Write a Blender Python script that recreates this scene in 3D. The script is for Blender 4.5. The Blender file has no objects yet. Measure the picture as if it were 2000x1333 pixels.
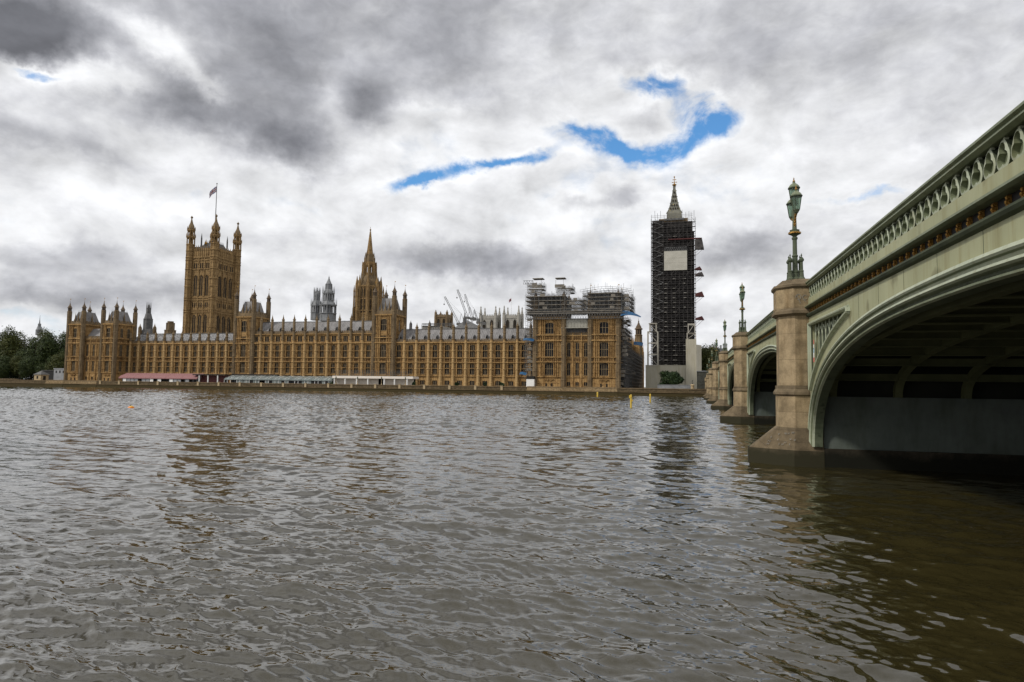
import bpy, math, random
import numpy as np
from math import sin, cos, tan, pi, radians, sqrt, atan, atan2, asin
from mathutils import Vector, Matrix

random.seed(7)
SC = bpy.context.scene
COL = SC.collection

# ------------------------------------------------------------------ camera
F_PX, YAW, PITCH, ROLL, CAM_H = 1313.0, 0.2652, 0.0656, 0.0129, 3.311   # measured for the 2000 px wide photograph
_cy, _sy, _cp, _sp = cos(YAW), sin(YAW), cos(PITCH), sin(PITCH)
C_F = Vector((-_sy * _cp, _cy * _cp, _sp))
_R = Vector((_cy, _sy, 0))
_U = _R.cross(C_F)
C_R = cos(ROLL) * _R + sin(ROLL) * _U
C_U = -sin(ROLL) * _R + cos(ROLL) * _U
cam_data = bpy.data.cameras.new("camera")
cam_data.sensor_width = 36.0
cam_data.lens = 36.0 * F_PX / 2000.0
cam_data.clip_start = 0.1
cam_data.clip_end = 6000.0
cam = bpy.data.objects.new("camera", cam_data)
cam.matrix_world = Matrix(((C_R.x, C_U.x, -C_F.x, 0), (C_R.y, C_U.y, -C_F.y, 0), (C_R.z, C_U.z, -C_F.z, CAM_H), (0, 0, 0, 1)))
COL.objects.link(cam)
SC.camera = cam


def ray(px, py):
    return C_F + C_R * ((px - 1000) / F_PX) - C_U * ((py - 666.5) / F_PX)


def at(px, py, Y):
    """point of the place at depth Y (metres across the river) seen at a spot of the photograph"""
    d = ray(px, py)
    t = Y / d.y
    return Vector((d.x * t, Y, CAM_H + d.z * t))


def sky_at(px, py):
    d = ray(px, py).normalized()
    return math.degrees(atan2(d.x, d.y)), math.degrees(asin(d.z))


# ------------------------------------------------------------------ world: clouded daylight
SUN_EL, SUN_AZ = radians(43), radians(-132)      # azimuth measured from +Y towards +X
W = bpy.data.worlds.new("World")
SC.world = W
W.use_nodes = True
nt = W.node_tree
nt.nodes.clear()


def N(kind, **kw):
    n = nt.nodes.new(kind)
    for k, v in kw.items():
        setattr(n, k, v)
    return n


def L(a, b):
    nt.links.new(a, b)


def M_(op, a, b=None, c=None, clamp=False):
    n = N('ShaderNodeMath', operation=op)
    n.use_clamp = clamp
    for i, x in enumerate((a, b, c)):
        if x is None:
            continue
        if isinstance(x, (int, float)):
            n.inputs[i].default_value = x
        else:
            L(x, n.inputs[i])
    return n.outputs[0]


def build_world():
    tc = N('ShaderNodeTexCoord')
    nrm = N('ShaderNodeVectorMath', operation='NORMALIZE')
    L(tc.outputs['Generated'], nrm.inputs[0])
    D = nrm.outputs[0]
    sep = N('ShaderNodeSeparateXYZ')
    L(D, sep.inputs[0])
    x, y, z = sep.outputs
    az = M_('MULTIPLY', M_('ARCTAN2', x, y), 180 / pi)
    el = M_('MULTIPLY', M_('ARCSINE', z), 180 / pi)
    # a flat cloud layer seen in perspective
    zz = M_('ADD', M_('MAXIMUM', z, 0.0), 0.16)
    cmb = N('ShaderNodeCombineXYZ')
    L(M_('DIVIDE', x, zz), cmb.inputs[0])
    L(M_('DIVIDE', y, zz), cmb.inputs[1])
    cmb.inputs[2].default_value = 3.7
    lay = cmb.outputs[0]

    def noise(vec, scale, detail, rough=0.55, dist=0.0, off=0.0):
        n = N('ShaderNodeTexNoise')
        n.inputs['Scale'].default_value = scale
        n.inputs['Detail'].default_value = detail
        n.inputs['Roughness'].default_value = rough
        n.inputs['Distortion'].default_value = dist
        v = vec
        if off:
            a = N('ShaderNodeVectorMath', operation='ADD')
            L(vec, a.inputs[0])
            a.inputs[1].default_value = (off, off * 0.7, off * 1.3)
            v = a.outputs[0]
        L(v, n.inputs['Vector'])
        return n
    w1 = noise(D, 7.0, 6, 0.62)
    w2 = noise(D, 24.0, 5, 0.6, 0, 5.0)

    def cen(sock, amp):
        s = N('ShaderNodeVectorMath', operation='SUBTRACT')
        L(sock, s.inputs[0])
        s.inputs[1].default_value = (0.5, 0.5, 0.5)
        m = N('ShaderNodeVectorMath', operation='SCALE')
        L(s.outputs[0], m.inputs[0])
        m.inputs['Scale'].default_value = amp
        return m.outputs[0]
    p0 = N('ShaderNodeCombineXYZ')
    L(az, p0.inputs[0])
    L(el, p0.inputs[1])
    a1 = N('ShaderNodeVectorMath', operation='ADD')
    L(p0.outputs[0], a1.inputs[0])
    L(cen(w1.outputs['Color'], 4.5), a1.inputs[1])
    a2 = N('ShaderNodeVectorMath', operation='ADD')
    L(a1.outputs[0], a2.inputs[0])
    L(cen(w2.outputs['Color'], 1.6), a2.inputs[1])
    fl = N('ShaderNodeVectorMath', operation='MULTIPLY')
    L(a2.outputs[0], fl.inputs[0])
    fl.inputs[1].default_value = (1, 1, 0)
    fl2 = N('ShaderNodeVectorMath', operation='ADD')
    L(fl.outputs[0], fl2.inputs[0])
    fl2.inputs[1].default_value = (0, 0, 1)
    P = fl2.outputs[0]
    # thickness of the cloud: broad masses at their bearing and height, broken up by noise.
    # (photo x, y, half width, half height, turn deg, amount)
    masses = [
        (-20, 40, 140, 95, 0, 0.74), (110, 70, 120, 50, -12, 0.50), (330, 20, 190, 50, 0, 0.16), (600, 40, 170, 60, 10, 0.14),
        (60, -140, 700, 130, 0, 0.22), (330, 180, 90, 46, -10, 0.56), (500, 240, 100, 52, 20, 0.60), (570, 140, 80, 58, 30, 0.46),
        (710, 198, 66, 40, -20, 0.48), (600, 300, 70, 36, 0, 0.42), (420, 130, 60, 34, 0, 0.14), (860, 110, 120, 60, 20, 0.20),
        (1050, 20, 260, 60, 0, 0.16), (1500, 60, 330, 110, 0, 0.12), (1800, 150, 300, 160, 0, 0.17), (1800, 330, 300, 40, 0, -0.04),
        (900, 510, 140, 26, 4, 0.46), (1030, 490, 110, 34, 0, 0.24), (1440, 495, 80, 26, 0, 0.34), (1200, 520, 130, 16, 0, 0.14),
        (140, 500, 200, 26, -6, 0.22), (120, 580, 170, 20, 0, 0.32), (280, 560, 130, 22, 0, 0.22), (560, 570, 160, 18, 0, 0.18),
        (150, 290, 190, 24, 8, 0.18), (560, 470, 200, 22, 0, 0.12), (1620, 560, 160, 30, 0, 0.06),
        (1222, 384, 40, 24, 10, 0.38), (1140, 406, 80, 11, 0, 0.26), (1145, 358, 56, 24, -24, -0.15), (1040, 340, 40, 20, 0, 0.1), (1230, 335, 40, 12, 0, 0.12),
        (170, 150, 150, 26, -8, -0.46), (330, 110, 100, 24, 25, -0.46), (645, 205, 24, 40, -30, -0.3), (420, 170, 40, 16, 10, -0.2),
        (200, 400, 260, 60, 0, -0.10), (800, 290, 160, 60, -10, -0.14), (1300, 440, 260, 50, 0, -0.02), (640, 640, 700, 18, 0, -0.10),
        # openings to the blue
        (1285, 168, 60, 17, 6, -0.56), (1390, 213, 52, 30, 14, -0.62), (1335, 270, 80, 18, -26, -0.50), (1218, 298, 64, 20, 8, -0.62),
        (1125, 268, 48, 15, 12, -0.52), (960, 322, 84, 11, -9, -0.54), (830, 352, 58, 10, -8, -0.54), (1040, 302, 50, 9, -8, -0.22),
        (70, 143, 42, 9, 5, -0.40), (10, 133, 30, 9, 0, -0.30), (1725, 386, 110, 8, -2, -0.22), (840, 215, 50, 8, 0, -0.16),
        (1272, 236, 46, 27, 0, 0.24), (38, 604, 26, 10, -4, -0.14), (392, 388, 24, 8, -10, -0.10),
    ]
    acc = hole = None
    for (px, py, sx, sy, rot, amp) in masses:
        u0, v0 = sky_at(px, py)
        su = abs(sky_at(px + sx, py)[0] - u0)
        sv = abs(sky_at(px, py - sy)[1] - v0)
        c, s = cos(radians(-rot)), sin(radians(-rot))
        d1 = N('ShaderNodeVectorMath', operation='DOT_PRODUCT')
        L(P, d1.inputs[0])
        d1.inputs[1].default_value = (c / su, s / su, -(u0 * c + v0 * s) / su)
        d2 = N('ShaderNodeVectorMath', operation='DOT_PRODUCT')
        L(P, d2.inputs[0])
        d2.inputs[1].default_value = (-s / sv, c / sv, -(-u0 * s + v0 * c) / sv)
        q = M_('MULTIPLY_ADD', d2.outputs['Value'], d2.outputs['Value'], M_('MULTIPLY', d1.outputs['Value'], d1.outputs['Value']))
        g = M_('POWER', 0.52, q)
        if amp <= -0.2 and (px, py) not in ((170, 150), (330, 110), (645, 205), (420, 170)):
            hole = M_('MULTIPLY_ADD', g, amp, hole if hole is not None else 0.0)
        else:
            acc = M_('MULTIPLY_ADD', g, amp, acc if acc is not None else 0.0)
    f1 = noise(lay, 1.15, 8, 0.52, 0.3)
    f2 = noise(lay, 4.2, 6, 0.55, 0.2, 9.0)
    # cumulus bumps: density here, and density a little way towards the sun for their lit and shaded sides
    sq = N('ShaderNodeVectorMath', operation='MULTIPLY')
    L(D, sq.inputs[0])
    sq.inputs[1].default_value = (1, 1, 1.7)
    b1 = noise(sq.outputs[0], 8.5, 8, 0.56, 0.25, 3.0)
    of = N('ShaderNodeVectorMath', operation='ADD')
    L(sq.outputs[0], of.inputs[0])
    of.inputs[1].default_value = (-.018, -.012, .034)
    b1s = noise(of.outputs[0], 8.5, 8, 0.56, 0.25, 3.0)
    relief = M_('SUBTRACT', b1.outputs['Fac'], b1s.outputs['Fac'])
    T = M_('ADD', acc, 0.215)
    T = M_('MULTIPLY_ADD', M_('SUBTRACT', b1.outputs['Fac'], 0.5), 0.55, T)
    T = M_('MULTIPLY_ADD', M_('SUBTRACT', f1.outputs['Fac'], 0.5), 0.60, T)
    sq3 = N('ShaderNodeVectorMath', operation='MULTIPLY')
    L(D, sq3.inputs[0])
    sq3.inputs[1].default_value = (1, 1, 1.6)
    f3 = noise(sq3.outputs[0], 27.0, 7, 0.56, 0.3, 2.0)
    tear = noise(sq3.outputs[0], 13.0, 7, 0.6, 0.5, 11.0)
    tr = N('ShaderNodeMapRange')
    tr.inputs[1].default_value, tr.inputs[2].default_value, tr.inputs[3].default_value, tr.inputs[4].default_value = 0.36, 0.60, 0.52, 1.6
    L(tear.outputs['Fac'], tr.inputs[0])
    T = M_('MULTIPLY_ADD', hole, tr.outputs[0], T)
    T = M_('MULTIPLY_ADD', M_('SUBTRACT', f2.outputs['Fac'], 0.5), 0.16, T)
    T = M_('MULTIPLY_ADD', M_('SUBTRACT', f3.outputs['Fac'], 0.5), 0.38, T)
    ramp = N('ShaderNodeValToRGB')
    cr = ramp.color_ramp
    cr.interpolation = 'B_SPLINE'
    stops = [(0.0, (.76, .78, .815)), (0.12, (.84, .847, .862)), (0.30, (.70, .707, .728)), (0.46, (.51, .516, .545)), (0.62, (.37, .376, .405)), (0.82, (.245, .25, .275)), (1.0, (.15, .154, .172))]
    while len(cr.elements) < len(stops):
        cr.elements.new(0.5)
    for e, (p, c) in zip(cr.elements, stops):
        e.position = p
        e.color = (*c, 1)
    L(T, ramp.inputs[0])
    cover = N('ShaderNodeMapRange', interpolation_type='SMOOTHSTEP')
    L(T, cover.inputs[0])
    cover.inputs[1].default_value = -0.56
    cover.inputs[2].default_value = 0.13
    sky = N('ShaderNodeTexSky', sky_type='NISHITA')
    sky.sun_disc = False
    sky.sun_elevation = SUN_EL
    sky.sun_rotation = SUN_AZ
    sky.altitude = 20
    sky.air_density = 1.0
    sky.dust_density = 0.6
    sky.ozone_density = 3.0
    blue = N('ShaderNodeVectorMath', operation='MULTIPLY')
    L(sky.outputs[0], blue.inputs[0])
    blue.inputs[1].default_value = (0.80, 1.30, 1.55)
    cl = N('ShaderNodeVectorMath', operation='SCALE')
    L(ramp.outputs[0], cl.inputs[0])
    L(M_('MULTIPLY_ADD', relief, 11.0, 10.0), cl.inputs['Scale'])
    mix = N('ShaderNodeMix', data_type='RGBA')
    L(cover.outputs[0], mix.inputs[0])
    L(blue.outputs[0], mix.inputs[6])
    L(cl.outputs[0], mix.inputs[7])
    bg = N('ShaderNodeBackground')
    bg.inputs['Strength'].default_value = 0.1
    L(mix.outputs[2], bg.inputs['Color'])
    out = N('ShaderNodeOutputWorld')
    L(bg.outputs[0], out.inputs[0])


build_world()

sun_d = bpy.data.lights.new("sun", 'SUN')
sun_d.energy = 2.0
sun_d.angle = radians(6)
sun_d.color = (1.0, 0.95, 0.87)
sun = bpy.data.objects.new("sun", sun_d)
_sd = Vector((sin(SUN_AZ) * cos(SUN_EL), cos(SUN_AZ) * cos(SUN_EL), sin(SUN_EL)))
sun.rotation_euler = (-_sd).to_track_quat('-Z', 'Y').to_euler()
sun.location = _sd * 300
COL.objects.link(sun)

SC.view_settings.view_transform = 'Standard'
SC.view_settings.look = 'None'
SC.view_settings.gamma = 1.0
SC.view_settings.exposure = 0.15
SC.cycles.max_bounces = 6
SC.cycles.transparent_max_bounces = 12

# ------------------------------------------------------------------ materials
MATS = {}


def new_mat(name):
    m = bpy.data.materials.new(name)
    m.use_nodes = True
    t = m.node_tree
    t.nodes.clear()
    o = t.nodes.new('ShaderNodeOutputMaterial')
    p = t.nodes.new('ShaderNodeBsdfPrincipled')
    t.links.new(p.outputs[0], o.inputs[0])
    MATS[name] = m
    return m, t, p, o


def paint(name, col, col2=None, scale=3.0, rough=0.6, metal=0.0, bump=0.0, bscale=None, stretch=(1, 1, 1), spots=None, detail=5, lo=0.35, hi=0.65, spec=0.25):
    """base colour broken between two tones by noise, optional fine spots and bump; world-scaled coordinates"""
    m, t, p, o = new_mat(name)
    p.inputs['Roughness'].default_value = rough
    p.inputs['Metallic'].default_value = metal
    p.inputs['Specular IOR Level'].default_value = spec
    tc = t.nodes.new('ShaderNodeTexCoord')
    mp = t.nodes.new('ShaderNodeMapping')
    mp.inputs['Scale'].default_value = stretch
    t.links.new(tc.outputs['Object'], mp.inputs[0])
    n = t.nodes.new('ShaderNodeTexNoise')
    n.inputs['Scale'].default_value = scale
    n.inputs['Detail'].default_value = detail
    n.inputs['Roughness'].default_value = 0.6
    t.links.new(mp.outputs[0], n.inputs['Vector'])
    r = t.nodes.new('ShaderNodeValToRGB')
    r.color_ramp.elements[0].position = lo
    r.color_ramp.elements[1].position = hi
    r.color_ramp.elements[0].color = (*col, 1)
    r.color_ramp.elements[1].color = (*(col2 or col), 1)
    t.links.new(n.outputs['Fac'], r.inputs[0])
    colout = r.outputs[0]
    if spots:
        sc, scol, thr = spots
        n2 = t.nodes.new('ShaderNodeTexNoise')
        n2.inputs['Scale'].default_value = sc
        n2.inputs['Detail'].default_value = 3
        t.links.new(tc.outputs['Object'], n2.inputs['Vector'])
        mr = t.nodes.new('ShaderNodeMapRange')
        mr.inputs[1].default_value = thr
        mr.inputs[2].default_value = thr + 0.12
        t.links.new(n2.outputs['Fac'], mr.inputs[0])
        mx = t.nodes.new('ShaderNodeMix')
        mx.data_type = 'RGBA'
        t.links.new(mr.outputs[0], mx.inputs[0])
        t.links.new(colout, mx.inputs[6])
        mx.inputs[7].default_value = (*scol, 1)
        colout = mx.outputs[2]
    t.links.new(colout, p.inputs['Base Color'])
    if bump:
        nb = t.nodes.new('ShaderNodeTexNoise')
        nb.inputs['Scale'].default_value = bscale or scale * 4
        nb.inputs['Detail'].default_value = 4
        t.links.new(mp.outputs[0], nb.inputs['Vector'])
        b = t.nodes.new('ShaderNodeBump')
        b.inputs['Strength'].default_value = bump
        b.inputs['Distance'].default_value = 0.05
        t.links.new(nb.outputs['Fac'], b.inputs['Height'])
        t.links.new(b.outputs[0], p.inputs['Normal'])
    return m


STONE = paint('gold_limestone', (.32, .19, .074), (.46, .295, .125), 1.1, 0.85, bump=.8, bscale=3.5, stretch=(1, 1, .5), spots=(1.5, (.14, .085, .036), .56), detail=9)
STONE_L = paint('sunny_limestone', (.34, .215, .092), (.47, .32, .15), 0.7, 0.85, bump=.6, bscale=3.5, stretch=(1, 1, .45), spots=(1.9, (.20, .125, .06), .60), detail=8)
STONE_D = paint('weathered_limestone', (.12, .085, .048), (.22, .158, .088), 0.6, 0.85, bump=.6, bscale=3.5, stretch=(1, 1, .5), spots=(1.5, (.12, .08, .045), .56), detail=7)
STONE_S = paint('sooty_spire_stone', (.085, .062, .042), (.165, .12, .078), 0.7, 0.85, bump=.6, bscale=3.5, detail=7)
STONE_P = paint('carved_limestone', (.13, .07, .028), (.31, .185, .075), 2.6, 0.9, bump=.9, bscale=5)
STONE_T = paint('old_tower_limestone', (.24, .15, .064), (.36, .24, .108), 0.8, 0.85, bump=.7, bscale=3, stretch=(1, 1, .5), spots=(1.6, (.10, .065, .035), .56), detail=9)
ABBEY = paint('pale_weathered_stone', (.36, .34, .30), (.24, .23, .205), 0.4, 0.85, detail=6)
GREYST = paint('grey_lead_stone', (.16, .165, .17), (.25, .255, .26), 0.5, 0.7, detail=6)
LEAD = paint('iron_roof_plate', (.165, .158, .155), (.255, .245, .24), 0.35, 0.6, stretch=(2.4, 1, .7), spots=(1.0, (.12, .12, .125), .63), detail=6)
LEAD_P = paint('pale_patterned_roof', (.12, .12, .12), (.31, .305, .305), 1.6, 0.6, detail=4, lo=.42, hi=.58)
LEAD_D = paint('dark_slate', (.085, .085, .085), (.14, .135, .13), 0.8, 0.7)
GLASS_D = paint('dark_window_glass', (.010, .010, .011), (.028, .028, .029), 0.8, 0.45, spec=.10)
MULL = paint('window_mullion_stone', (.17, .125, .07), (.25, .19, .115), 1.0, 0.8)
MULL_D = paint('dark_mullion', (.05, .04, .03), (.09, .075, .055), 1.0, 0.8)
DARKIN = paint('dark_opening', (.018, .014, .010), (.03, .024, .018), 1.0, 0.9)
SCAFF = paint('galvanised_tube', (.08, .08, .08), (.19, .19, .185), 1.5, 0.5, metal=.3)
BOARD = paint('scaffold_board', (.10, .09, .075), (.24, .215, .18), 0.9, 0.8, stretch=(1, 3, 3))
BOARD_P = paint('pale_board', (.15, .14, .12), (.30, .285, .25), 0.9, 0.8)
NET = paint('dark_netting_and_shade', (.014, .013, .013), (.05, .045, .042), 0.5, 0.8, detail=10, spots=(1.1, (.075, .068, .062), .58), stretch=(1, 1, .7))
NET2 = paint('black_scaffold_tube', (.018, .017, .017), (.085, .078, .074), 0.6, 0.7, detail=8)
SHEET = paint('white_sheeting', (.38, .365, .31), (.45, .43, .37), 0.4, 0.6)
CREAM = paint('cream_hoarding', (.38, .355, .28), (.45, .42, .335), 0.25, 0.6, stretch=(1, 1, .3))
CREAM_S = paint('cream_steel', (.34, .32, .27), (.42, .39, .33), 0.5, 0.5)
BLUE_T = paint('blue_tarpaulin', (.015, .06, .14), (.03, .10, .20), 0.6, 0.5)
RED_T = paint('dark_red_netting', (.055, .018, .018), (.09, .028, .026), 0.7, 0.8)
CASTIRON = paint('cast_iron_spire', (.11, .108, .088), (.18, .175, .14), 0.4, 0.6, spots=(1.2, (.42, .33, .13), .63))
GOLD = paint('gilding', (.17, .08, .016), (.52, .30, .075), 14.0, 0.4, metal=.6, bump=.6, bscale=25)
GREEN = paint('pale_green_paint', (.30, .305, .178), (.36, .365, .222), 0.7, 0.55, stretch=(1, 1, .22), spots=(1.1, (.19, .185, .10), .60), detail=9, bump=.12, bscale=9)
GREEN_L = paint('light_green_moulding', (.36, .40, .29), (.42, .45, .33), 1.2, 0.45, spots=(2.5, (.22, .22, .15), .68))
GREEN_D = paint('dark_green_paint', (.06, .075, .045), (.10, .115, .072), 1.4, 0.65, spots=(3, (.04, .05, .03), .6))
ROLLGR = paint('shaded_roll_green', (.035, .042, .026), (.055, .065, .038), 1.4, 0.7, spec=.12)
GREEN_M = paint('mid_green_paint', (.14, .165, .10), (.20, .225, .14), 1.2, 0.45, spots=(3, (.11, .13, .08), .63))
RIBGR = paint('dark_green_iron', (.075, .082, .038), (.115, .122, .058), 0.8, 0.7)  # dark green tone for the arch ribs and cross beams
NEARBLACK = paint('near_black_soffit', (.014, .016, .012), (.026, .028, .02), 0.5, 0.9)  # near-black tone for the deck and the pier cores
PALEWALL = paint('shaded_grey_panel', (.085, .102, .090), (.125, .145, .128), 0.35, 0.6, spots=(.6, (.09, .10, .095), .62))  # wall paint darkened: the shade under the arch is put into its colour
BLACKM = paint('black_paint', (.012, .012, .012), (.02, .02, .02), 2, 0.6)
WHITE = paint('white_paint', (.74, .73, .70), (.80, .79, .77), 0.8, 0.5)
MARQ = paint('cream_marquee_canvas', (.70, .64, .57), (.76, .70, .63), 0.5, 0.7)
YELLOW = paint('yellow_paint', (.62, .42, .05), (.70, .50, .10), 2, 0.5, spots=(3, (.35, .22, .05), .62))
ORANGE = paint('orange_plastic', (.75, .22, .03), (.8, .28, .05), 2, 0.5)
GREYP = paint('grey_cladding', (.22, .225, .235), (.30, .305, .315), 0.6, 0.6)
TAN = paint('tan_render', (.36, .27, .16), (.42, .33, .2), 1, 0.8)
DGREY = paint('dark_grey_steel', (.08, .085, .09), (.12, .125, .13), 1, 0.5)
GLASSP = paint('greenish_pavilion_glass', (.13, .155, .15), (.22, .245, .235), 0.4, 0.15)
BARK = paint('bark', (.05, .038, .025), (.08, .06, .04), 3, 0.9)


def leaf_mat(name, a, b):
    m = paint(name, a, b, 0.45, 0.6, detail=6, lo=.38, hi=.62)
    t = m.node_tree
    p = [n for n in t.nodes if n.type == 'BSDF_PRINCIPLED'][0]
    p.inputs['Subsurface Weight'].default_value = 0.0
    return m


LEAF1 = leaf_mat('dark_leaves', (.018, .032, .008), (.05, .068, .014))
LEAF2 = leaf_mat('olive_leaves', (.03, .042, .008), (.085, .09, .02))
LEAF3 = leaf_mat('shrub_leaves', (.010, .024, .006), (.028, .05, .012))


def stone_blocks(name, c1, c2, joint_tone, bw, bh, wet_z=None, wet=(.05, .045, .025)):
    """ashlar or granite: blocks with joints, dirt noise, and (for river stone) a tide stain below wet_z"""
    m, t, p, o = new_mat(name)
    p.inputs['Roughness'].default_value = 0.88
    p.inputs['Specular IOR Level'].default_value = 0.15
    geo = t.nodes.new('ShaderNodeNewGeometry')
    sep = t.nodes.new('ShaderNodeSeparateXYZ')
    t.links.new(geo.outputs['Position'], sep.inputs[0])
    add = t.nodes.new('ShaderNodeMath')
    add.operation = 'ADD'
    t.links.new(sep.outputs[0], add.inputs[0])
    t.links.new(sep.outputs[1], add.inputs[1])
    cmb = t.nodes.new('ShaderNodeCombineXYZ')
    t.links.new(add.outputs[0], cmb.inputs[0])
    t.links.new(sep.outputs[2], cmb.inputs[1])
    br = t.nodes.new('ShaderNodeTexBrick')
    br.inputs['Color1'].default_value = (*c1, 1)
    br.inputs['Color2'].default_value = (*c2, 1)
    br.inputs['Mortar'].default_value = (*joint_tone, 1)
    br.inputs['Scale'].default_value = 1
    br.inputs['Brick Width'].default_value = bw
    br.inputs['Row Height'].default_value = bh
    br.inputs['Mortar Size'].default_value = 0.008
    br.inputs['Mortar Smooth'].default_value = 0.3
    t.links.new(cmb.outputs[0], br.inputs['Vector'])
    n = t.nodes.new('ShaderNodeTexNoise')
    n.inputs['Scale'].default_value = 1.3
    n.inputs['Detail'].default_value = 9
    n.inputs['Roughness'].default_value = 0.7
    t.links.new(geo.outputs['Position'], n.inputs['Vector'])
    n2 = t.nodes.new('ShaderNodeTexNoise')
    n2.inputs['Scale'].default_value = 45
    n2.inputs['Detail'].default_value = 3
    t.links.new(geo.outputs['Position'], n2.inputs['Vector'])
    mr = t.nodes.new('ShaderNodeMapRange')
    mr.inputs[1].default_value, mr.inputs[2].default_value, mr.inputs[3].default_value, mr.inputs[4].default_value = .36, .66, 1.18, .50
    t.links.new(n.outputs['Fac'], mr.inputs[0])
    mr2 = t.nodes.new('ShaderNodeMapRange')
    mr2.inputs[1].default_value, mr2.inputs[2].default_value, mr2.inputs[3].default_value, mr2.inputs[4].default_value = .3, .7, .8, 1.18
    t.links.new(n2.outputs['Fac'], mr2.inputs[0])
    mu = t.nodes.new('ShaderNodeMath')
    mu.operation = 'MULTIPLY'
    t.links.new(mr.outputs[0], mu.inputs[0])
    t.links.new(mr2.outputs[0], mu.inputs[1])
    vs = t.nodes.new('ShaderNodeVectorMath')
    vs.operation = 'SCALE'
    t.links.new(br.outputs[0], vs.inputs[0])
    t.links.new(mu.outputs[0], vs.inputs['Scale'])
    colout = vs.outputs[0]
    if wet_z is not None:
        zz = t.nodes.new('ShaderNodeMath')
        zz.operation = 'MULTIPLY_ADD'
        t.links.new(n.outputs['Fac'], zz.inputs[0])
        zz.inputs[1].default_value = -0.9
        t.links.new(sep.outputs[2], zz.inputs[2])
        mw = t.nodes.new('ShaderNodeMapRange')
        mw.inputs[1].default_value = wet_z - 0.75
        mw.inputs[2].default_value = wet_z - 0.15
        t.links.new(zz.outputs[0], mw.inputs[0])
        mx = t.nodes.new('ShaderNodeMix')
        mx.data_type = 'RGBA'
        t.links.new(mw.outputs[0], mx.inputs[0])
        mx.inputs[6].default_value = (*wet, 1)
        t.links.new(colout, mx.inputs[7])
        colout = mx.outputs[2]
    t.links.new(colout, p.inputs['Base Color'])
    b = t.nodes.new('ShaderNodeBump')
    b.inputs['Strength'].default_value = 0.35
    b.inputs['Distance'].default_value = 0.02
    t.links.new(n2.outputs['Fac'], b.inputs['Height'])
    t.links.new(b.outputs[0], p.inputs['Normal'])
    return m


GRANITE = stone_blocks('brown_grey_granite', (.315, .238, .14), (.35, .268, .162), (.16, .12, .072), 2.6, 1.15)
GRANITE_D = stone_blocks('stained_granite', (.15, .115, .07), (.175, .135, .085), (.10, .075, .05), 2.2, 0.5)
FOOTING = stone_blocks('shaded_wet_stone', (.055, .045, .032), (.075, .06, .042), (.03, .025, .018), 1.3, 0.42, wet_z=0.75, wet=(.012, .012, .008))  # wet stone, its colour blackened further for the shade under the bridge
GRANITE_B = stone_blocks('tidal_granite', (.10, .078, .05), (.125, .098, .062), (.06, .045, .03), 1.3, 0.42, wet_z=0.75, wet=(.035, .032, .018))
FOOTST = stone_blocks('pale_foot_stone', (.30, .215, .12), (.24, .17, .09), (.14, .10, .06), 2.0, 0.5, wet_z=1.3, wet=(.055, .042, .018))
RIVERWALL = stone_blocks('river_wall_stone', (.155, .115, .068), (.12, .09, .052), (.10, .075, .05), 2.4, 0.5, wet_z=1.55, wet=(.055, .042, .018))


def streaks(m, scale, tint, lo, hi, stretch=.10):
    """rain streaks and grime running down a surface, multiplied over its own colour"""
    t = m.node_tree
    p = [n for n in t.nodes if n.type == 'BSDF_PRINCIPLED'][0]
    src = p.inputs['Base Color'].links[0].from_socket
    geo = t.nodes.new('ShaderNodeNewGeometry')
    mp = t.nodes.new('ShaderNodeMapping')
    mp.inputs['Scale'].default_value = (1, 1, stretch)
    t.links.new(geo.outputs['Position'], mp.inputs[0])
    n = t.nodes.new('ShaderNodeTexNoise')
    n.inputs['Scale'].default_value = scale
    n.inputs['Detail'].default_value = 7
    n.inputs['Roughness'].default_value = 0.65
    t.links.new(mp.outputs[0], n.inputs['Vector'])
    mr = t.nodes.new('ShaderNodeMapRange')
    mr.inputs[1].default_value, mr.inputs[2].default_value = lo, hi
    t.links.new(n.outputs['Fac'], mr.inputs[0])
    mx = t.nodes.new('ShaderNodeMix')
    mx.data_type = 'RGBA'
    mx.blend_type = 'MULTIPLY'
    t.links.new(mr.outputs[0], mx.inputs[0])
    t.links.new(src, mx.inputs[6])
    mx.inputs[7].default_value = (*tint, 1)
    t.links.new(mx.outputs[2], p.inputs['Base Color'])


streaks(GREEN, 3.2, (.74, .66, .50), .50, .78)
streaks(GREEN_L, 3.6, (.66, .60, .48), .48, .76)
streaks(GREEN_M, 3.6, (.66, .60, .48), .48, .76)
streaks(GRANITE, 2.2, (.50, .44, .36), .50, .78)
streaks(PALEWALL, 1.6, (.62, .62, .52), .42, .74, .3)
streaks(CREAM, 1.2, (.78, .75, .66), .45, .75)
streaks(STONE_L, .9, (.52, .46, .40), .52, .74, .12)
streaks(STONE, .55, (.60, .54, .46), .50, .72, .16)
streaks(STONE_T, .6, (.62, .57, .50), .50, .72, .14)


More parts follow.
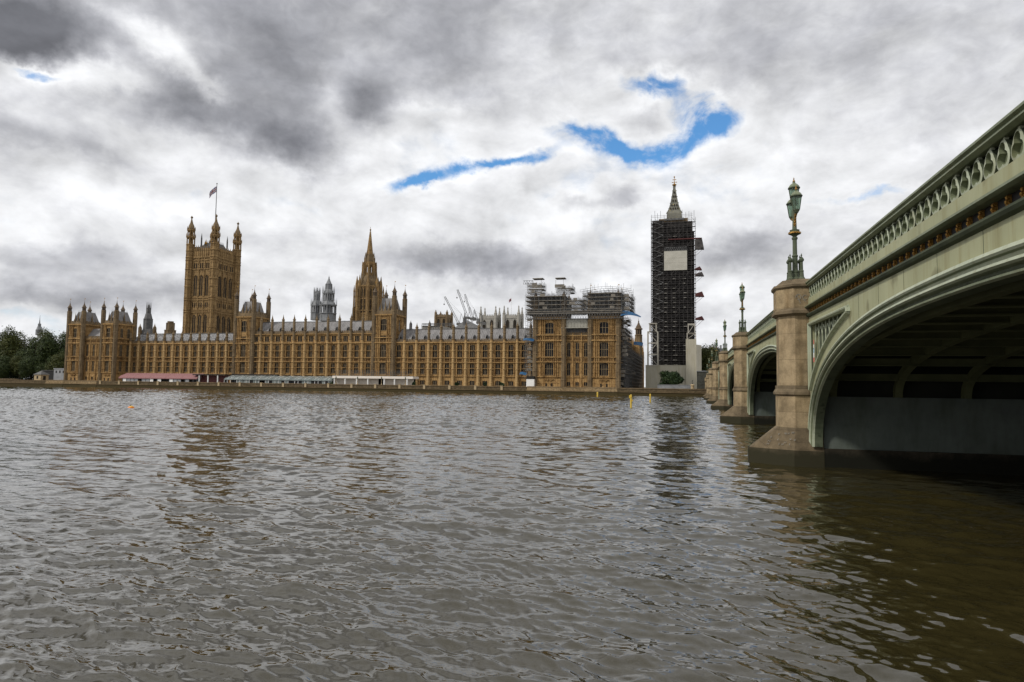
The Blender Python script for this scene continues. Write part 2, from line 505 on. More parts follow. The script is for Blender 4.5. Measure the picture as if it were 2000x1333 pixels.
def panelled(m, w, h, joint_tone, size, dark):
    """carve a stone material into tall blind panels: shade of carved recesses painted as darker joints and fields over its own colour"""
    t = m.node_tree
    p = [n for n in t.nodes if n.type == 'BSDF_PRINCIPLED'][0]
    src = p.inputs['Base Color'].links[0].from_socket
    geo = t.nodes.new('ShaderNodeNewGeometry')
    sep = t.nodes.new('ShaderNodeSeparateXYZ')
    t.links.new(geo.outputs['Position'], sep.inputs[0])
    add = t.nodes.new('ShaderNodeMath')
    t.links.new(sep.outputs[0], add.inputs[0])
    t.links.new(sep.outputs[1], add.inputs[1])
    cmb = t.nodes.new('ShaderNodeCombineXYZ')
    t.links.new(add.outputs[0], cmb.inputs[0])
    t.links.new(sep.outputs[2], cmb.inputs[1])
    br = t.nodes.new('ShaderNodeTexBrick')
    br.offset = 0.0
    br.inputs['Color1'].default_value = (1, 1, 1, 1)
    br.inputs['Color2'].default_value = (dark, dark, dark, 1)
    br.inputs['Mortar'].default_value = (*joint_tone, 1)  # darker lines stand for shade in the panel recesses
    br.inputs['Scale'].default_value = 1
    br.inputs['Brick Width'].default_value = w
    br.inputs['Row Height'].default_value = h
    br.inputs['Mortar Size'].default_value = size
    br.inputs['Mortar Smooth'].default_value = 0.2
    t.links.new(cmb.outputs[0], br.inputs['Vector'])
    mx = t.nodes.new('ShaderNodeMix')
    mx.data_type = 'RGBA'
    mx.blend_type = 'MULTIPLY'
    mx.inputs[0].default_value = 1.0
    t.links.new(src, mx.inputs[6])
    t.links.new(br.outputs[0], mx.inputs[7])
    t.links.new(mx.outputs[2], p.inputs['Base Color'])
    b = t.nodes.new('ShaderNodeBump')
    b.inputs['Strength'].default_value = 0.8
    b.inputs['Distance'].default_value = 0.12
    b.invert = True
    t.links.new(br.outputs['Fac'], b.inputs['Height'])
    old = p.inputs['Normal'].links[0].from_socket
    t.links.new(old, b.inputs['Normal'])
    t.links.new(b.outputs[0], p.inputs['Normal'])


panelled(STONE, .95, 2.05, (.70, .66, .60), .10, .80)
panelled(STONE_T, 1.3, 2.6, (.66, .62, .56), .12, .78)
panelled(STONE_P, .7, .8, (.45, .42, .38), .12, .60)


def lantern_glass():
    m, t, p, o = new_mat('green_lantern_glass')
    p.inputs['Base Color'].default_value = (.18, .25, .195, 1)
    p.inputs['Roughness'].default_value = 0.08
    tr = t.nodes.new('ShaderNodeBsdfTransparent')
    tr.inputs[0].default_value = (.60, .74, .63, 1)
    mx = t.nodes.new('ShaderNodeMixShader')
    mx.inputs[0].default_value = 0.38
    t.links.new(tr.outputs[0], mx.inputs[1])
    t.links.new(p.outputs[0], mx.inputs[2])
    t.links.new(mx.outputs[0], o.inputs[0])
    return m


LGLASS = lantern_glass()


def striped(name, c1, c2, period, axis=0):
    m, t, p, o = new_mat(name)
    p.inputs['Roughness'].default_value = 0.8
    tc = t.nodes.new('ShaderNodeTexCoord')
    sep = t.nodes.new('ShaderNodeSeparateXYZ')
    t.links.new(tc.outputs['Object'], sep.inputs[0])
    a = t.nodes.new('ShaderNodeMath')
    a.operation = 'MULTIPLY'
    a.inputs[1].default_value = 1 / period
    t.links.new(sep.outputs[axis], a.inputs[0])
    f = t.nodes.new('ShaderNodeMath')
    f.operation = 'FRACT'
    t.links.new(a.outputs[0], f.inputs[0])
    r = t.nodes.new('ShaderNodeValToRGB')
    r.color_ramp.interpolation = 'CONSTANT'
    r.color_ramp.elements[0].color = (*c1, 1)
    r.color_ramp.elements[1].position = 0.62
    r.color_ramp.elements[1].color = (*c2, 1)
    t.links.new(f.outputs[0], r.inputs[0])
    t.links.new(r.outputs[0], p.inputs['Base Color'])
    return m


AWN = striped('red_striped_canvas', (.20, .07, .072), (.29, .17, .165), 0.55)


def water_mat():
    m, t, p, o = new_mat('river_water')
    p.inputs['Base Color'].default_value = (.030, .0245, .0085, 1)
    p.inputs['Roughness'].default_value = 0.02
    p.inputs['IOR'].default_value = 1.68
    p.inputs['Specular IOR Level'].default_value = 0.5
    geo = t.nodes.new('ShaderNodeNewGeometry')
    mp = t.nodes.new('ShaderNodeMapping')
    mp.inputs['Rotation'].default_value = (0, 0, radians(14))
    mp.inputs['Scale'].default_value = (0.5, 1.0, 1.0)
    t.links.new(geo.outputs['Position'], mp.inputs[0])
    h = None
    for sc, det, amp in ((1.1, 2, 1.5), (3.4, 2, 0.9), (9.0, 2, 0.10)):
        n = t.nodes.new('ShaderNodeTexNoise')
        n.inputs['Scale'].default_value = sc
        n.inputs['Detail'].default_value = det
        n.inputs['Roughness'].default_value = 0.5
        n.inputs['Distortion'].default_value = 0.5
        t.links.new(mp.outputs[0], n.inputs['Vector'])
        a = t.nodes.new('ShaderNodeMath')
        a.operation = 'MULTIPLY_ADD'
        a.inputs[1].default_value = amp
        sqn = t.nodes.new('ShaderNodeMath')
        sqn.operation = 'POWER'
        sqn.inputs[1].default_value = 2.2
        t.links.new(n.outputs['Fac'], sqn.inputs[0])
        t.links.new(sqn.outputs[0], a.inputs[0])
        if h is not None:
            t.links.new(h, a.inputs[2])
        else:
            a.inputs[2].default_value = 0
        h = a.outputs[0]
    # where the modelled chop is too fine for the mesh (far out), the bump carries it
    ln = t.nodes.new('ShaderNodeVectorMath')
    ln.operation = 'LENGTH'
    t.links.new(geo.outputs['Position'], ln.inputs[0])
    far = t.nodes.new('ShaderNodeMapRange')
    far.inputs[1].default_value, far.inputs[2].default_value, far.inputs[3].default_value, far.inputs[4].default_value = 18, 110, 1.0, 1.3
    t.links.new(ln.outputs['Value'], far.inputs[0])
    hm = t.nodes.new('ShaderNodeMath')
    hm.operation = 'MULTIPLY'
    t.links.new(h, hm.inputs[0])
    t.links.new(far.outputs[0], hm.inputs[1])
    h = hm.outputs[0]
    b = t.nodes.new('ShaderNodeBump')
    b.inputs['Strength'].default_value = 1.0
    b.inputs['Distance'].default_value = 0.021
    t.links.new(h, b.inputs['Height'])
    t.links.new(b.outputs[0], p.inputs['Normal'])
    return m


WATER = water_mat()
GROUND = paint('paved_ground', (.17, .16, .14), (.23, .21, .18), 0.3, 0.9)

# ------------------------------------------------------------------ mesh building
WL = {}


class MB:
    def __init__(s):
        s.v, s.f, s.mi, s.cur = [], [], [], 0

    def add(s, vs, fs):
        b = len(s.v)
        s.v.extend(vs)
        s.f.extend([tuple(i + b for i in f) for f in fs])
        s.mi.extend([s.cur] * len(fs))
        return s

    def box(s, x0, x1, y0, y1, z0, z1):
        return s.add([(x0, y0, z0), (x1, y0, z0), (x1, y1, z0), (x0, y1, z0), (x0, y0, z1), (x1, y0, z1), (x1, y1, z1), (x0, y1, z1)],
                     [(0, 3, 2, 1), (4, 5, 6, 7), (0, 1, 5, 4), (1, 2, 6, 5), (2, 3, 7, 6), (3, 0, 4, 7)])

    def prism(s, poly, z0, z1, top=None):
        """poly: (x,y) counter-clockwise; top: a second outline of the same length"""
        n = len(poly)
        top = top or poly
        vs = [(x, y, z0) for x, y in poly] + [(x, y, z1) for x, y in top]
        fs = [tuple(reversed(range(n))), tuple(range(n, 2 * n))] + [(i, (i + 1) % n, n + (i + 1) % n, n + i) for i in range(n)]
        return s.add(vs, fs)

    def lathe(s, cx, cy, prof, n=8, ph=None):
        ph = pi / n if ph is None else ph
        vs, fs = [], []
        for r, z in prof:
            vs += [(cx + r * cos(ph + 2 * pi * k / n), cy + r * sin(ph + 2 * pi * k / n), z) for k in range(n)]
        for j in range(len(prof) - 1):
            fs += [(j * n + k, j * n + (k + 1) % n, (j + 1) * n + (k + 1) % n, (j + 1) * n + k) for k in range(n)]
        m = (len(prof) - 1) * n
        fs += [tuple(reversed(range(n))), tuple(range(m, m + n))]
        return s.add(vs, fs)

    def tube(s, p, q, r, n=5, r2=None):
        p, q = Vector(p), Vector(q)
        d = q - p
        if d.length < 1e-6:
            return s
        d.normalize()
        a = d.orthogonal().normalized()
        b = d.cross(a)
        r2 = r if r2 is None else r2
        vs = [tuple(p + (a * cos(2 * pi * k / n) + b * sin(2 * pi * k / n)) * r) for k in range(n)]
        vs += [tuple(q + (a * cos(2 * pi * k / n) + b * sin(2 * pi * k / n)) * r2) for k in range(n)]
        fs = [(k, (k + 1) % n, n + (k + 1) % n, n + k) for k in range(n)] + [tuple(reversed(range(n))), tuple(range(n, 2 * n))]
        return s.add(vs, fs)

    def path(s, pts, r, n=5):
        for a, b in zip(pts, pts[1:]):
            s.tube(a, b, r, n)
        return s

    def strip(s, a, b):
        """quads between two polylines of equal length"""
        n = len(a)
        return s.add(list(a) + list(b), [(i, i + 1, n + i + 1, n + i) for i in range(n - 1)])

    def sheet(s, rows):
        nr, nc = len(rows), len(rows[0])
        return s.add([p for r in rows for p in r], [(j * nc + i, j * nc + i + 1, (j + 1) * nc + i + 1, (j + 1) * nc + i) for j in range(nr - 1) for i in range(nc - 1)])

    def slab(s, a, b, off):
        """strip a..b thickened by vector off"""
        off = Vector(off)
        a, b = [Vector(p) for p in a], [Vector(p) for p in b]
        c, d = [p + off for p in a], [p + off for p in b]
        n = len(a)
        vs = [tuple(p) for p in a + b + c + d]
        fs = []
        for i in range(n - 1):
            fs += [(i, i + 1, n + i + 1, n + i), (2 * n + i, 3 * n + i, 3 * n + i + 1, 2 * n + i + 1), (i, 2 * n + i, 2 * n + i + 1, i + 1), (n + i, n + i + 1, 3 * n + i + 1, 3 * n + i)]
        fs += [(0, n, 3 * n, 2 * n), (n - 1, 3 * n - 1, 4 * n - 1, 2 * n - 1)]
        return s.add(vs, fs)

    def ell(s, c, rad, nu=8, nv=6):
        vs, fs = [], []
        for j in range(nv + 1):
            th = pi * j / nv
            for i in range(nu):
                a = 2 * pi * i / nu
                vs.append((c[0] + rad[0] * sin(th) * cos(a), c[1] + rad[1] * sin(th) * sin(a), c[2] + rad[2] * cos(th)))
        for j in range(nv):
            for i in range(nu):
                fs.append((j * nu + i, (j + 1) * nu + i, (j + 1) * nu + (i + 1) % nu, j * nu + (i + 1) % nu))
        return s.add(vs, fs)

    def build(s, name, mat, parent=None, smooth=False, local=False):
        me = bpy.data.meshes.new(name)
        me.from_pydata(s.v, [], s.f)
        for m in (mat if isinstance(mat, (list, tuple)) else [mat]):
            me.materials.append(m)
        if any(s.mi):
            me.polygons.foreach_set('material_index', s.mi)
        if smooth:
            me.polygons.foreach_set('use_smooth', [True] * len(s.f))
        me.update()
        o = bpy.data.objects.new(name, me)
        COL.objects.link(o)
        WL[o.name] = Vector((0, 0, 0))
        if parent is not None:
            o.parent = parent
            if not local:
                o.location = -WL[parent.name]
        return o


def tag(o, label, cat, group=None, kind=None):
    o['label'] = label
    o['category'] = cat
    if group:
        o['group'] = group
    if kind:
        o['kind'] = kind
    return o


def thing(name, label, cat, loc=(0, 0, 0), group=None):
    o = bpy.data.objects.new(name, None)
    o.empty_display_size = 0.5
    COL.objects.link(o)
    o.location = loc
    WL[o.name] = Vector(loc)
    return tag(o, label, cat, group)


def structure(name, mb, mat, smooth=False):
    o = mb.build(name, mat, None, smooth)
    o['kind'] = 'structure'
    return o


def copy_tree(o, parent=None):
    c = o.copy()
    COL.objects.link(c)
    if parent is not None:
        c.parent = parent
    for ch in list(o.children):
        copy_tree(ch, c)
    return c


def place_copy(o, parent, dx=0, dy=0, dz=0):
    """another instance of a part, shifted, under the same thing"""
    c = o.copy()
    COL.objects.link(c)
    c.parent = parent
    c.location = o.location + Vector((dx, dy, dz))
    for ch in list(o.children):
        copy_tree(ch, c)
    return c


def octo(cx, cy, r):
    return [(cx + r * cos(pi / 8 + k * pi / 4), cy + r * sin(pi / 8 + k * pi / 4)) for k in range(8)]


def rect(x0, x1, y0, y1):
    return [(x0, y0), (x1, y0), (x1, y1), (x0, y1)]


# ================================================================== THE SETTING
def build_river():
    rng = np.random.default_rng(11)
    rs = []
    r = 1.6
    while r < 480:
        rs.append(r)
        if r < 12:
            d = 0.045
        elif r < 330:
            d = min(0.045 * (r / 12) ** 1.75, 0.24)
        else:
            d = 1.2
        r += d
    rs = np.array(rs)
    az = np.radians(np.arange(-74, 47, 0.13))
    Rr, A = np.meshgrid(rs, az, indexing='ij')
    X, Y = (Rr * np.sin(A)).ravel(), (Rr * np.cos(A)).ravel()
    dr = np.gradient(rs)
    cell = np.maximum(np.repeat(dr, len(az)), np.repeat(rs, len(az)) * 0.00227 * 0.6)
    Z = np.zeros_like(X)
    DX = np.zeros_like(X)
    DY = np.zeros_like(X)
    nw = 150
    lam = np.exp(np.log(0.125) + (np.log(3.1) - np.log(0.125)) * rng.random(nw) ** 1.1)
    main = radians(-102)                       # chop travels mostly towards the near bank
    for l in lam:
        th = main + rng.normal(0, 0.50) * (1.0 if l < 1.0 else 0.75)
        k = 2 * pi / l
        steep = 0.0112 * (2.6 if l < 0.6 else (2.0 if l < 1.2 else (1.6 if l < 1.9 else 1.1)))
        amp = steep / k * (0.6 + 0.8 * rng.random())
        ph = rng.uniform(0, 2 * pi)
        kx, ky = k * cos(th), k * sin(th)
        w = np.clip((l / cell) - 2.2, 0, 1)
        arg = kx * X + ky * Y + ph + 0.9 * np.sin(0.11 * X * cos(th + 1.2) + 0.13 * Y * sin(th + 1.2) + ph * 3)
        c, s_ = np.cos(arg), np.sin(arg)
        Z += amp * w * c
        DX -= amp * w * s_ * cos(th) * 0.9
        DY -= amp * w * s_ * sin(th) * 0.9
    # patches of rougher and smoother water
    g = 1.0 + 0.32 * np.sin(X * 0.047 + 0.6 * np.sin(Y * 0.06)) * np.sin(Y * 0.083 + 1.1 + 0.7 * np.sin(X * 0.05))
    Z *= g
    # waves steepened with distance, shaped so the far water mirrors more sky
    far_w = np.clip((np.hypot(X, Y) - 40) / 90, 0, 1)
    Z *= 1 + 1.5 * far_w
    DX *= 1 + .6 * far_w
    DY *= 1 + .6 * far_w
    X = X + DX
    Y = Y + DY
    nv = len(X)
    co = np.stack([X, Y, Z], 1)
    nr, nc = len(rs), len(az)
    ii, jj = np.meshgrid(np.arange(nr - 1), np.arange(nc - 1), indexing='ij')
    base = (ii * nc + jj).ravel()
    quads = np.stack([base, base + nc, base + nc + 1, base + 1], 1)
    # the rest of the river bed level, as a low sheet round and under the wavy part
    extra = np.array([(-1500, -60, -1.2), (900, -60, -1.2), (900, 250, -1.2), (-1500, 250, -1.2), (-1500, 600, -1.2), (-292, 250, -1.2), (-292, 600, -1.2)], float)
    co = np.concatenate([co, extra])
    quads = np.concatenate([quads, np.array([[nv, nv + 1, nv + 2, nv + 3]])])
    me = bpy.data.meshes.new('river')
    me.vertices.add(len(co))
    me.vertices.foreach_set('co', co.ravel().astype(np.float32))
    me.loops.add(quads.size)
    me.loops.foreach_set('vertex_index', quads.ravel().astype(np.int32))
    me.polygons.add(len(quads))
    me.polygons.foreach_set('loop_start', np.arange(0, quads.size, 4, dtype=np.int32))
    me.polygons.foreach_set('use_smooth', np.ones(len(quads), dtype=bool))
    me.materials.append(WATER)
    me.update(calc_edges=True)
    me.validate()
    o = bpy.data.objects.new('river', me)
    COL.objects.link(o)
    o['kind'] = 'structure'


build_river()

WALL_Y = 248.0
gm = MB()
gm.box(-1800, 1500, WALL_Y + 1.2, 4000, -2, 2.2)
structure('ground', gm, GROUND)
gm = MB()
gm.box(-400, 600, -90, -0.9, -2, 1.7)
structure('quay', gm, GROUND)


# ================================================================== THE BRIDGE
FX = 4.85                       # plane of the bridge's upstream face
P_Y = [32.75 + s for s in (0, 34.9, 73.0, 112.6, 150.7, 185.6, 217.5)]
P_Y = [-1.65] + P_Y             # the near abutment, six piers, the far abutment
HW = 1.1                        # half thickness of a pier shaft


def T(y):                       # top of the parapet: the roadway is cambered
    return 8.70 - 9.6e-5 * (y - 115) ** 2


BR_X1 = 31.0
bridge = thing('bridge', 'pale green cast iron arch bridge with granite piers crossing the river', 'bridge', (FX, 0, 0))


def arch_curve(ya, yb, spring, crown, n=64, inset=0.0):
    cy_, a = (ya + yb) / 2, (yb - ya) / 2 - inset
    b = crown - inset - spring
    pts = []
    e = 2.35
    for i in range(n + 1):
        t = pi * i / n
        c, s_ = cos(t), sin(t)
        pts.append((cy_ - a * math.copysign(abs(c) ** (2 / e), c), spring + b * abs(s_) ** (2 / e)))
    return pts


def build_arch(k):
    y0, y1 = P_Y[k] + HW, P_Y[k + 1] - HW
    mid = (y0 + y1) / 2
    spring = 0.85
    crown = T(mid) - 2.10
    near = k < 2
    nn = 72 if k < 2 else 36
    outer = arch_curve(y0 - 0.1, y1 + 0.1, spring, crown, nn)
    # ---- spandrel plate with a triangular opening at each end
    m = MB()
    top = lambda y: T(y) - 1.58
    tri_w = (y1 - y0) * 0.235

    def zlow(y, off=0.0):       # extrados height at y, plus clearance
        cyy, a = mid, (y1 - y0) / 2 + 0.1 + off
        e = 2.35
        u = min(1.0, abs(y - cyy) / a)
        return spring + (crown + off - spring) * (1 - u ** e) ** (1 / e)
    ys = sorted(set([round(p[0], 4) for p in outer if y0 <= p[0] <= y1] + [y0, y1]))
    tri = {}
    for side in (0, 1):
        ya = y0 + 0.42 if side == 0 else y1 - 0.42
        sgn = 1 if side == 0 else -1
        cur = []
        for i in range(25):
            y = ya + sgn * tri_w * i / 24
            hi = top(y) - 0.34
            lo = min(zlow(y, 0.62), hi) if i else zlow(ya, 0.62)
            cur.append((y, max(lo, spring + 1.8), hi))
        # stop where the curved edge meets the straight one
        cur2 = [c for c in cur if c[2] - c[1] > 0.02]
        tri[side] = cur2
    t0, t1 = tri[0], tri[1]
    a0, b0 = t0[0][0], t0[-1][0]
    a1, b1 = t1[0][0], t1[-1][0]
    lo_y = [y for y in ys if y <= a0] or [y0]

    def col_strip(yl, flo, fhi):
        if len(yl) > 1:
            m.slab([(FX, y, flo(y)) for y in yl], [(FX, y, fhi(y)) for y in yl], (0.3, 0, 0))
    import bisect

    def tri_at(side, y, which):
        c = sorted(tri[side])
        yy = [q[0] for q in c]
        i = min(max(bisect.bisect(yy, y), 1), len(yy) - 1)
        u = (y - yy[i - 1]) / (yy[i] - yy[i - 1])
        u = min(max(u, 0), 1)
        return c[i - 1][which] * (1 - u) + c[i][which] * u
    lo_f = lambda y: zlow(y)
    seg = lambda a, b: sorted(set([a, b] + [y for y in ys if a < y < b]))
    col_strip(seg(y0, a0), lo_f, top)
    col_strip(seg(a0, b0), lo_f, lambda y: tri_at(0, y, 1))
    col_strip(seg(a0, b0), lambda y: tri_at(0, y, 2), top)
    col_strip(seg(b0, b1), lo_f, top)
    col_strip(seg(b1, a1), lo_f, lambda y: tri_at(1, y, 1))
    col_strip(seg(b1, a1), lambda y: tri_at(1, y, 2), top)
    col_strip(seg(a1, y1), lo_f, top)
    # joints between the cast plates
    j = m
    j.cur = 1
    for i in range(1, 14):
        y = y0 + (y1 - y0) * i / 14
        if b0 < y < b1 and top(y) - zlow(y) > 0.05:
            j.box(FX - 0.004, FX + 0.01, y - 0.008, y + 0.008, zlow(y) + 0.02, top(y) - 0.02)
    sp = m.build('spandrel', [GREEN, GREEN_D], bridge)
    # ---- tracery in the triangular openings
    for side in (0, 1):
        c = tri[side]
        f = MB()
        loop = [(FX, y, lo) for y, lo, hi in c] + [(FX, y, hi) for y, lo, hi in reversed(c)]
        loop.append(loop[0])
        for off, rr, xx in ((0, .075, -.02), (0, .05, -.09)):
            f.path([(FX + xx, p[1], p[2]) for p in loop], rr, 6)
        for i in range(0, 40, 1):
            pass
        ya = c[0][0]
        sgn = 1 if side == 0 else -1
        wid = abs(c[-1][0] - ya)
        nb = 9
        prev = None
        for i in range(nb + 1):
            y = ya + sgn * wid * (i + 0.35) / (nb + 1)
            lo, hi = tri_at(side, y, 1), tri_at(side, y, 2)
            if hi - lo < 0.12:
                break
            f.tube((FX + .16, y, lo), (FX + .16, y, hi), 0.028, 5)
            if prev is not None and hi - max(lo, prev[1]) > 0.5:
                # pointed head between neighbouring bars
                ym = (y + prev[0]) / 2
                hz = hi - 0.18
                for (yy) in (y, prev[0]):
                    f.path([(FX + .16, yy, hz - .42), (FX + .16, yy * .75 + ym * .25, hz - .2), (FX + .16, ym, hz)], 0.022, 5)
                f.lathe(0, 0, [(0.0, 0)], 3) if False else None
            prev = (y, lo)
        f.build('spandrel_tracery', GREEN_L, sp)
        bk = MB()
        bk.add([(FX + 0.27, y, lo - .1) for y, lo, hi in c] + [(FX + 0.27, y, hi + .1) for y, lo, hi in c],
               [(i, i + 1, len(c) + i + 1, len(c) + i) for i in range(len(c) - 1)])
        bk.build('opening_back', GREEN_D, sp)
    # ---- moulded arch ring
    prof = [(-0.02, 0.02), (-0.02, -0.10), (0.05, -0.13), (0.09, -0.10), (0.11, -0.03), (0.17, -0.02), (0.20, -0.09), (0.25, -0.10), (0.28, -0.04), (0.31, 0.05), (0.36, 0.06), (0.39, 0.0), (0.43, 0.0), (0.45, 0.10), (0.45, 0.42)]
    m = MB()
    rows = []
    for d, xo in prof:
        cur = arch_curve(y0 - 0.1, y1 + 0.1, spring, crown, nn, max(d, 0))
        dz = 0.02 if d < 0 else 0
        rows.append([(FX + xo, y, z + dz) for y, z in cur])
    m.sheet(rows)
    m.mi = []
    for jx in range(len(prof) - 1):
        mm = {0: 0, 1: 0, 2: 0, 3: 1, 4: 0, 5: 1, 6: 0, 7: 0, 8: 1, 9: 2, 10: 2, 11: 1, 12: 0, 13: 2}[jx]
        m.mi += [mm] * nn
    m.build('arch_ring', [GREEN_L, GREEN_M, GREEN_D], bridge)
    # ---- ribs, cross beams, deck plates
    ribs = 11 if k < 2 else 4
    xs = [5.55 + 2.5 * i for i in range(ribs)]
    RS = 3.0
    r_out = arch_curve(y0 + .1, y1 - .1, RS, crown - 0.12, nn, 0.0)
    r_in = arch_curve(y0 + .1, y1 - .1, RS, crown - 0.12, nn, 0.36)
    base = None
    for i, xr in enumerate(xs):
        if base is None:
            m = MB()
            m.slab([(xr, y, z) for y, z in r_in], [(xr, y, z) for y, z in r_out], (0.28, 0, 0))
            base = m.build('arch_rib', RIBGR, bridge)
        else:
            place_copy(base, bridge, xr - xs[0])
    m = MB()
    xe = BR_X1 - 0.6
    for i in range(0, 19):
        y = y0 + (y1 - y0) * (i + 0.5) / 19
        cyy, a = mid, (y1 - y0) / 2
        u = min(1.0, abs(y - cyy) / a)
        z = RS + (crown - 0.12 - RS) * (1 - u ** 2.35) ** (1 / 2.35)
        m.box(FX + 0.72, xe, y - 0.09, y + 0.09, z - 0.30, z - 0.05)
        m.box(FX + 0.72, xe, y - 0.16, y + 0.16, z - 0.34, z - 0.30)
    m.build('cross_beam', RIBGR, bridge)
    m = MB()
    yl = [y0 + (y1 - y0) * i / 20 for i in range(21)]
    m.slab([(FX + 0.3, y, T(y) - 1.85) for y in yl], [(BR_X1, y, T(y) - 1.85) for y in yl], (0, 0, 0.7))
    m.build('deck', NEARBLACK, bridge)
    m = MB()
    m.slab([(BR_X1 - 0.3, y, zlow(y)) for y in ys], [(BR_X1 - 0.3, y, top(y)) for y in ys], (0.3, 0, 0))
    m.build('far_spandrel', GREEN, bridge)
    # ---- cornice, parapet
    yl = [y0 - 0.1 + (y1 - y0 + 0.2) * i / 40 for i in range(41)]

    def run(mb, prof_):         # closed profile of (x offset from FX, z offset from T)
        cols = [[(FX + xo, y, T(y) + zo) for y in yl] for xo, zo in prof_ + prof_[:1]]
        mb.sheet(cols)
        for e in (0, -1):
            mb.add([c[e] for c in cols[:-1]], [tuple(range(len(prof_)))])
    m = MB()
    run(m, [(.38, 0), (-.02, 0), (-.10, -.03), (-.15, -.08), (-.15, -.12), (-.09, -.15), (-.09, -.18), (-.13, -.20), (-.13, -.225), (-.02, -.265), (.12, -.265), (.12, -.02), (.38, -.02)])
    rail = m.build('parapet_rail', GREEN_M, bridge)
    m = MB()
    run(m, [(.10, -.78), (-.03, -.78), (-.03, -1.04), (.10, -1.04)])
    m.build('plinth_band', GREEN, bridge)
    m = MB()
    run(m, [(.10, -1.04), (-.05, -1.04), (-.12, -1.08), (-.12, -1.10), (-.19, -1.13), (-.19, -1.17), (-.10, -1.20), (.10, -1.20)])
    m.build('cornice', GREEN_M, bridge)
    m = MB()
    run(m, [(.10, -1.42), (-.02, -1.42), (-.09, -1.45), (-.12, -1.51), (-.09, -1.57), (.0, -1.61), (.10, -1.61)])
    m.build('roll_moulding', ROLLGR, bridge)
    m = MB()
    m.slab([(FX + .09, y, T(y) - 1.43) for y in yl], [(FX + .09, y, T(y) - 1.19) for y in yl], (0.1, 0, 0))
    m.build('cornice_shade_strip', BLACKM, bridge)  # black strip paints in the shade behind the bosses
    m = MB()
    m.slab([(FX + .14, y, T(y) - 0.80) for y in yl], [(FX + .14, y, T(y) - 0.28) for y in yl], (0.05, 0, 0))
    m.build('parapet_back', GREEN_D, bridge) if False else None
    # tracery units
    n_u = int((y1 - y0) / 0.525)
    du = (y1 - y0) / n_u
    m = MB()

    def unit(y, fine):
        zb, zt = T(y) - 0.79, T(y) - 0.29
        zm = zb + .235
        xx0, xx1 = FX + 0.0, FX + 0.10
        inner_l = ((0, .105, .108), (-.082, -.062, .116), (.082, -.062, .116), (0, 0, .12))
        outer_l = ((0, .092, .160), (0, .01, .205), (-.062, -.055, .186), (.062, -.055, .186))
        N_ = 36 if fine else 12
        inner, outer_ = [], []
        for i in range(N_):
            a = 2 * pi * i / N_ - pi / 2
            c_, s_ = cos(a), sin(a)

            def reach(lobes):
                best = .05
                for lx, lz, lr in lobes:
                    bq = lx * c_ + lz * s_
                    disc = bq * bq - (lx * lx + lz * lz - lr * lr)
                    if disc > 0:
                        best = max(best, bq + sqrt(disc))
                return best
            ri, ro = reach(inner_l), reach(outer_l)
            inner.append((y + c_ * ri, zm + s_ * ri))
            outer_.append((y + c_ * ro, zm + s_ * ro))
        A0 = [(xx0, p[0], p[1]) for p in outer_]
        B0 = [(xx0 - .012, p[0], p[1]) for p in inner]
        B1 = [(xx1, p[0], p[1]) for p in inner]
        A1 = [(xx1, p[0], p[1]) for p in outer_]
        vs = A0 + B0 + B1 + A1
        fs, mi = [], []
        for i in range(N_):
            q = (i + 1) % N_
            fs += [(i, q, N_ + q, N_ + i), (N_ + i, N_ + q, 2 * N_ + q, 2 * N_ + i), (3 * N_ + i, 3 * N_ + q, q, i), (2 * N_ + i, 2 * N_ + q, 3 * N_ + q, 3 * N_ + i)]
            mi += [0, 1, 2, 2]
        fs.append(tuple(range(2 * N_, 3 * N_)))
        mi.append(1)
        m.add(vs, fs)
        m.mi[-len(fs):] = mi
        # struts tying the unit to the rail and the plinth
        m.box(xx0 + .02, xx1 - .02, y - .035, y + .035, zm + .20, zt + .03)
    for i in range(n_u):
        unit(y0 + (i + .5) * du, k < 2)
    m.build('parapet_tracery', [GREEN_L, GREEN_M, GREEN_D], bridge)
    m = MB()
    run(m, [(.34, -.03), (.24, -.03), (.24, -.82), (.34, -.82)])
    m.build('parapet_backing', GREEN_D, rail)
    # gilded bosses under the cornice
    n_b = int((y1 - y0) / 0.525)
    db = (y1 - y0) / n_b
    return [(y0 + (i + .5) * db) for i in range(n_b)]


boss_y = []
for k in range(7):
    boss_y += build_arch(k)
bm_ = MB()
bm_.box(FX + .04, FX + .095, -.034, .034, -.10, .10)
bm_.ell((FX + .035, -.008, .055), (.035, .036, .042), 6, 4)
bm_.ell((FX + .03, .012, -.015), (.034, .034, .042), 6, 4)
bm_.ell((FX + .035, -.006, -.072), (.03, .036, .03), 6, 4)
boss = bm_.build('boss', GOLD, bridge)
vis = [y for y in boss_y if y > 6]
boss.location = Vector((-FX, vis[0], T(vis[0]) - 1.315))
for y in vis[1:100]:
    c = boss.copy()
    COL.objects.link(c)
    c.location = Vector((-FX, y, T(y) - 1.315))
rest = MB()
for y in vis[100:] + [y for y in boss_y if y <= 6]:
    z = T(y) - 1.315
    rest.box(FX - .02, FX + .09, y - .045, y + .045, z - .10, z + .10)
ro = rest.build('row_of_bosses', GOLD, bridge)
ro['kind'] = 'stuff'


def pier_outline(cx, hw, nose, ch, back):
    """half octagon towards -X: nose = x of the front facet, ch = chamfer"""
    return [(back, -hw), (back, hw), (nose + ch, hw), (nose, hw - ch * 1.0), (nose, -hw + ch * 1.0), (nose + ch, -hw)]


def shift(poly, y):
    return [(px, py + y) for px, py in poly][::-1]


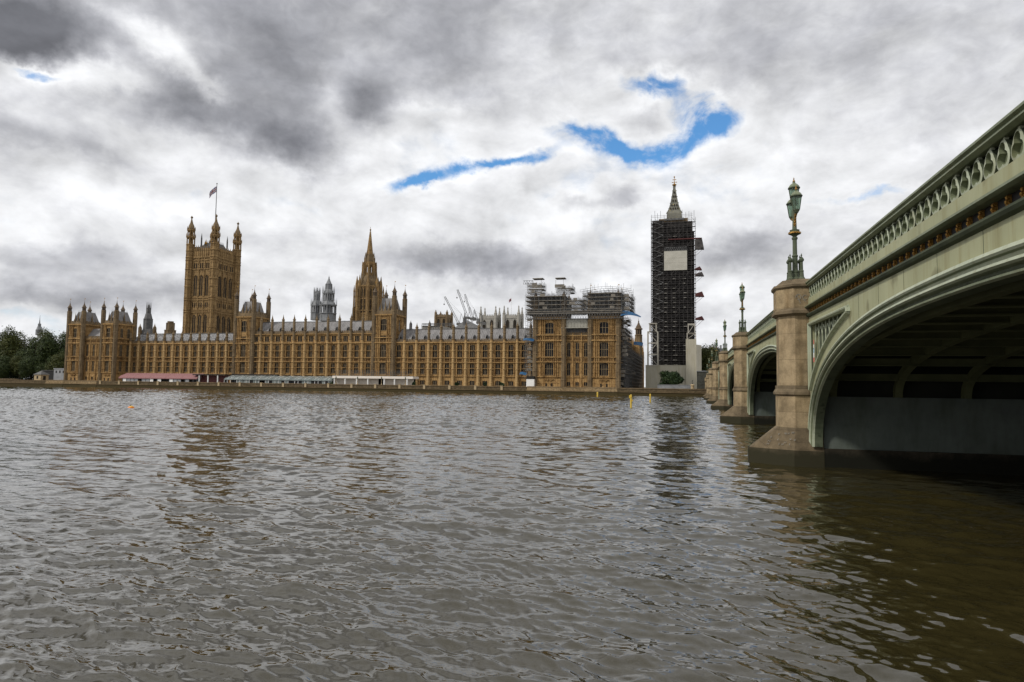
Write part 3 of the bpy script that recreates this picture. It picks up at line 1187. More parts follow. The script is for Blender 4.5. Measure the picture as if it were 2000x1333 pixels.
def build_pier(k):
    y = P_Y[k]
    ztop = T(y) + 0.02
    if k == 0:
        hw = 1.1
    hw = HW
    pr = bpy.data.objects.new('pier', None)
    COL.objects.link(pr)
    pr.parent = bridge
    pr.location = Vector((0, y, 0)) - Vector((WL[bridge.name].x - FX, 0, 0))
    pr.location = Vector((0, y, 0))
    WL[pr.name] = Vector((FX, y, 0))
    back = FX + 0.25

    def pol(nose, hw_, ch, bk=back, chy=None):
        chy = ch if chy is None else chy
        return shift([(bk, hw_), (bk, -hw_), (nose + ch, -hw_), (nose, -hw_ + chy), (nose, hw_ - chy), (nose + ch, hw_)][::-1], y)
    m = MB()
    shaft_n = 3.68
    m.prism(pol(shaft_n, hw, .60), 3.45, ztop - 1.55)
    m.prism(pol(shaft_n - .06, hw + .05, .62), 1.55, 3.0)
    m.build('shaft', GRANITE, pr)
    m = MB()
    m.prism(pol(shaft_n - .06, hw + .05, .62), 3.0, 3.06, pol(shaft_n - .15, hw + .14, .66))
    m.prism(pol(shaft_n - .15, hw + .14, .66), 3.06, 3.16)
    m.prism(pol(shaft_n - .15, hw + .14, .66), 3.16, 3.34, pol(shaft_n - .05, hw + .05, .62))
    m.prism(pol(shaft_n - .07, hw + .07, .63), 3.34, 3.45)
    m.build('ledge', GRANITE_D, pr)
    m = MB()
    z = ztop - 1.55
    m.prism(pol(shaft_n, hw, .60), z, z + .10, pol(shaft_n - .18, hw + .20, .68))
    m.prism(pol(shaft_n - .18, hw + .20, .68), z + .10, z + .22)
    m.prism(pol(shaft_n - .18, hw + .20, .68), z + .22, z + .34, pol(shaft_n - .08, hw + .1, .64))
    cap = m.build('cap_ledge', GRANITE_D, pr)
    m = MB()
    m.prism(pol(shaft_n - .10, hw + .11, .65), z + .34, ztop - .35)
    m.build('cap', GRANITE, pr)
    m = MB()
    m.prism(pol(shaft_n - .10, hw + .11, .65), ztop - .35, ztop - .26, pol(shaft_n - .19, hw + .2, .69))
    m.prism(pol(shaft_n - .19, hw + .2, .69), ztop - .26, ztop - .16)
    m.prism(pol(shaft_n - .12, hw + .13, .66), ztop - .16, ztop + .12, pol(shaft_n + .20, hw - .25, .50))
    m.build('cap_top', GRANITE_D, pr)
    m = MB()
    big = pol(2.44, hw + .24, 1.72, FX + .48, 1.05)
    m.prism(big, 0.66, 1.62, pol(shaft_n - .06, hw + .05, .62, FX + .48))
    m.build('skirt', GRANITE_D, pr)
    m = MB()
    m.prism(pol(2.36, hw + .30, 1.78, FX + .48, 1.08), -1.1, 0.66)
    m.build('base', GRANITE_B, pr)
    m = MB()
    m.box(FX + .48, BR_X1, y - hw - .28, y + hw + .28, -1.1, 0.78)
    m.build('footing', FOOTING, pr)
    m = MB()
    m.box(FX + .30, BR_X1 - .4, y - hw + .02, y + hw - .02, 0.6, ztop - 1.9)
    m.build('core', NEARBLACK, pr)
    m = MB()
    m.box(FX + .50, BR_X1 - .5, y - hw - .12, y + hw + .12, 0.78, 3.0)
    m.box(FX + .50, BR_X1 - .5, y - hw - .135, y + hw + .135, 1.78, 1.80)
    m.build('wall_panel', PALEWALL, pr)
    return pr, cap


piers = []
for k in range(0, 8):
    piers.append(build_pier(k))
# far abutment wall of the bridge
m = MB()
m.box(FX + .3, BR_X1, P_Y[7] + HW, 262, -1, 6.6)
m.build('abutment_wall', GRANITE, bridge)


def scribble(name, pts, mat, parent, r=.008):
    m_ = MB()
    for line in pts:
        m_.path(line, r, 4)
    return m_.build(name, mat, parent)


# chalk marks on the nearest pier: two rounded letters on the cap, scrawl on the skirt
pr1 = piers[1][0]
yy = P_Y[1] - HW - .12
zc = T(P_Y[1]) - 0.80


def arc_pts(cx, cz, rx, rz, a0, a1, n=10):
    return [(cx + rx * cos(radians(a0 + (a1 - a0) * i / n)), yy - .0, cz + rz * sin(radians(a0 + (a1 - a0) * i / n))) for i in range(n + 1)]


scribble('chalk_letters', [arc_pts(4.42, zc + .08, .11, .12, -120, 200), [(4.37, yy, zc + .16), (4.43, yy, zc - .02), (4.50, yy, zc - .20)],
                           arc_pts(4.68, zc + .06, .09, .10, 40, 330), [(4.6, yy, zc - .02), (4.74, yy, zc - .14)]], ABBEY, pr1, .012)
sk = []
rs_ = random.Random(3)
for i in range(16):
    u, w = rs_.uniform(-.9, .5), rs_.uniform(.15, .75)
    # the sloping chamfer face of the skirt, between its lower and upper outlines
    lo = Vector((2.44 + 1.72 * (u + .9) / 1.4, P_Y[1] - .29 - 1.05 * (u + .9) / 1.4, .66))
    hi = Vector((3.62 + .62 * (u + .9) / 1.4, P_Y[1] - .53 - .62 * (u + .9) / 1.4, 1.62))
    p = lo.lerp(hi, w) + Vector((-.012, -.012, .012))
    q = p + Vector((rs_.uniform(-.06, .12), rs_.uniform(-.1, .02), 0)) * .8
    sk.append([p, p.lerp(q, .5) + Vector((0, 0, .06)), q, q + Vector((.03, -.03, .07))])
scribble('chalk_scrawl', sk, ABBEY, pr1, .009)
# a torn sticker, red, white and blue, caught in the tracery by the nearest pier
st = MB()
ys_ = P_Y[1] - HW - .75
for i, (zz, mi) in enumerate(((4.55, 0), (4.75, 1), (4.95, 2), (5.12, 1), (5.3, 0))):
    st.cur = mi
    st.box(FX + .05, FX + .06, ys_ - .12 + .03 * (i % 2), ys_ + .12 - .02 * i, zz - .1, zz + .1)
sto = st.build('sticker', [paint('sticker_red', (.5, .08, .07), (.6, .2, .18), 9), WHITE, paint('sticker_blue', (.2, .4, .55), (.5, .6, .65), 9)], bridge)


def build_lamp():
    t = thing('street_lamp', 'x', 'street lamp', (0, 0, 0), 'triple lanterns on the bridge piers')
    m = MB()
    m.lathe(0, 0, [(.23, 0), (.23, .16), (.17, .22), (.15, .42), (.17, .46), (.125, .52), (.115, 1.15), (.14, 1.2), (.10, 1.27), (.095, 1.95), (.13, 1.99), (.13, 2.05), (.09, 2.09), (.09, 2.12)], 12)
    m.build('pole', GREEN_D, t, local=True)
    m = MB()
    m.lathe(0, 0, [(.10, 2.12), (.14, 2.16), (.26, 2.22), (.27, 2.30), (.20, 2.34), (.22, 2.40), (.10, 2.44), (.085, 2.9), (.10, 3.3), (.07, 3.5), (.08, 3.62)], 12)
    m.build('collar', GREEN_D, t, local=True)
    m = MB()
    m.lathe(0, 0, [(.262, 2.215), (.28, 2.23), (.28, 2.29), (.262, 2.305)], 12)
    m.build('gilded_band', GOLD, t, local=True)
    for dx, dy in ((-.24, -.24), (.24, -.24), (-.24, .24), (.24, .24)):
        m = MB()
        m.lathe(dx, dy, [(.15, 0), (.15, .12), (.10, .20), (.085, .42), (.10, .46), (.065, .52), (.06, .88), (.10, .92), (.115, .98), (.08, 1.05), (.03, 1.11), (.02, 1.16), (.045, 1.18), (.02, 1.22), (.008, 1.27)], 8)
        m.tube((dx, dy, .95), (dx * .3, dy * .3, .95), .022, 5)
        m.tube((dx, dy, .5), (dx * .3, dy * .3, .5), .022, 5)
        m.build('colonette', GREEN_D, t, local=True)
    for sg in (-1, 1):
        m = MB()
        pts = [(0, 0, 2.42), (0, sg * .13, 2.75), (0, sg * .30, 2.95), (0, sg * .50, 3.02), (0, sg * .66, 3.05)]
        m.path(pts, .045, 6)
        for p, q in zip(pts, pts[1:]):
            for u in (.25, .75):
                c = Vector(p).lerp(Vector(q), u)
                m.ell(c, (.06, .06, .06), 6, 4)
        m.path([(0, sg * .08, 3.25), (0, sg * .26, 3.2), (0, sg * .36, 3.05)], .025, 5)
        m.build('arm', GOLD, t, local=True)

    def lantern(y, z, s=1.0):
        m_ = MB()
        m_.lathe(0, y, [(.03, z - .14), (.09, z - .08), (.11, z - .04), (.135, z), (.15, z + .03), (.15, z + .05)], 8)
        for k2 in range(8):
            a = pi / 8 + k2 * pi / 4
            m_.tube((.145 * s * cos(a), y + .145 * s * sin(a), z + .04), (.232 * s * cos(a), y + .232 * s * sin(a), z + .64), .014, 4)
        m_.lathe(0, y, [(.24, z + .62), (.275, z + .64), (.275, z + .68), (.24, z + .70)], 8)
        lan = m_.build('lantern', GREEN_D, t, local=True)
        g = MB()
        g.lathe(0, y, [(.135, z + .05), (.222, z + .63)], 8)
        g.build('lantern_glass', LGLASS, lan, local=True)
        g = MB()
        g.lathe(0, y, [(.25, z + .69), (.225, z + .75), (.165, z + .82), (.09, z + .88), (.055, z + .91), (.055, z + .93), (.075, z + .945), (.05, z + .96)], 8)
        g.build('lantern_roof', GREEN_M, lan, local=True)
        g = MB()
        g.lathe(0, y, [(.045, z + .955), (.06, z + .985), (.05, z + 1.02), (.025, z + 1.04), (.015, z + 1.07), (.04, z + 1.09), (.015, z + 1.12), (.006, z + 1.17)], 8)
        g.build('finial', GOLD, lan, local=True)
        g = MB()
        g.lathe(0, y, [(.03, z + .05), (.045, z + .12), (.03, z + .22)], 8)
        g.build('lamp_burner', WHITE, lan, local=True)
    lantern(0, 3.70)
    lantern(.66, 3.14)
    lantern(-.66, 3.14)
    return t


lamp = build_lamp()
LAMP_LABELS = {
    1: 'nearest and largest triple lantern lamp, on the tall granite pier beside the big arch',
    2: 'second triple lantern lamp along the bridge, on the pier just behind the nearest pier',
    3: 'third triple lantern lamp along the bridge, counted from the nearest pier',
    4: 'fourth triple lantern lamp along the bridge, counted from the nearest pier',
    5: 'fifth triple lantern lamp along the bridge, seen small over the row of piers',
    6: 'sixth triple lantern lamp along the bridge, last one over a river pier',
    7: 'farthest triple lantern lamp, at the far end of the bridge by the palace bank'}
for k in range(1, 8):
    o = lamp if k == 1 else copy_tree(lamp)
    o.location = (4.47, P_Y[k], T(P_Y[k]) + .12)
    o['label'] = LAMP_LABELS[k]

# ================================================================== THE PALACE
PY, WY = 257.4, 266.0          # front planes of the end pavilions and of the wings
palace = thing('palace', 'long golden stone Gothic palace with turreted end pavilions along the river', 'palace', (-160, WY, 2.2))


def make_window(w, h, lights, transoms, arch=True, name='window', depth=.30, mull=MULL):
    """origin at sill centre, facing -Y; glass, stone mullions and a traceried head in one mesh"""
    m_ = MB()
    m_.cur = 1
    m_.add([(-w / 2 - .02, depth, -.02), (w / 2 + .02, depth, -.02), (w / 2 + .02, depth, h + .02), (-w / 2 - .02, depth, h + .02)], [(0, 1, 2, 3)])
    m_.cur = 0
    t = .085
    for i in range(1, lights):
        x_ = -w / 2 + w * i / lights
        m_.box(x_ - t, x_ + t, depth - .2, depth - .02, 0, h)
    for z_ in transoms:
        m_.box(-w / 2, w / 2, depth - .17, depth - .015, h * z_ - t, h * z_ + t)
    if arch:
        m_.slab([(-w / 2 + w * i / 6, depth - .15, h - .02) for i in range(7)],
                [(-w / 2 + w * i / 6, depth - .15, h - .06 - .55 * abs(i / 3 - 1) ** 2) for i in range(7)], (0, .12, 0))
    m_.box(-w / 2 - .12, w / 2 + .12, -.16, .1, -.16, -.02)
    o = m_.build(name, [mull, GLASS_D], palace)
    return o


WIN = {}


def window_at(key, x_, yf, z_, w, h, lights, transoms, arch=True, name='window', parent=None, facing='front', depth=.30, mull=None):
    par = parent or palace
    kk = (key, name)
    if kk not in WIN:
        o = make_window(w, h, lights, transoms, arch, name, depth, mull or MULL)
        WIN[kk] = o
        if par is not palace:
            o.parent = par
    else:
        o = WIN[kk].copy()
        COL.objects.link(o)
        o.parent = par
    o.location = Vector((x_, yf, z_)) - WL[par.name]
    if facing == 'side':
        o.rotation_euler = (0, 0, radians(90))
    return o


def wall_cols(m_, a0, a1, front, thick, z0, z1, openings, axis='x'):
    """a wall from a0 to a1 with rectangular openings [(a, width, [(z0,z1)...])]; axis y = a wall facing +X at x=front"""
    def bx(p, q, za, zb):
        if q - p < .01 or zb - za < .01:
            return
        if axis == 'x':
            m_.box(p, q, front, front + thick, za, zb)
        else:
            m_.box(front - thick, front, p, q, za, zb)
    cur = a0
    for a, w, spans in sorted(openings):
        bx(cur, a - w / 2, z0, z1)
        z_ = z0
        for (s0, s1) in sorted(spans):
            bx(a - w / 2, a + w / 2, z_, s0)
            z_ = s1
        bx(a - w / 2, a + w / 2, z_, z1)
        cur = a + w / 2
    bx(cur, a1, z0, z1)


def courses(m_, a0, a1, front, zs, axis='x', ends=True):
    for z_, h_, pr_ in zs:
        if axis == 'x':
            m_.box(a0, a1, front - pr_, front + .05, z_, z_ + h_)
        else:
            m_.box(front - .05, front + pr_, a0, a1, z_, z_ + h_)


def turret(parent, cx, cy, r, z0, z1, zt, name='turret', mat=None, open_top=False, spire_mat=None):
    """octagonal turret with ribs, rings, lantern top and ogee cap"""
    mat = mat or STONE_D
    m_ = MB()
    m_.lathe(cx, cy, [(r, z0), (r, z1)], 8)
    h_ = z1 - z0
    nr = max(2, int(h_ / 3.2))
    for i in range(nr + 1):
        z_ = z0 + h_ * i / nr
        m_.lathe(cx, cy, [(r * 1.02, z_ - .3), (r * 1.14, z_ - .15), (r * 1.14, z_ + .05), (r * 1.02, z_ + .2)], 8)
    for k2 in range(8):
        a = pi / 8 + k2 * pi / 4
        m_.box(cx + r * cos(a) - .09, cx + r * cos(a) + .09, cy + r * sin(a) - .09, cy + r * sin(a) + .09, z0, z1)
    o = m_.build(name, mat, parent)
    hs = zt - z1
    m_ = MB()
    m_.lathe(cx, cy, [(r * .9, z1), (r * .9, z1 + hs * .30), (r * 1.18, z1 + hs * .32), (r * 1.18, z1 + hs * .36), (r * .85, z1 + hs * .40), (r * .78, z1 + hs * .47), (r * .42, z1 + hs * .58), (r * .20, z1 + hs * .70), (r * .13, z1 + hs * .74), (r * .24, z1 + hs * .77), (r * .08, z1 + hs * .80), (.06, z1 + hs * .90), (.03, zt)], 8)
    m_.cur = 1
    for k2 in range(8):
        a = k2 * pi / 4
        q = r * .9 * cos(pi / 8)
        c_, s_ = cos(a), sin(a)
        hw_ = r * .17
        p_ = (cx + c_ * (q + .012), cy + s_ * (q + .012))
        m_.add([(p_[0] - s_ * hw_, p_[1] + c_ * hw_, z1 + hs * .05), (p_[0] + s_ * hw_, p_[1] - c_ * hw_, z1 + hs * .05), (p_[0] + s_ * hw_, p_[1] - c_ * hw_, z1 + hs * .26), (p_[0] - s_ * hw_, p_[1] + c_ * hw_, z1 + hs * .26)], [(0, 1, 2, 3)])
    m_.build('spire', [spire_mat or STONE_S, DARKIN], o)
    if zt - z0 > 6:
        m_ = MB()
        m_.tube((cx, cy, zt - .1), (cx, cy, zt + 1.0), .035, 4)
        m_.add([(cx, cy - .02, zt + .5), (cx + .45, cy - .02, zt + .55), (cx + .45, cy - .02, zt + .85), (cx, cy - .02, zt + .9), (cx, cy + .02, zt + .5), (cx + .45, cy + .02, zt + .55), (cx + .45, cy + .02, zt + .85), (cx, cy + .02, zt + .9)], [(0, 1, 2, 3), (7, 6, 5, 4), (0, 4, 5, 1), (3, 2, 6, 7)])
        m_.build('weathervane', GOLD, o)
    return o


def parapet(m_, a0, a1, front, z0, h_, axis='x', pitch=1.0, thick=.35):
    n = max(2, int((a1 - a0) / pitch))
    d = (a1 - a0) / n
    for i in range(n):
        p = a0 + i * d
        for (q0, q1, zt) in ((p, p + d * .55, z0 + h_), (p + d * .55, p + d, z0 + h_ * .66)):
            if axis == 'x':
                m_.box(q0, q1, front, front + thick, z0, zt)
            else:
                m_.box(front - thick, front, q0, q1, z0, zt)


Z_PL, Z_B0, Z_B1, Z_C = 6.9, 12.45, 14.4, 20.8    # plinth line, band of carved panels, main cornice


def carved_band(m_, a0, a1, front, z0, z1, axis='x', step=1.25):
    n = max(1, int((a1 - a0) / step))
    d = (a1 - a0) / n
    for i in range(n):
        c = a0 + (i + .5) * d
        w = d * .30
        if axis == 'x':
            m_.box(c - w, c + w, front - .12, front + .02, z0 + .45, z1 - .35)
            m_.box(c + d / 2 - .07, c + d / 2 + .07, front - .16, front + .02, z0, z1)
        else:
            m_.box(front - .02, front + .12, c - w, c + w, z0 + .45, z1 - .35)
            m_.box(front - .02, front + .16, c + d / 2 - .07, c + d / 2 + .07, z0, z1)


def buttress(x_, yf, ztop, zpin, r=.58):
    m_ = MB()
    cy_ = yf - .45
    zc1 = Z_C + 1.5
    m_.lathe(x_, cy_, [(r * 1.5, 2.2), (r * 1.5, 4.2), (r * 1.25, 4.6), (r * 1.25, Z_PL - .2), (r * 1.1, Z_PL + .1), (r, Z_PL + .3), (r, zc1)], 8)
    for z_ in (Z_PL, 9.7, Z_B0, Z_B1, 17.4, Z_C):
        m_.lathe(x_, cy_, [(r * 1.05, z_ - .25), (r * 1.32, z_ - .1), (r * 1.32, z_ + .15), (r * 1.05, z_ + .3)], 8)
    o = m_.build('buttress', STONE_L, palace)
    m_ = MB()
    m_.lathe(x_, cy_, [(r * .98, zc1), (r * .98, ztop), (r * 1.25, ztop + .15), (r * 1.25, ztop + .3), (r * .75, ztop + .55), (r * .35, ztop + (zpin - ztop) * .55), (r * .15, ztop + (zpin - ztop) * .7), (r * .28, ztop + (zpin - ztop) * .74), (.06, ztop + (zpin - ztop) * .8), (.03, zpin)], 8)
    for z_ in (zc1, (zc1 + ztop) / 2):
        m_.lathe(x_, cy_, [(r * 1.02, z_ - .2), (r * 1.3, z_ - .05), (r * 1.3, z_ + .15), (r * 1.02, z_ + .3)], 8)
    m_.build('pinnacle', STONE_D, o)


BUT0 = {}


def buttress_copy(x_, yf, ztop, zpin):
    key = (yf, ztop, zpin)
    if key not in BUT0:
        buttress(0, yf, ztop, zpin)
        BUT0[key] = palace.children[-1] if False else [c for c in palace.children if c.name.startswith('buttress')][-1]
        o = BUT0[key]
    else:
        o = copy_tree(BUT0[key], palace)
    o.location = Vector((x_, 0, 0)) - WL[palace.name]


def wing(x0, x1, xs, yf, attic, ground_windows, pin_top, pin_tip, ridge, roofmat, skip_but=()):
    sp = (xs[-1] - xs[0]) / (len(xs) - 1)
    ww = min(2.15, sp * .42)
    rows = [(Z_PL + .75, Z_B0 - .25), (Z_B1 + .3, Z_C - .9)]
    op = []
    zt = Z_C + 4.0 if attic else Z_C
    for x_ in xs:
        spans = list(rows)
        if ground_windows:
            spans.append((3.1, 4.9))
        if attic:
            spans.append((Z_C + .9, Z_C + 3.2))
        op.append((x_, ww, spans))
    m_ = MB()
    wall_cols(m_, x0, x1, yf, .6, 2.2, zt, op)
    courses(m_, x0, x1, yf, [(Z_PL - .25, .3, .45), (Z_B0 - .12, .4, .6), (Z_B1 - .2, .4, .6), (Z_C - .15, .55, .75), (9.9, .2, .3), (17.3, .2, .3)])
    if attic:
        courses(m_, x0, x1, yf, [(Z_C + 3.85, .42, .55)])
    # slender panel ribs either side of each window
    for x_ in xs:
        for dx in (ww / 2 + .22, ww / 2 + .85):
            for sg in (-1, 1):
                if dx < sp / 2 - .5:
                    m_.box(x_ + sg * dx - .14, x_ + sg * dx + .14, yf - .40, yf + .02, Z_PL + .1, Z_C - .2)
        # small niche heads over the windows
        m_.box(x_ - ww / 2 - .3, x_ + ww / 2 + .3, yf - .12, yf + .02, Z_B0 - .62, Z_B0 - .50)
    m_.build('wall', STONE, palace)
    m_ = MB()
    carved_band(m_, x0, x1, yf, Z_B0 + .1, Z_B1 - .1)
    m_.box(x0 + .05, x1 - .05, yf - .03, yf + .01, Z_B0 + .1, Z_B1 - .1)
    m_.build('carved_band', STONE_P, palace)
    # the dark inside, so that the openings are real
    m_ = MB()
    m_.box(x0 + .3, x1 - .3, yf + .75, yf + 14, 2.3, zt - .3)
    m_.build('interior', DARKIN, palace)
    for x_ in xs:
        window_at('tall', x_, yf, rows[0][0], 2.15 if ww >= 2.15 else ww, rows[0][1] - rows[0][0], 3, (.5,))
        window_at('tall2', x_, yf, rows[1][0], ww, rows[1][1] - rows[1][0], 3, (.52,))
        if ground_windows:
            window_at('low', x_, yf, 3.1, ww, 1.8, 3, (), False, 'basement_window')
        if attic:
            window_at('attic', x_, yf, Z_C + .9, ww, 2.3, 3, (), False, 'attic_window')
    # buttresses between the bays
    for i in range(len(xs) + 1):
        x_ = xs[0] + (i - .5) * sp
        if x0 + .6 < x_ < x1 - .6:
            buttress_copy(x_, yf, pin_top, pin_tip)
    m_ = MB()
    parapet(m_, x0, x1, yf - .1, zt + .1, 1.55, pitch=.95)
    m_.box(x0, x1, yf - .17, yf - .1, zt + .35, zt + .5)
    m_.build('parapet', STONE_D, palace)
    m_ = MB()
    zr0 = zt + .3
    yr = yf + .8
    dy = (ridge - zr0) * .95
    m_.add([(x0, yr, zr0), (x1, yr, zr0), (x1, yr + dy, ridge), (x0, yr + dy, ridge), (x0, yr + 2 * dy, zr0), (x1, yr + 2 * dy, zr0)],
           [(0, 1, 2, 3), (3, 2, 5, 4), (0, 3, 4), (1, 5, 2), (0, 4, 5, 1)])
    for i in range(int((x1 - x0) / .8)):
        xx = x0 + (i + .5) * .8
        dxr = Vector((0, dy, ridge - zr0)).normalized()
        p = Vector((xx, yr, zr0)) + Vector((0, -.03, .03))
        m_.tube(p, p + dxr * (Vector((0, dy, ridge - zr0)).length), .05, 4)
    roof = m_.build('roof', roofmat, palace)
    m_ = MB()
    m_.box(x0, x1, yr + dy - .08, yr + dy + .08, ridge, ridge + .25)
    for i in range(int((x1 - x0) / .6)):
        xx = x0 + i * .6
        m_.box(xx, xx + .2, yr + dy - .04, yr + dy + .04, ridge + .25, ridge + .55)
    m_.build('ridge_cresting', LEAD_D, roof)
    for x_ in xs:
        m_ = MB()
        u = .30
        yd, zd = yr + dy * u, zr0 + (ridge - zr0) * u
        m_.add([(x_ - .45, yd - .75, zd - .35), (x_ + .45, yd - .75, zd - .35), (x_ + .45, yd - .75, zd + .45), (x_, yd - .75, zd + 1.35), (x_ - .45, yd - .75, zd + .45),
                (x_ - .45, yd + .9, zd - .35), (x_ + .45, yd + .9, zd - .35), (x_ + .45, yd + .9, zd + .45), (x_, yd + .9, zd + 1.35), (x_ - .45, yd + .9, zd + .45)],
               [(0, 1, 2, 3, 4), (1, 6, 7, 2), (2, 7, 8, 3), (3, 8, 9, 4), (4, 9, 5, 0)])
        m_.cur = 1
        m_.add([(x_ - .28, yd - .765, zd - .1), (x_ + .28, yd - .765, zd - .1), (x_ + .28, yd - .765, zd + .4), (x_, yd - .765, zd + .85), (x_ - .28, yd - .765, zd + .4)], [(0, 1, 2, 3, 4)])
        m_.build('dormer', [LEAD_D, DARKIN], roof)


def lin(a, b, n):
    return [a + (b - a) * i / (n - 1) for i in range(n)]


SX1, NX0 = -264.6, -60.6
wing(SX1, -204.5, lin(-261.3, -206.7, 12), WY, False, False, 25.2, 27.4, 25.9, LEAD_P)
wing(-204.5, -124.8, lin(-193.3, -136.6, 11), WY - .6, True, False, 31.2, 34.0, 30.9, LEAD)
wing(-124.8, NX0, lin(-122.6, -67.0, 11), WY, False, True, 27.2, 29.6, 27.0, LEAD)


def tower_block(x0, x1, y0, y1, z0, zc, zb, openings_front, openings_side, tr, tz1, tzt, roof_z, front_rows=None, base=2.2, mid_pins=True, side_face=True):
    """square block of a pavilion or centre tower: pierced walls, battlement, corner turrets, steep hipped roof"""
    m_ = MB()
    wall_cols(m_, x0, x1, y0, .6, z0, zc, openings_front)
    wall_cols(m_, y0 + .6, y1, x1, .6, z0, zc, openings_side, 'y')
    m_.box(x0, x0 + .6, y0 + .6, y1, z0, zc)
    m_.box(x0 + .6, x1 - .6, y1 - .6, y1, z0, zc)
    allz = [(z_, h_, p_) for z_, h_, p_ in ((Z_PL - .25, .3, .45), (Z_B0 - .12, .4, .6), (Z_B1 - .2, .4, .6), (Z_C - .15, .5, .6), (Z_C + 2.1, .4, .55), (zc - .35, .6, .65)) if z_ > z0]
    courses(m_, x0 - .2, x1 + .2, y0, allz)
    courses(m_, y0 - .2, y1, x1, allz, 'y')
    for a, w, sp in openings_front:
        for dx in (w / 2 + .28, w / 2 + 1.05, w / 2 + 1.85):
            for sg in (-1, 1):
                if x0 + .3 < a + sg * dx < x1 - .3:
                    m_.box(a + sg * dx - .16, a + sg * dx + .16, y0 - .42, y0 + .02, max(z0, Z_PL) + .1, zc - .4)
    for a, w, sp in openings_side:
        for dx in (w / 2 + .25, w / 2 + .75):
            for sg in (-1, 1):
                if y0 + .3 < a + sg * dx < y1 - .3:
                    m_.box(x1 - .02, x1 + .3, a + sg * dx - .08, a + sg * dx + .08, max(z0, Z_PL) + .1, zc - .4)
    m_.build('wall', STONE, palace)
    m_ = MB()
    if z0 < Z_B0:
        carved_band(m_, x0 + .7, x1 - .7, y0, Z_B0 + .1, Z_B1 - .1)
        carved_band(m_, y0 + .7, y1 - .3, x1, Z_B0 + .1, Z_B1 - .1, 'y')
    carved_band(m_, x0 + .7, x1 - .7, y0, max(z0, Z_C) + .35, max(z0, Z_C) + 2.0, step=1.1)
    carved_band(m_, y0 + .7, y1 - .3, x1, max(z0, Z_C) + .35, max(z0, Z_C) + 2.0, 'y', step=1.1)
    m_.build('carved_band', STONE_P, palace)
    m_ = MB()
    m_.box(x0 + .75, x1 - .75, y0 + .75, y1 - .75, z0, zc - .2)
    m_.build('interior', DARKIN, palace)
    m_ = MB()
    parapet(m_, x0, x1, y0 - .12, zc + .1, zb - zc, pitch=1.5)
    parapet(m_, y0, y1, x1 + .12, zc + .1, zb - zc, 'y', pitch=1.5)
    parapet(m_, y0, y1, x0 + .23, zc + .1, zb - zc, 'y', pitch=1.5)
    parapet(m_, x0, x1, y1 - .23, zc + .1, zb - zc, pitch=1.5)
    m_.build('parapet', STONE_D, palace)
    for (cx, cy_) in ((x0 + tr * .2, y0 + tr * .2), (x1 - tr * .2, y0 + tr * .2), (x1 - tr * .2, y1 - tr * .2), (x0 + tr * .2, y1 - tr * .2)):
        turret(palace, cx, cy_, tr, base if cy_ < (y0 + y1) / 2 else max(z0, 20), tz1, tzt)
    if roof_z:
        m_ = MB()
        cx, cy_ = (x0 + x1) / 2, (y0 + y1) / 2
        ww, dd = (x1 - x0) / 2 - 1.0, (y1 - y0) / 2 - 1.0
        rings = [(1, zc + .2), (.93, zc + (roof_z - zc) * .25), (.78, zc + (roof_z - zc) * .6), (.60, roof_z)]
        rows_ = []
        for s_, z_ in rings:
            rows_.append([(cx - ww * s_, cy_ - dd * s_, z_), (cx + ww * s_, cy_ - dd * s_, z_), (cx + ww * s_, cy_ + dd * s_, z_), (cx - ww * s_, cy_ + dd * s_, z_), (cx - ww * s_, cy_ - dd * s_, z_)])
        m_.sheet(rows_)
        m_.add(rows_[-1][:4], [(0, 1, 2, 3)])
        n = 7
        s_ = .60
        for i in range(n + 1):
            for (px, py_) in ((cx - ww * s_ + 2 * ww * s_ * i / n, cy_ - dd * s_), (cx + ww * s_, cy_ - dd * s_ + 2 * dd * s_ * i / n)):
                m_.tube((px, py_, roof_z - .1), (px, py_, roof_z + .9), .06, 4, .02)
        r_ = m_.build('roof', LEAD, palace)
        for (px, py_, ax) in ((cx, cy_ - dd * .95, 0), (cx - ww * .5, cy_ - dd * .95, 0), (cx + ww * .5, cy_ - dd * .95, 0), (cx + ww * .95, cy_, 1)):
            m_ = MB()
            m_.box(px - .3, px + .3, py_ - .3, py_ + .3, zc + .3, zc + (roof_z - zc) * .45)
            m_.lathe(px, py_, [(.4, zc + (roof_z - zc) * .45), (.05, zc + (roof_z - zc) * .85), (.03, zc + (roof_z - zc) * .95)], 4)
            m_.build('dormer', STONE_D, r_)


RW = [(Z_PL + .6, Z_B0 - .2), (Z_B1 + .3, Z_C - .6)]
TOPW = (Z_C + 2.9, Z_C + 7.2)
ZTC, ZTB = 29.9, 31.6


def pav_windows(cx, y0, w, lights, top=True):
    for key, (a, b) in zip(('pa', 'pb'), RW):
        window_at((key, w), cx, y0, a, w, b - a, lights, (.45,))
    if top:
        window_at(('pt', 'x'), cx, y0, TOPW[0], 2.3, TOPW[1] - TOPW[0], 3, (.5,), True, 'attic_window')


# --- end pavilion by the trees (left in the view)
def opening(a, w, top=True, ground=True):
    sp = list(RW)
    if top:
        sp.append(TOPW)
    return (a, w, sp)


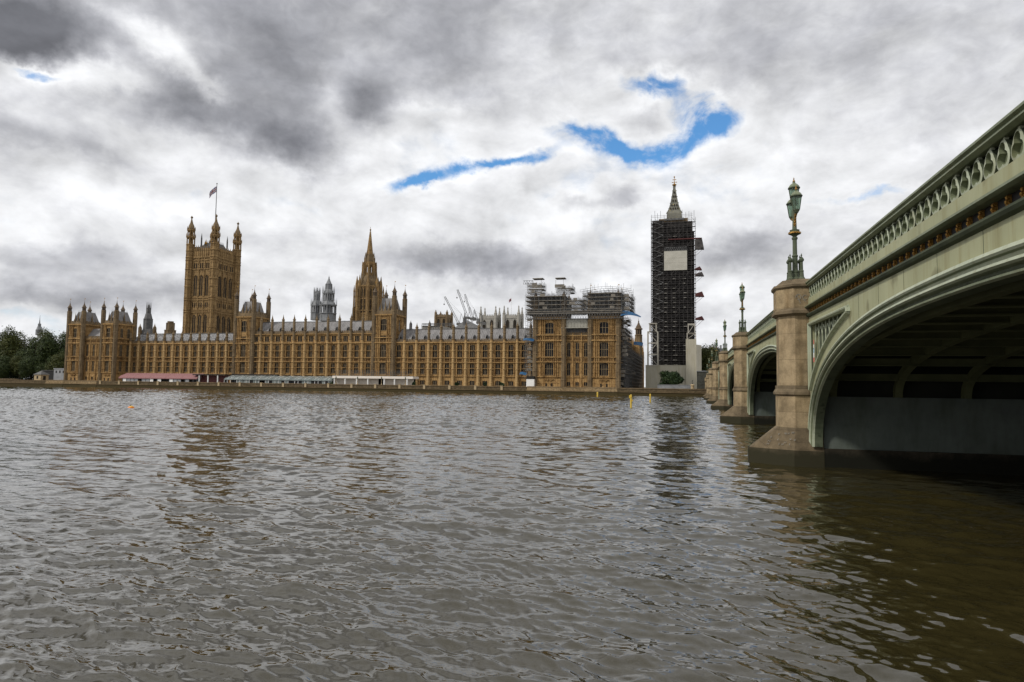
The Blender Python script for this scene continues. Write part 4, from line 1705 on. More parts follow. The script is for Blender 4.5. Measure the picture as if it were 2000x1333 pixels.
def pavilion(xa0, xa1, xb0, xb1, y0, y1, big_w, scaffolded, mid_n, side_w):
    for (x0, x1, isr) in ((xa0, xa1, False), (xb0, xb1, True)):
        cx = (x0 + x1) / 2
        of = [(cx, big_w, list(RW)), ]
        # the storey above the cornice is narrower
        m0 = MB()
        side = []
        if isr and side_w:
            for a in side_w:
                side.append((a, 1.9, list(RW) + [TOPW]))
        tower_block(x0, x1, y0, y1, 2.2, ZTC, ZTB, [(cx, big_w, RW + [TOPW])], side, .95, 36.2, 41.6, 36.3)
        for key, (a, b) in zip(('pa', 'pb'), RW):
            window_at((key, big_w), cx, y0, a, big_w, b - a, 4, (.5,))
        window_at(('pt', big_w), cx, y0, TOPW[0], big_w, TOPW[1] - TOPW[0], 3, (.5,), True, 'attic_window')
        if side:
            for a in side_w:
                for key, (p, q) in zip(('sa', 'sb'), RW):
                    window_at((key, 'side'), x1, a, p, 1.9, q - p, 3, (.5,), True, 'window', None, 'side')
                window_at(('st', 'side'), x1, a, TOPW[0], 1.9, TOPW[1] - TOPW[0], 3, (.5,), True, 'attic_window', None, 'side')
        # battered stone foot and small oriel corbels
        m_ = MB()
        m_.prism(rect(x0 - .9, x1 + .9, y0 - 10.2, y0 + 2), -1.0, 3.0, rect(x0 - .5, x1 + .5, y0 - 9.5, y0 + 2))
        m_.build('foot', FOOTST, palace)
        m_ = MB()
        for sg in (-1, 1):
            m_.add([(cx + sg * .2, y0 - .01, 5.9), (cx + sg * 1.9, y0 - .01, 5.9), (cx + sg * .5, y0 - .01, 4.9), (cx + sg * .2, y0 - .5, 5.9), (cx + sg * 1.9, y0 - .5, 5.9), (cx + sg * .5, y0 - .2, 4.9)],
                   [(0, 1, 2), (3, 5, 4), (0, 3, 4, 1), (1, 4, 5, 2), (2, 5, 3, 0)])
            m_.cur = 1
            m_.box(cx + sg * 1.1 - .35, cx + sg * 1.1 + .35, y0 - .02, y0 + .1, 2.9, 4.3)
            m_.cur = 0
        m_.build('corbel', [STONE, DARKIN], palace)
    # recessed middle
    x0, x1 = xa1, xb0
    yf = y0 + 1.2
    xs = [x0 + (x1 - x0) * (i + .5) / mid_n for i in range(mid_n)]
    w = 1.35
    m_ = MB()
    wall_cols(m_, x0, x1, yf, .6, 2.2, 22.9, [(x_, w, RW + [(3.4, 4.8)]) for x_ in xs])
    courses(m_, x0, x1, yf, [(Z_PL - .25, .3, .2), (Z_B0 - .12, .26, .22), (Z_B1 - .12, .26, .22), (Z_C - .15, .4, .3), (22.6, .4, .3)])
    d = (x1 - x0) / mid_n
    for i in range(mid_n + 1):
        xx = x0 + i * d
        m_.lathe(xx, yf - .1, [(.3, 2.2), (.28, 23.2), (.05, 24.2)], 8)
    for x_ in xs:
        for sg in (-1, 1):
            m_.box(x_ + sg * (w / 2 + .3) - .06, x_ + sg * (w / 2 + .3) + .06, yf - .1, yf + .02, Z_PL, Z_C)
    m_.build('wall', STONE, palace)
    m_ = MB()
    carved_band(m_, x0 + .2, x1 - .2, yf, Z_B0 + .1, Z_B1 - .1)
    carved_band(m_, x0 + .2, x1 - .2, yf, Z_C + .3, 22.5, step=.7)
    m_.build('carved_band', STONE_P, palace)
    m_ = MB()
    m_.box(x0 - .2, x1 + .2, yf + .75, y1 - 1, 2.3, 22.5)
    m_.build('interior', DARKIN, palace)
    m_ = MB()
    parapet(m_, x0, x1, yf - .1, 23.0, 1.3, pitch=.9)
    m_.build('parapet', STONE_D, palace)
    for x_ in xs:
        for key, (a, b) in zip(('ma', 'mb'), RW):
            window_at((key, 'm'), x_, yf, a, w, b - a, 2, (.5,))
        window_at('ml', x_, yf, 3.4, w, 1.4, 2, (), False, 'basement_window')
    m_ = MB()
    m_.add([(x0, yf + .6, 23.1), (x1, yf + .6, 23.1), (x1, yf + 4.5, 28.2), (x0, yf + 4.5, 28.2), (x0, y1, 28.2), (x1, y1, 28.2)], [(0, 1, 2, 3), (3, 2, 5, 4)])
    m_.build('roof', LEAD, palace)
    m_ = MB()
    m_.prism(rect(x0 - .1, x1 + .1, y0 - 9.8, y0 + 2), -1.0, 2.9, rect(x0, x1, y0 - 9.5, y0 + 2))
    m_.build('foot', FOOTST, palace)


pavilion(-293.1, -284.0, -272.6, -264.6, PY, PY + 11.5, 2.6, False, 3, (PY + 3.6, PY + 7.6))
pavilion(-60.6, -48.9, -38.9, -27.8, PY, PY + 11.5, 3.3, True, 3, ())

# centre towers over the middle block
for (x0, x1) in ((-204.3, -194.6), (-134.2, -124.6)):
    cx = (x0 + x1) / 2
    y0 = WY - 1.2
    rows = RW + [(Z_C + .9, Z_C + 3.2), (26.3, 31.2)]
    tower_block(x0, x1, y0, y0 + 11.2, 2.2, 33.0, 35.6, [(cx, 2.9, rows)], [(y0 + 5.4, 1.9, [(26.3, 31.2)])], .95, 41.0, 46.6, 40.5)
    window_at(('pa', 2.9), cx, y0, RW[0][0], 2.9, RW[0][1] - RW[0][0], 4, (.5,))
    window_at(('pb', 2.9), cx, y0, RW[1][0], 2.9, RW[1][1] - RW[1][0], 4, (.5,))
    window_at(('pc', 2.9), cx, y0, Z_C + .9, 2.9, 2.3, 4, (), False, 'attic_window')
    window_at(('pd', 2.9), cx, y0, 26.3, 2.9, 4.9, 3, (.5,), True, 'attic_window')
    window_at(('pe', 1.9), x1, y0 + 5.4, 26.3, 1.9, 4.9, 3, (.5,), True, 'attic_window', None, 'side')

# north return range running back from the right-hand pavilion
m_ = MB()
ysd = lin(PY + 16, 384, 19)
wall_cols(m_, PY + 11.5, 392, -28.2, .6, 2.2, 21.5, [(a, 2.0, RW) for a in ysd], 'y')
courses(m_, PY + 11.5, 392, -28.2, [(Z_PL - .25, .3, .2), (Z_B0 - .12, .26, .22), (Z_B1 - .12, .26, .22), (Z_C - .15, .4, .3)], 'y')
for a in lin(PY + 12.5, 387.5, 20):
    m_.lathe(-28.0, a, [(.6, 2.2), (.55, 23), (.4, 23.2), (.05, 27)], 8)
parapet(m_, PY + 11.5, 392, -28.0, 21.5, 1.4, 'y')
m_.box(-44, -28.9, PY + 12, 392, 2.2, 20.5)
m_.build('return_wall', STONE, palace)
turret(palace, -28.6, 363.0, 1.9, 2.2, at(1250, 655, 363).z, at(1250, 620, 363).z)
for a in ysd[:14]:
    for key, (p, q) in zip(('ra', 'rb'), RW):
        window_at((key, 'side'), -28.2, a, p, 2.0, q - p, 3, (.5,), True, 'return_window', None, 'side')

# ================================================================== TOWERS OF THE PALACE
def mpp(p):
    return (p - Vector((0, 0, CAM_H))).dot(C_F) / F_PX


def arch_window(m_, cx, y, z0, z1, w, axis='x', sg=-1):
    """dark pointed opening with a stone surround standing a little proud of a wall (m_.cur 0 stone, 1 dark)"""
    pts = [(-w / 2, z0), (w / 2, z0), (w / 2, z1 - w * .8), (w * .3, z1 - w * .3), (0, z1), (-w * .3, z1 - w * .3), (-w / 2, z1 - w * .8)]
    k = m_.cur

    def P3(a, z_, d):
        return (cx + a, y + sg * d, z_) if axis == 'x' else (y - sg * d, cx + a, z_)
    m_.cur = 1
    m_.add([P3(a, z_, .03) for a, z_ in pts], [tuple(range(7))])
    m_.cur = 0
    big = [(a * 1.0 + math.copysign(.22, a) if a else 0, z_ + (.25 if i > 1 else 0)) for i, (a, z_) in enumerate(pts)]
    for i in (1, 2, 3, 4, 5, 6):
        j = (i + 1) % 7
        a0, b0, a1, b1 = pts[i], pts[j], big[i], big[j]
        if i == 6:
            continue
        vs = [P3(*a0, .03), P3(*b0, .03), P3(*b1, .32), P3(*a1, .32), P3(*a1, 0), P3(*b1, 0)]
        m_.add(vs, [(0, 1, 2, 3), (3, 2, 5, 4)])
    for a in ((pts[6], pts[0]), (pts[1], pts[2])):
        s_ = 1 if a[0][0] > 0 else -1
        lo, hi = min(a[0][1], a[1][1]), max(a[0][1], a[1][1])
        q0, q1 = a[0][0], a[0][0] + s_ * .25
        q0, q1 = min(q0, q1), max(q0, q1)
        if axis == 'x':
            m_.box(cx + q0, cx + q1, y - .32, y + .02, lo, hi)
        else:
            m_.box(y - .02, y + .32, cx + q0, cx + q1, lo, hi)
    m_.cur = k


def build_victoria():
    Y0, Y1, X0, X1 = 345.0, 365.4, -300.7, -282.8
    zf = lambda py: at(393, py, Y0).z
    t = thing('flag_tower', 'tall square golden stone tower with four corner turrets and a flagpole on top', 'tower', ((X0 + X1) / 2, (Y0 + Y1) / 2, 2.2))
    zt = zf(503)
    m_ = MB()
    m_.box(X0, X1, Y0, Y1, 2.2, zt)
    lines = [zf(p) for p in (503, 508.5, 526, 582, 586, 606, 610)]
    for z_ in lines:
        m_.box(X0, X1, Y0 - .45, Y0, z_ - .3, z_ + .3)
        m_.box(X1, X1 + .45, Y0, Y1, z_ - .3, z_ + .3)
    for (a, b) in ((zf(606), zf(586)), (zf(526), zf(508))):
        pass
    m_.cur = 0
    n = 3
    for axis, a0, a1, pl in (('x', X0 + 2.9, X1 - 2.9, Y0), ('y', Y0 + 2.9, Y1 - 2.9, X1)):
        d = (a1 - a0) / n
        for i in range(n):
            c = a0 + (i + .5) * d
            arch_window(m_, c, pl, zf(578), zf(538), d * .60, axis)
            arch_window(m_, c, pl, zf(650), zf(615), d * .60, axis)
            # mullion
            for (p, q) in ((578, 541), (650, 618)):
                if axis == 'x':
                    m_.box(c - .14, c + .14, pl - .16, pl, zf(p), zf(q))
                else:
                    m_.box(pl, pl + .16, c - .14, c + .14, zf(p), zf(q))
        # rows of small lights
        for (p, q, k2) in ((524.5, 514.5, 8), (600.5, 591.5, 8)):
            dd = (a1 - a0) / k2
            for i in range(k2):
                c = a0 + (i + .5) * dd
                m_.cur = 1
                if axis == 'x':
                    m_.add([(c - dd * .28, pl - .03, zf(p)), (c + dd * .28, pl - .03, zf(p)), (c + dd * .28, pl - .03, zf(q)), (c - dd * .28, pl - .03, zf(q))], [(0, 1, 2, 3)])
                    m_.cur = 0
                    m_.box(c + dd * .36, c + dd * .64, pl - .3, pl, zf(p) - .3, zf(q) + .3)
                else:
                    m_.add([(pl + .03, c - dd * .28, zf(p)), (pl + .03, c + dd * .28, zf(p)), (pl + .03, c + dd * .28, zf(q)), (pl + .03, c - dd * .28, zf(q))], [(0, 1, 2, 3)])
                    m_.cur = 0
                    m_.box(pl, pl + .3, c + dd * .36, c + dd * .64, zf(p) - .3, zf(q) + .3)
        m_.cur = 0
        for i in range(n + 1):
            c = a0 + i * d
            if axis == 'x':
                m_.box(c - .3, c + .3, pl - .4, pl, 2.2, zt)
            else:
                m_.box(pl, pl + .4, c - .3, c + .3, 2.2, zt)
    m_.build('shaft', [STONE_T, DARKIN], t)
    m_ = MB()
    ztop = zf(481)
    for axis, a0, a1, fr in (('x', X0 + 1.5, X1 - 1.5, Y0 - .3), ('y', Y0 + 1.5, Y1 - 1.5, X1 + .3), ('x', X0 + 1.5, X1 - 1.5, Y1 - .3), ('y', Y0 + 1.5, Y1 - 1.5, X0 + .6)):
        parapet(m_, a0, a1, fr, zt, (ztop - zt) * .80, axis, 1.35, .5)
        k2 = 10
        for i in range(k2 + 1):
            c = a0 + (a1 - a0) * i / k2
            if axis == 'x':
                m_.lathe(c, fr, [(.32, zt - .3), (.3, zt + (ztop - zt) * .85), (.05, ztop + .7)], 4)
            else:
                m_.lathe(fr, c, [(.32, zt - .3), (.3, zt + (ztop - zt) * .85), (.05, ztop + .7)], 4)
    m_.build('parapet', STONE_T, t)
    # iron roof with cresting inside the parapet
    m_ = MB()
    cx, cy_ = (X0 + X1) / 2, (Y0 + Y1) / 2
    zr = zf(482)
    m_.prism(rect(X0 + 1.2, X1 - 1.2, Y0 + 1.2, Y1 - 1.2), zt, zr + .3, rect(X0 + 1.6, X1 - 1.6, Y0 + 1.6, Y1 - 1.6))
    m_.prism(rect(cx - 5.2, cx + 5.2, cy_ - 5.8, cy_ + 5.8), zr + .3, zf(471), rect(cx - 3.6, cx + 3.6, cy_ - 4, cy_ + 4))
    for i in range(9):
        for (px, py_) in ((cx - 3.6 + 7.2 * i / 8, cy_ - 4), (cx + 3.6, cy_ - 4 + 8 * i / 8)):
            m_.tube((px, py_, zf(471.5)), (px, py_, zf(466)), .16, 4, .04)
    for (px, py_) in ((cx - 5, cy_ - 5.6), (cx + 5, cy_ - 5.6), (cx + 5, cy_ + 5.6), (cx - 5, cy_ + 5.6)):
        m_.lathe(px, py_, [(.5, zr), (.45, zf(462)), (.05, zf(452))], 6)
    r_ = m_.build('roof', LEAD_D, t)
    m_ = MB()
    m_.lathe(cx - 2.8, cy_ - 4.2, [(.9, zf(474)), (1.0, zf(471)), (.3, zf(468)), (.1, zf(464))], 8)
    m_.build('gilded_crown', GOLD, r_)
    for (px, py_) in ((X0, Y0), (X1, Y0), (X1, Y1), (X0, Y1)):
        f = py_ / Y0
        zz = lambda q: CAM_H + (zf(q) - CAM_H)
        m_ = MB()
        R = 2.45
        zb, zl = 2.2, zf(478)
        m_.lathe(px, py_, [(R, zb), (R * .97, zl)], 8)
        for z_ in lines + [zf(640), zf(560), zf(545), zf(490), zl]:
            m_.lathe(px, py_, [(R * .98, z_ - .45), (R * 1.13, z_ - .2), (R * 1.13, z_ + .2), (R * .98, z_ + .45)], 8)
        for k2 in range(8):
            a = pi / 8 + k2 * pi / 4
            m_.tube((px + R * cos(a), py_ + R * sin(a), zb), (px + R * .97 * cos(a), py_ + R * .97 * sin(a), zl), .2, 4)
        tu = m_.build('turret', STONE_T, t)
        m_ = MB()
        for (q0, q1, rr) in ((478, 463.5, R * .92), (461, 450, R * .80)):
            za, zb2 = zf(q0), zf(q1)
            for k2 in range(8):
                a = pi / 8 + k2 * pi / 4
                m_.tube((px + rr * cos(a), py_ + rr * sin(a), za), (px + rr * cos(a), py_ + rr * sin(a), zb2), .34, 5)
            m_.lathe(px, py_, [(.5, za), (.5, zb2)], 6)
            m_.lathe(px, py_, [(rr * .9, zb2 - .9), (rr * 1.12, zb2 - .4), (rr * 1.25, zb2), (rr * 1.25, zb2 + .4), (rr * .95, zb2 + .7)], 8)
            for k2 in range(8):
                a = pi / 8 + k2 * pi / 4
                m_.lathe(px + rr * 1.2 * cos(a), py_ + rr * 1.2 * sin(a), [(.22, zb2), (.2, zb2 + 1.2), (.03, zb2 + 2.6)], 4)
        m_.build('lantern', STONE_T, tu)
        m_ = MB()
        z0_, z1_ = zf(449.5), zf(420)
        h_ = z1_ - z0_
        m_.lathe(px, py_, [(R * .82, z0_), (R * .84, z0_ + h_ * .12), (R * .68, z0_ + h_ * .3), (R * .36, z0_ + h_ * .48), (R * .2, z0_ + h_ * .66), (R * .13, z0_ + h_ * .78), (R * .3, z0_ + h_ * .84), (R * .3, z0_ + h_ * .9), (R * .1, z0_ + h_ * .93), (.05, z1_)], 8)
        m_.build('spire', STONE_D, tu)
    # flagpole
    m_ = MB()
    pt = at(425, 360, cy_)
    pb = Vector((cx, cy_, zf(471)))
    ptop = Vector((cx, cy_, pt.z))
    m_.tube(pb, ptop, .34, 8, .16)
    m_.lathe(cx, cy_, [(.2, pt.z), (.45, pt.z + .3), (.2, pt.z + .7)], 8)
    for a in (0.5, 2.2, 3.9):
        m_.tube((cx + 3 * cos(a), cy_ + 3 * sin(a), zf(468)), (cx, cy_, zf(425)), .05, 3)
    m_.build('flagpole', LEAD_D, t)
    # flag, drooping to the left in a light wind: built as a waving cloth with the crosses in coloured faces
    fl = MB()
    nx, ny = 44, 22
    fw, fh = 6.6, 3.9
    ztp = pt.z - 1.4
    red, white, blue = 0, 1, 2
    pts = []
    for j in range(ny + 1):
        row = []
        for i in range(nx + 1):
            u, v = i / nx, j / ny
            x_ = cx - .2 - fw * u * .86
            z_ = ztp - fh * v * (1 - .25 * u) - 4.6 * u ** 1.15 * (.62 + .38 * u) + .25 * sin(6 * u + 2 * v)
            y_ = cy_ + .75 * sin(7 * u + 1.6 * v) * u
            row.append((x_, y_, z_))
        pts.append(row)
    fl.sheet(pts)
    fl.mi = []
    for j in range(ny):
        for i in range(nx):
            x_, y_ = (i + .5) / nx * 2 - 1, ((j + .5) / ny * 2 - 1) * .5
            c = blue
            dg = min(abs(y_ - x_ * .5), abs(y_ + x_ * .5)) / sqrt(1.25)
            if dg < .10:
                c = white
            if dg < .035:
                c = red
            if abs(x_) < .17 or abs(y_) < .17:
                c = white
            if abs(x_) < .10 or abs(y_) < .10:
                c = red
            fl.mi.append(c)
    o = fl.build('flag', [paint('flag_red', (.13, .025, .03)), paint('flag_white', (.33, .33, .34)), paint('flag_blue', (.02, .03, .13))], None)
    tag(o, 'union flag flying from the pole on the tall square tower', 'flag')


build_victoria()


def build_central():
    Yc = 330.0
    c0 = at(719.5, 600, Yc)
    k = mpp(c0)
    cx = c0.x
    zf = lambda py: at(721, py, Yc).z
    t = thing('spire_tower', 'slender octagonal golden stone tower with a tall pointed spire and many pinnacles', 'tower', (cx, Yc, 2.2))
    R = 23.0 * k
    m_ = MB()
    m_.cur = 0
    m_.lathe(cx, Yc, [(R, 2.2), (R, zf(560))], 8)
    for py in (615, 609, 562, 586):
        z_ = zf(py)
        m_.lathe(cx, Yc, [(R * 1.0, z_ - .4), (R * 1.05, z_ - .2), (R * 1.05, z_ + .2), (R, z_ + .4)], 8)
    ap = R * cos(pi / 8)
    for k2 in range(8):
        a = k2 * pi / 4
        ca, sa = cos(a), sin(a)
        hwid = R * sin(pi / 8)
        for off in (-.5, .5):
            m_.cur = 1
            w = hwid * .32
            q = [(off * hwid - w, zf(613)), (off * hwid + w, zf(613)), (off * hwid + w, zf(568)), (off * hwid, zf(564)), (off * hwid - w, zf(568))]
            m_.add([(cx + ca * (ap + .05) - sa * p[0], Yc + sa * (ap + .05) + ca * p[0], p[1]) for p in q], [(0, 1, 2, 3, 4)])
            m_.cur = 0
            m_.tube((cx + ca * (ap + .1) - sa * off * hwid, Yc + sa * (ap + .1) + ca * off * hwid, zf(613)), (cx + ca * (ap + .1) - sa * off * hwid, Yc + sa * (ap + .1) + ca * off * hwid, zf(564)), .13, 4)
            for zq in (582, 597):
                q_ = zf(zq)
                p1 = (cx + ca * (ap + .1) - sa * (off * hwid - w), Yc + sa * (ap + .1) + ca * (off * hwid - w), q_)
                p2 = (cx + ca * (ap + .1) - sa * (off * hwid + w), Yc + sa * (ap + .1) + ca * (off * hwid + w), q_)
                m_.tube(p1, p2, .14, 4)
        a2 = a + pi / 8
        m_.lathe(cx + R * cos(a2), Yc + R * sin(a2), [(.95, 2.2), (.9, zf(560)), (.8, zf(556)), (.1, zf(540))], 6)
        m_.tube((cx + R * cos(a) * .97, Yc + R * sin(a) * .97, zf(620)), (cx + R * cos(a) * .97, Yc + R * sin(a) * .97, zf(560)), .25, 4)
    m_.build('drum', [STONE_T, DARKIN], t)
    # detached shafts and flyers round the drum
    for k2 in range(8):
        a = pi / 8 + k2 * pi / 4
        m_ = MB()
        px, py_ = cx + R * 1.22 * cos(a), Yc + R * 1.22 * sin(a)
        m_.lathe(px, py_, [(.75, zf(640)), (.65, zf(604)), (.45, zf(600)), (.40, zf(572)), (.5, zf(571)), (.05, zf(558))], 6)
        m_.tube((px, py_, zf(583)), (cx + R * .98 * cos(a), Yc + R * .98 * sin(a), zf(576)), .3, 4)
        m_.build('pinnacle', STONE_T, t)
    m_ = MB()
    m_.cur = 0
    r1, r2 = 22.0 * k, 12.2 * k
    m_.lathe(cx, Yc, [(r1, zf(560)), (r1 * 1.02, zf(557.5)), (r1 * .9, zf(557)), (18.4 * k, zf(552)), (15.6 * k, zf(546)), (13.8 * k, zf(541)), (r2, zf(540))], 8)
    parap = zf(557)
    for k2 in range(8):
        a = k2 * pi / 4
        for rr, p0, p1 in ((17.5, 557, 540.5), (14.2, 550, 527)):
            q = rr * k
            b = a + pi / 8
            m_.lathe(cx + q * cos(b), Yc + q * sin(b), [(.5, zf(p0 + 3)), (.45, zf((p0 + p1) / 2)), (.04, zf(p1))], 6)
        for off in (-.55, 0, .55):
            q = r1 * cos(pi / 8)
            px, py_ = cx + q * cos(a) - sin(a) * off * r1 * .38, Yc + q * sin(a) + cos(a) * off * r1 * .38
            m_.lathe(px, py_, [(.3, zf(560)), (.28, parap + 1), (.03, parap + 2.6)], 4)
    m_.build('shoulder', STONE_D, t)
    m_ = MB()
    q = 11.2 * k
    za, zb_ = zf(540), zf(513)
    for k2 in range(8):
        a = pi / 8 + k2 * pi / 4
        m_.lathe(cx + q * cos(a), Yc + q * sin(a), [(.62, za), (.58, zb_)], 6)
        m_.lathe(cx + q * 1.22 * cos(a), Yc + q * 1.22 * sin(a), [(.34, zf(545)), (.3, zf(522)), (.03, zf(510))], 5)
        b = a + pi / 8
        qq = q * cos(pi / 8)
        m_.tube((cx + qq * cos(b), Yc + qq * sin(b), za), (cx + qq * cos(b), Yc + qq * sin(b), zb_), .16, 4)
    m_.lathe(cx, Yc, [(q, za), (q, za + 1.6), (q * .9, za + 1.7)], 8)
    m_.lathe(cx, Yc, [(q * .8, zb_ - 2.3), (q * 1.03, zb_ - 2.0), (q * 1.06, zb_), (q * .8, zb_ + .2)], 8)
    m_.build('lantern', STONE_T, t)
    m_ = MB()
    m_.lathe(cx, Yc, [(10.2 * k, zf(513)), (9.2 * k, zf(505)), (8.0 * k, zf(500)), (8.2 * k, zf(498.5)), (6.4 * k, zf(497.5))], 8)
    for k2 in range(8):
        a = pi / 8 + k2 * pi / 4
        for rr, p0, p1 in ((9.8, 512, 500), (8.0, 502, 493)):
            m_.lathe(cx + rr * k * cos(a), Yc + rr * k * sin(a), [(.34, zf(p0)), (.3, zf((p0 + p1) / 2)), (.03, zf(p1))], 5)
    m_.build('crown', STONE_D, t)
    m_ = MB()
    m_.lathe(cx, Yc, [(5.9 * k, zf(498)), (4.8 * k, zf(484)), (4.9 * k, zf(483)), (4.4 * k, zf(482)), (2.9 * k, zf(468)), (3.1 * k, zf(467)), (2.6 * k, zf(466)), (.7 * k, zf(453)), (.9 * k, zf(452)), (.3, zf(450))], 8)
    for k2 in range(8):
        a = pi / 8 + k2 * pi / 4
        m_.tube((cx + 5.9 * k * cos(a), Yc + 5.9 * k * sin(a), zf(498)), (cx + .7 * k * cos(a), Yc + .7 * k * sin(a), zf(453)), .16, 4)
    m_.tube((cx, Yc, zf(452)), (cx, Yc, zf(444)), .1, 4)
    m_.ell((cx, Yc, zf(449.6)), (.5, .5, .5), 6, 4)
    m_.build('spire', STONE_T, t)


build_central()


def stage_tower(name, label, px, Y, stages, mat, cat='tower', pins=True, sides=8):
    """a small tower from stages of (half width px, photo y at the bottom, photo y at the top, kind)"""
    c = at(px, stages[0][1], Y)
    k = mpp(c)
    zf = lambda q: at(px, q, Y).z
    t = thing(name, label, cat, (c.x, Y, 2.2))
    for (hwid, q0, q1, kind) in stages:
        z0, z1 = zf(q0), zf(q1)
        r = hwid * k / cos(pi / sides)
        m_ = MB()
        if kind == 'solid':
            m_.lathe(c.x, Y, [(r, z0), (r, z1), (r * 1.1, z1 + .05), (r * 1.1, z1 + .5)], sides)
            for j in range(sides):
                a = pi / sides + 2 * pi * j / sides
                m_.tube((c.x + r * cos(a), Y + r * sin(a), z0), (c.x + r * cos(a), Y + r * sin(a), z1), .18, 4)
            m_.build('stage', mat, t)
        elif kind == 'open':
            for j in range(sides * 2):
                a = pi / sides + pi * j / sides
                rr = r if j % 2 == 0 else r * cos(pi / sides)
                m_.tube((c.x + rr * cos(a), Y + rr * sin(a), z0), (c.x + rr * cos(a), Y + rr * sin(a), z1), .26, 4)
            m_.lathe(c.x, Y, [(r, z0 - .2), (r, z0 + .5)], sides)
            m_.lathe(c.x, Y, [(r * .98, (z0 + z1) / 2 - .12), (r * .98, (z0 + z1) / 2 + .12)], sides) if False else None
            m_.lathe(c.x, Y, [(r * .5, z0), (r * .5, z1)], sides)
            m_.lathe(c.x, Y, [(r * 1.05, z1 - .4), (r * 1.12, z1), (r * 1.12, z1 + .3)], sides)
            if pins:
                for j in range(sides):
                    a = pi / sides + 2 * pi * j / sides
                    m_.lathe(c.x + r * 1.06 * cos(a), Y + r * 1.06 * sin(a), [(.22, z1), (.2, z1 + 1.6), (.03, z1 + 4)], 4)
            m_.build('lantern', mat, t)
        elif kind == 'slope':
            r2 = hwid * k / cos(pi / sides) * .62
            m_.lathe(c.x, Y, [(r, z0), (r * .92, z0 + (z1 - z0) * .3), (r2 * 1.06, z1 - .1), (r2, z1)], sides)
            m_.build('sloping_roof', mat, t)
        elif kind == 'spire':
            h_ = z1 - z0
            m_.lathe(c.x, Y, [(r, z0), (r * .8, z0 + h_ * .2), (r * .38, z0 + h_ * .5), (r * .15, z0 + h_ * .75), (r * .22, z0 + h_ * .78), (.06, z0 + h_ * .88), (.03, z1)], sides)
            m_.build('spire', mat, t)
    return t


stage_tower('ventilation_tower', 'smaller of the two dark grey lantern turrets behind the palace roof', 617.5, 322,
            [(9.5, 626, 612, 'solid'), (9.5, 612, 598, 'open'), (10.5, 598, 588, 'slope'), (5.2, 588, 576, 'open'), (5.4, 576, 561, 'spire')], GREYST)
stage_tower('ventilation_tower', 'larger of the two dark grey lantern turrets behind the palace roof', 640, 318,
            [(14, 628, 614, 'solid'), (14, 614, 597, 'open'), (14.5, 597, 589, 'slope'), (9.8, 589, 574, 'open'), (9.8, 574, 566, 'slope'), (5.6, 566, 557, 'solid'), (5.6, 557, 538, 'spire')], GREYST)
stage_tower('ventilation_tower', 'dark slate turret with a small lantern and spike, left of the flag tower', 288, 300,
            [(13, 655, 643, 'slope'), (7.6, 645, 625, 'solid'), (7.6, 625, 613, 'slope'), (3.4, 613, 605, 'open'), (3.6, 605, 594, 'spire')], LEAD_D)
for px, lab in ((273, 'left one of two small stone pinnacles flanking the dark slate turret'), (301.5, 'right one of two small stone pinnacles flanking the dark slate turret')):
    stage_tower('stone_pinnacle', lab, px, 296, [(2.6, 655, 641, 'solid'), (2.8, 641, 632, 'spire')], STONE_D, 'pinnacle')
stage_tower('chimney_stack', 'short blocky tan stone chimney rising over the pale palace roof', 332, 300,
            [(9.5, 655, 647, 'solid'), (7, 647, 633, 'solid'), (5, 633, 630, 'solid')], STONE_D, 'chimney', False)
for px, q, lab in ((802, 626, 'tiny dark roof turret just right of the right centre tower of the palace'), (839, 625, 'tiny dark roof turret above the far scaffolded roof')):
    stage_tower('roof_turret', lab, px, 300, [(2.0, 645, 633, 'solid'), (2.3, 633, q, 'spire')], LEAD_D, 'turret')
stage_tower('domed_tower', 'distant grey domed tower with a thin spike above the trees', 76, 640,
            [(5.2, 655, 645, 'open'), (4.8, 645, 638, 'slope'), (2.2, 638, 633, 'open'), (1.2, 633, 614, 'spire')], GREYST, 'tower', False)


def church_tower(name, label, px0, px1, q_top, q_par, q_pin, Y, mat, depth_m, base_q=648):
    a, b = at(px0, q_top, Y), at(px1, q_top, Y)
    zt, zp, zn = at(px0, q_top, Y).z, at(px0, q_par, Y).z, at(px0, q_pin, Y).z
    t = thing(name, label, 'tower', ((a.x + b.x) / 2, Y, 2.2))
    x0, x1, y0, y1 = a.x, b.x, Y, Y + depth_m
    m_ = MB()
    m_.cur = 0
    m_.box(x0, x1, y0, y1, 2.2, zt)
    m_.box(x0 - .3, x1 + .3, y0 - .3, y1 + .3, zt - .5, zt)
    n = 2
    d = (x1 - x0) / n
    for i in range(n):
        arch_window(m_, x0 + (i + .5) * d, y0, zt - (zt - 2) * .28, zt - 1.5, d * .45)
    for i in range(n):
        dd = (y1 - y0) / n
        arch_window(m_, y0 + (i + .5) * dd, x1, zt - (zt - 2) * .28, zt - 1.5, dd * .45, 'y')
    m_.build('shaft', [mat, DARKIN], t)
    m_ = MB()
    for ax, p, q, fr in (('x', x0, x1, y0), ('y', y0, y1, x1), ('x', x0, x1, y1 - .4), ('y', y0, y1, x0 + .4)):
        parapet(m_, p, q, fr, zt, zp - zt, ax, (x1 - x0) / 7, .4)
    m_.build('parapet', mat, t)
    w = (x1 - x0) * .10
    for (px, py_) in ((x0, y0), (x1, y0), (x1, y1), (x0, y1)):
        m_ = MB()
        m_.lathe(px, py_, [(w * 1.25, 2.2), (w * 1.2, zt), (w * 1.0, zp + .5), (w * 1.2, zp + .7), (w * .8, zp + 1.4), (w * .3, zp + (zn - zp) * .75), (w * .5, zp + (zn - zp) * .8), (.05, zn)], 8)
        m_.build('pinnacle', mat, t)
    return t


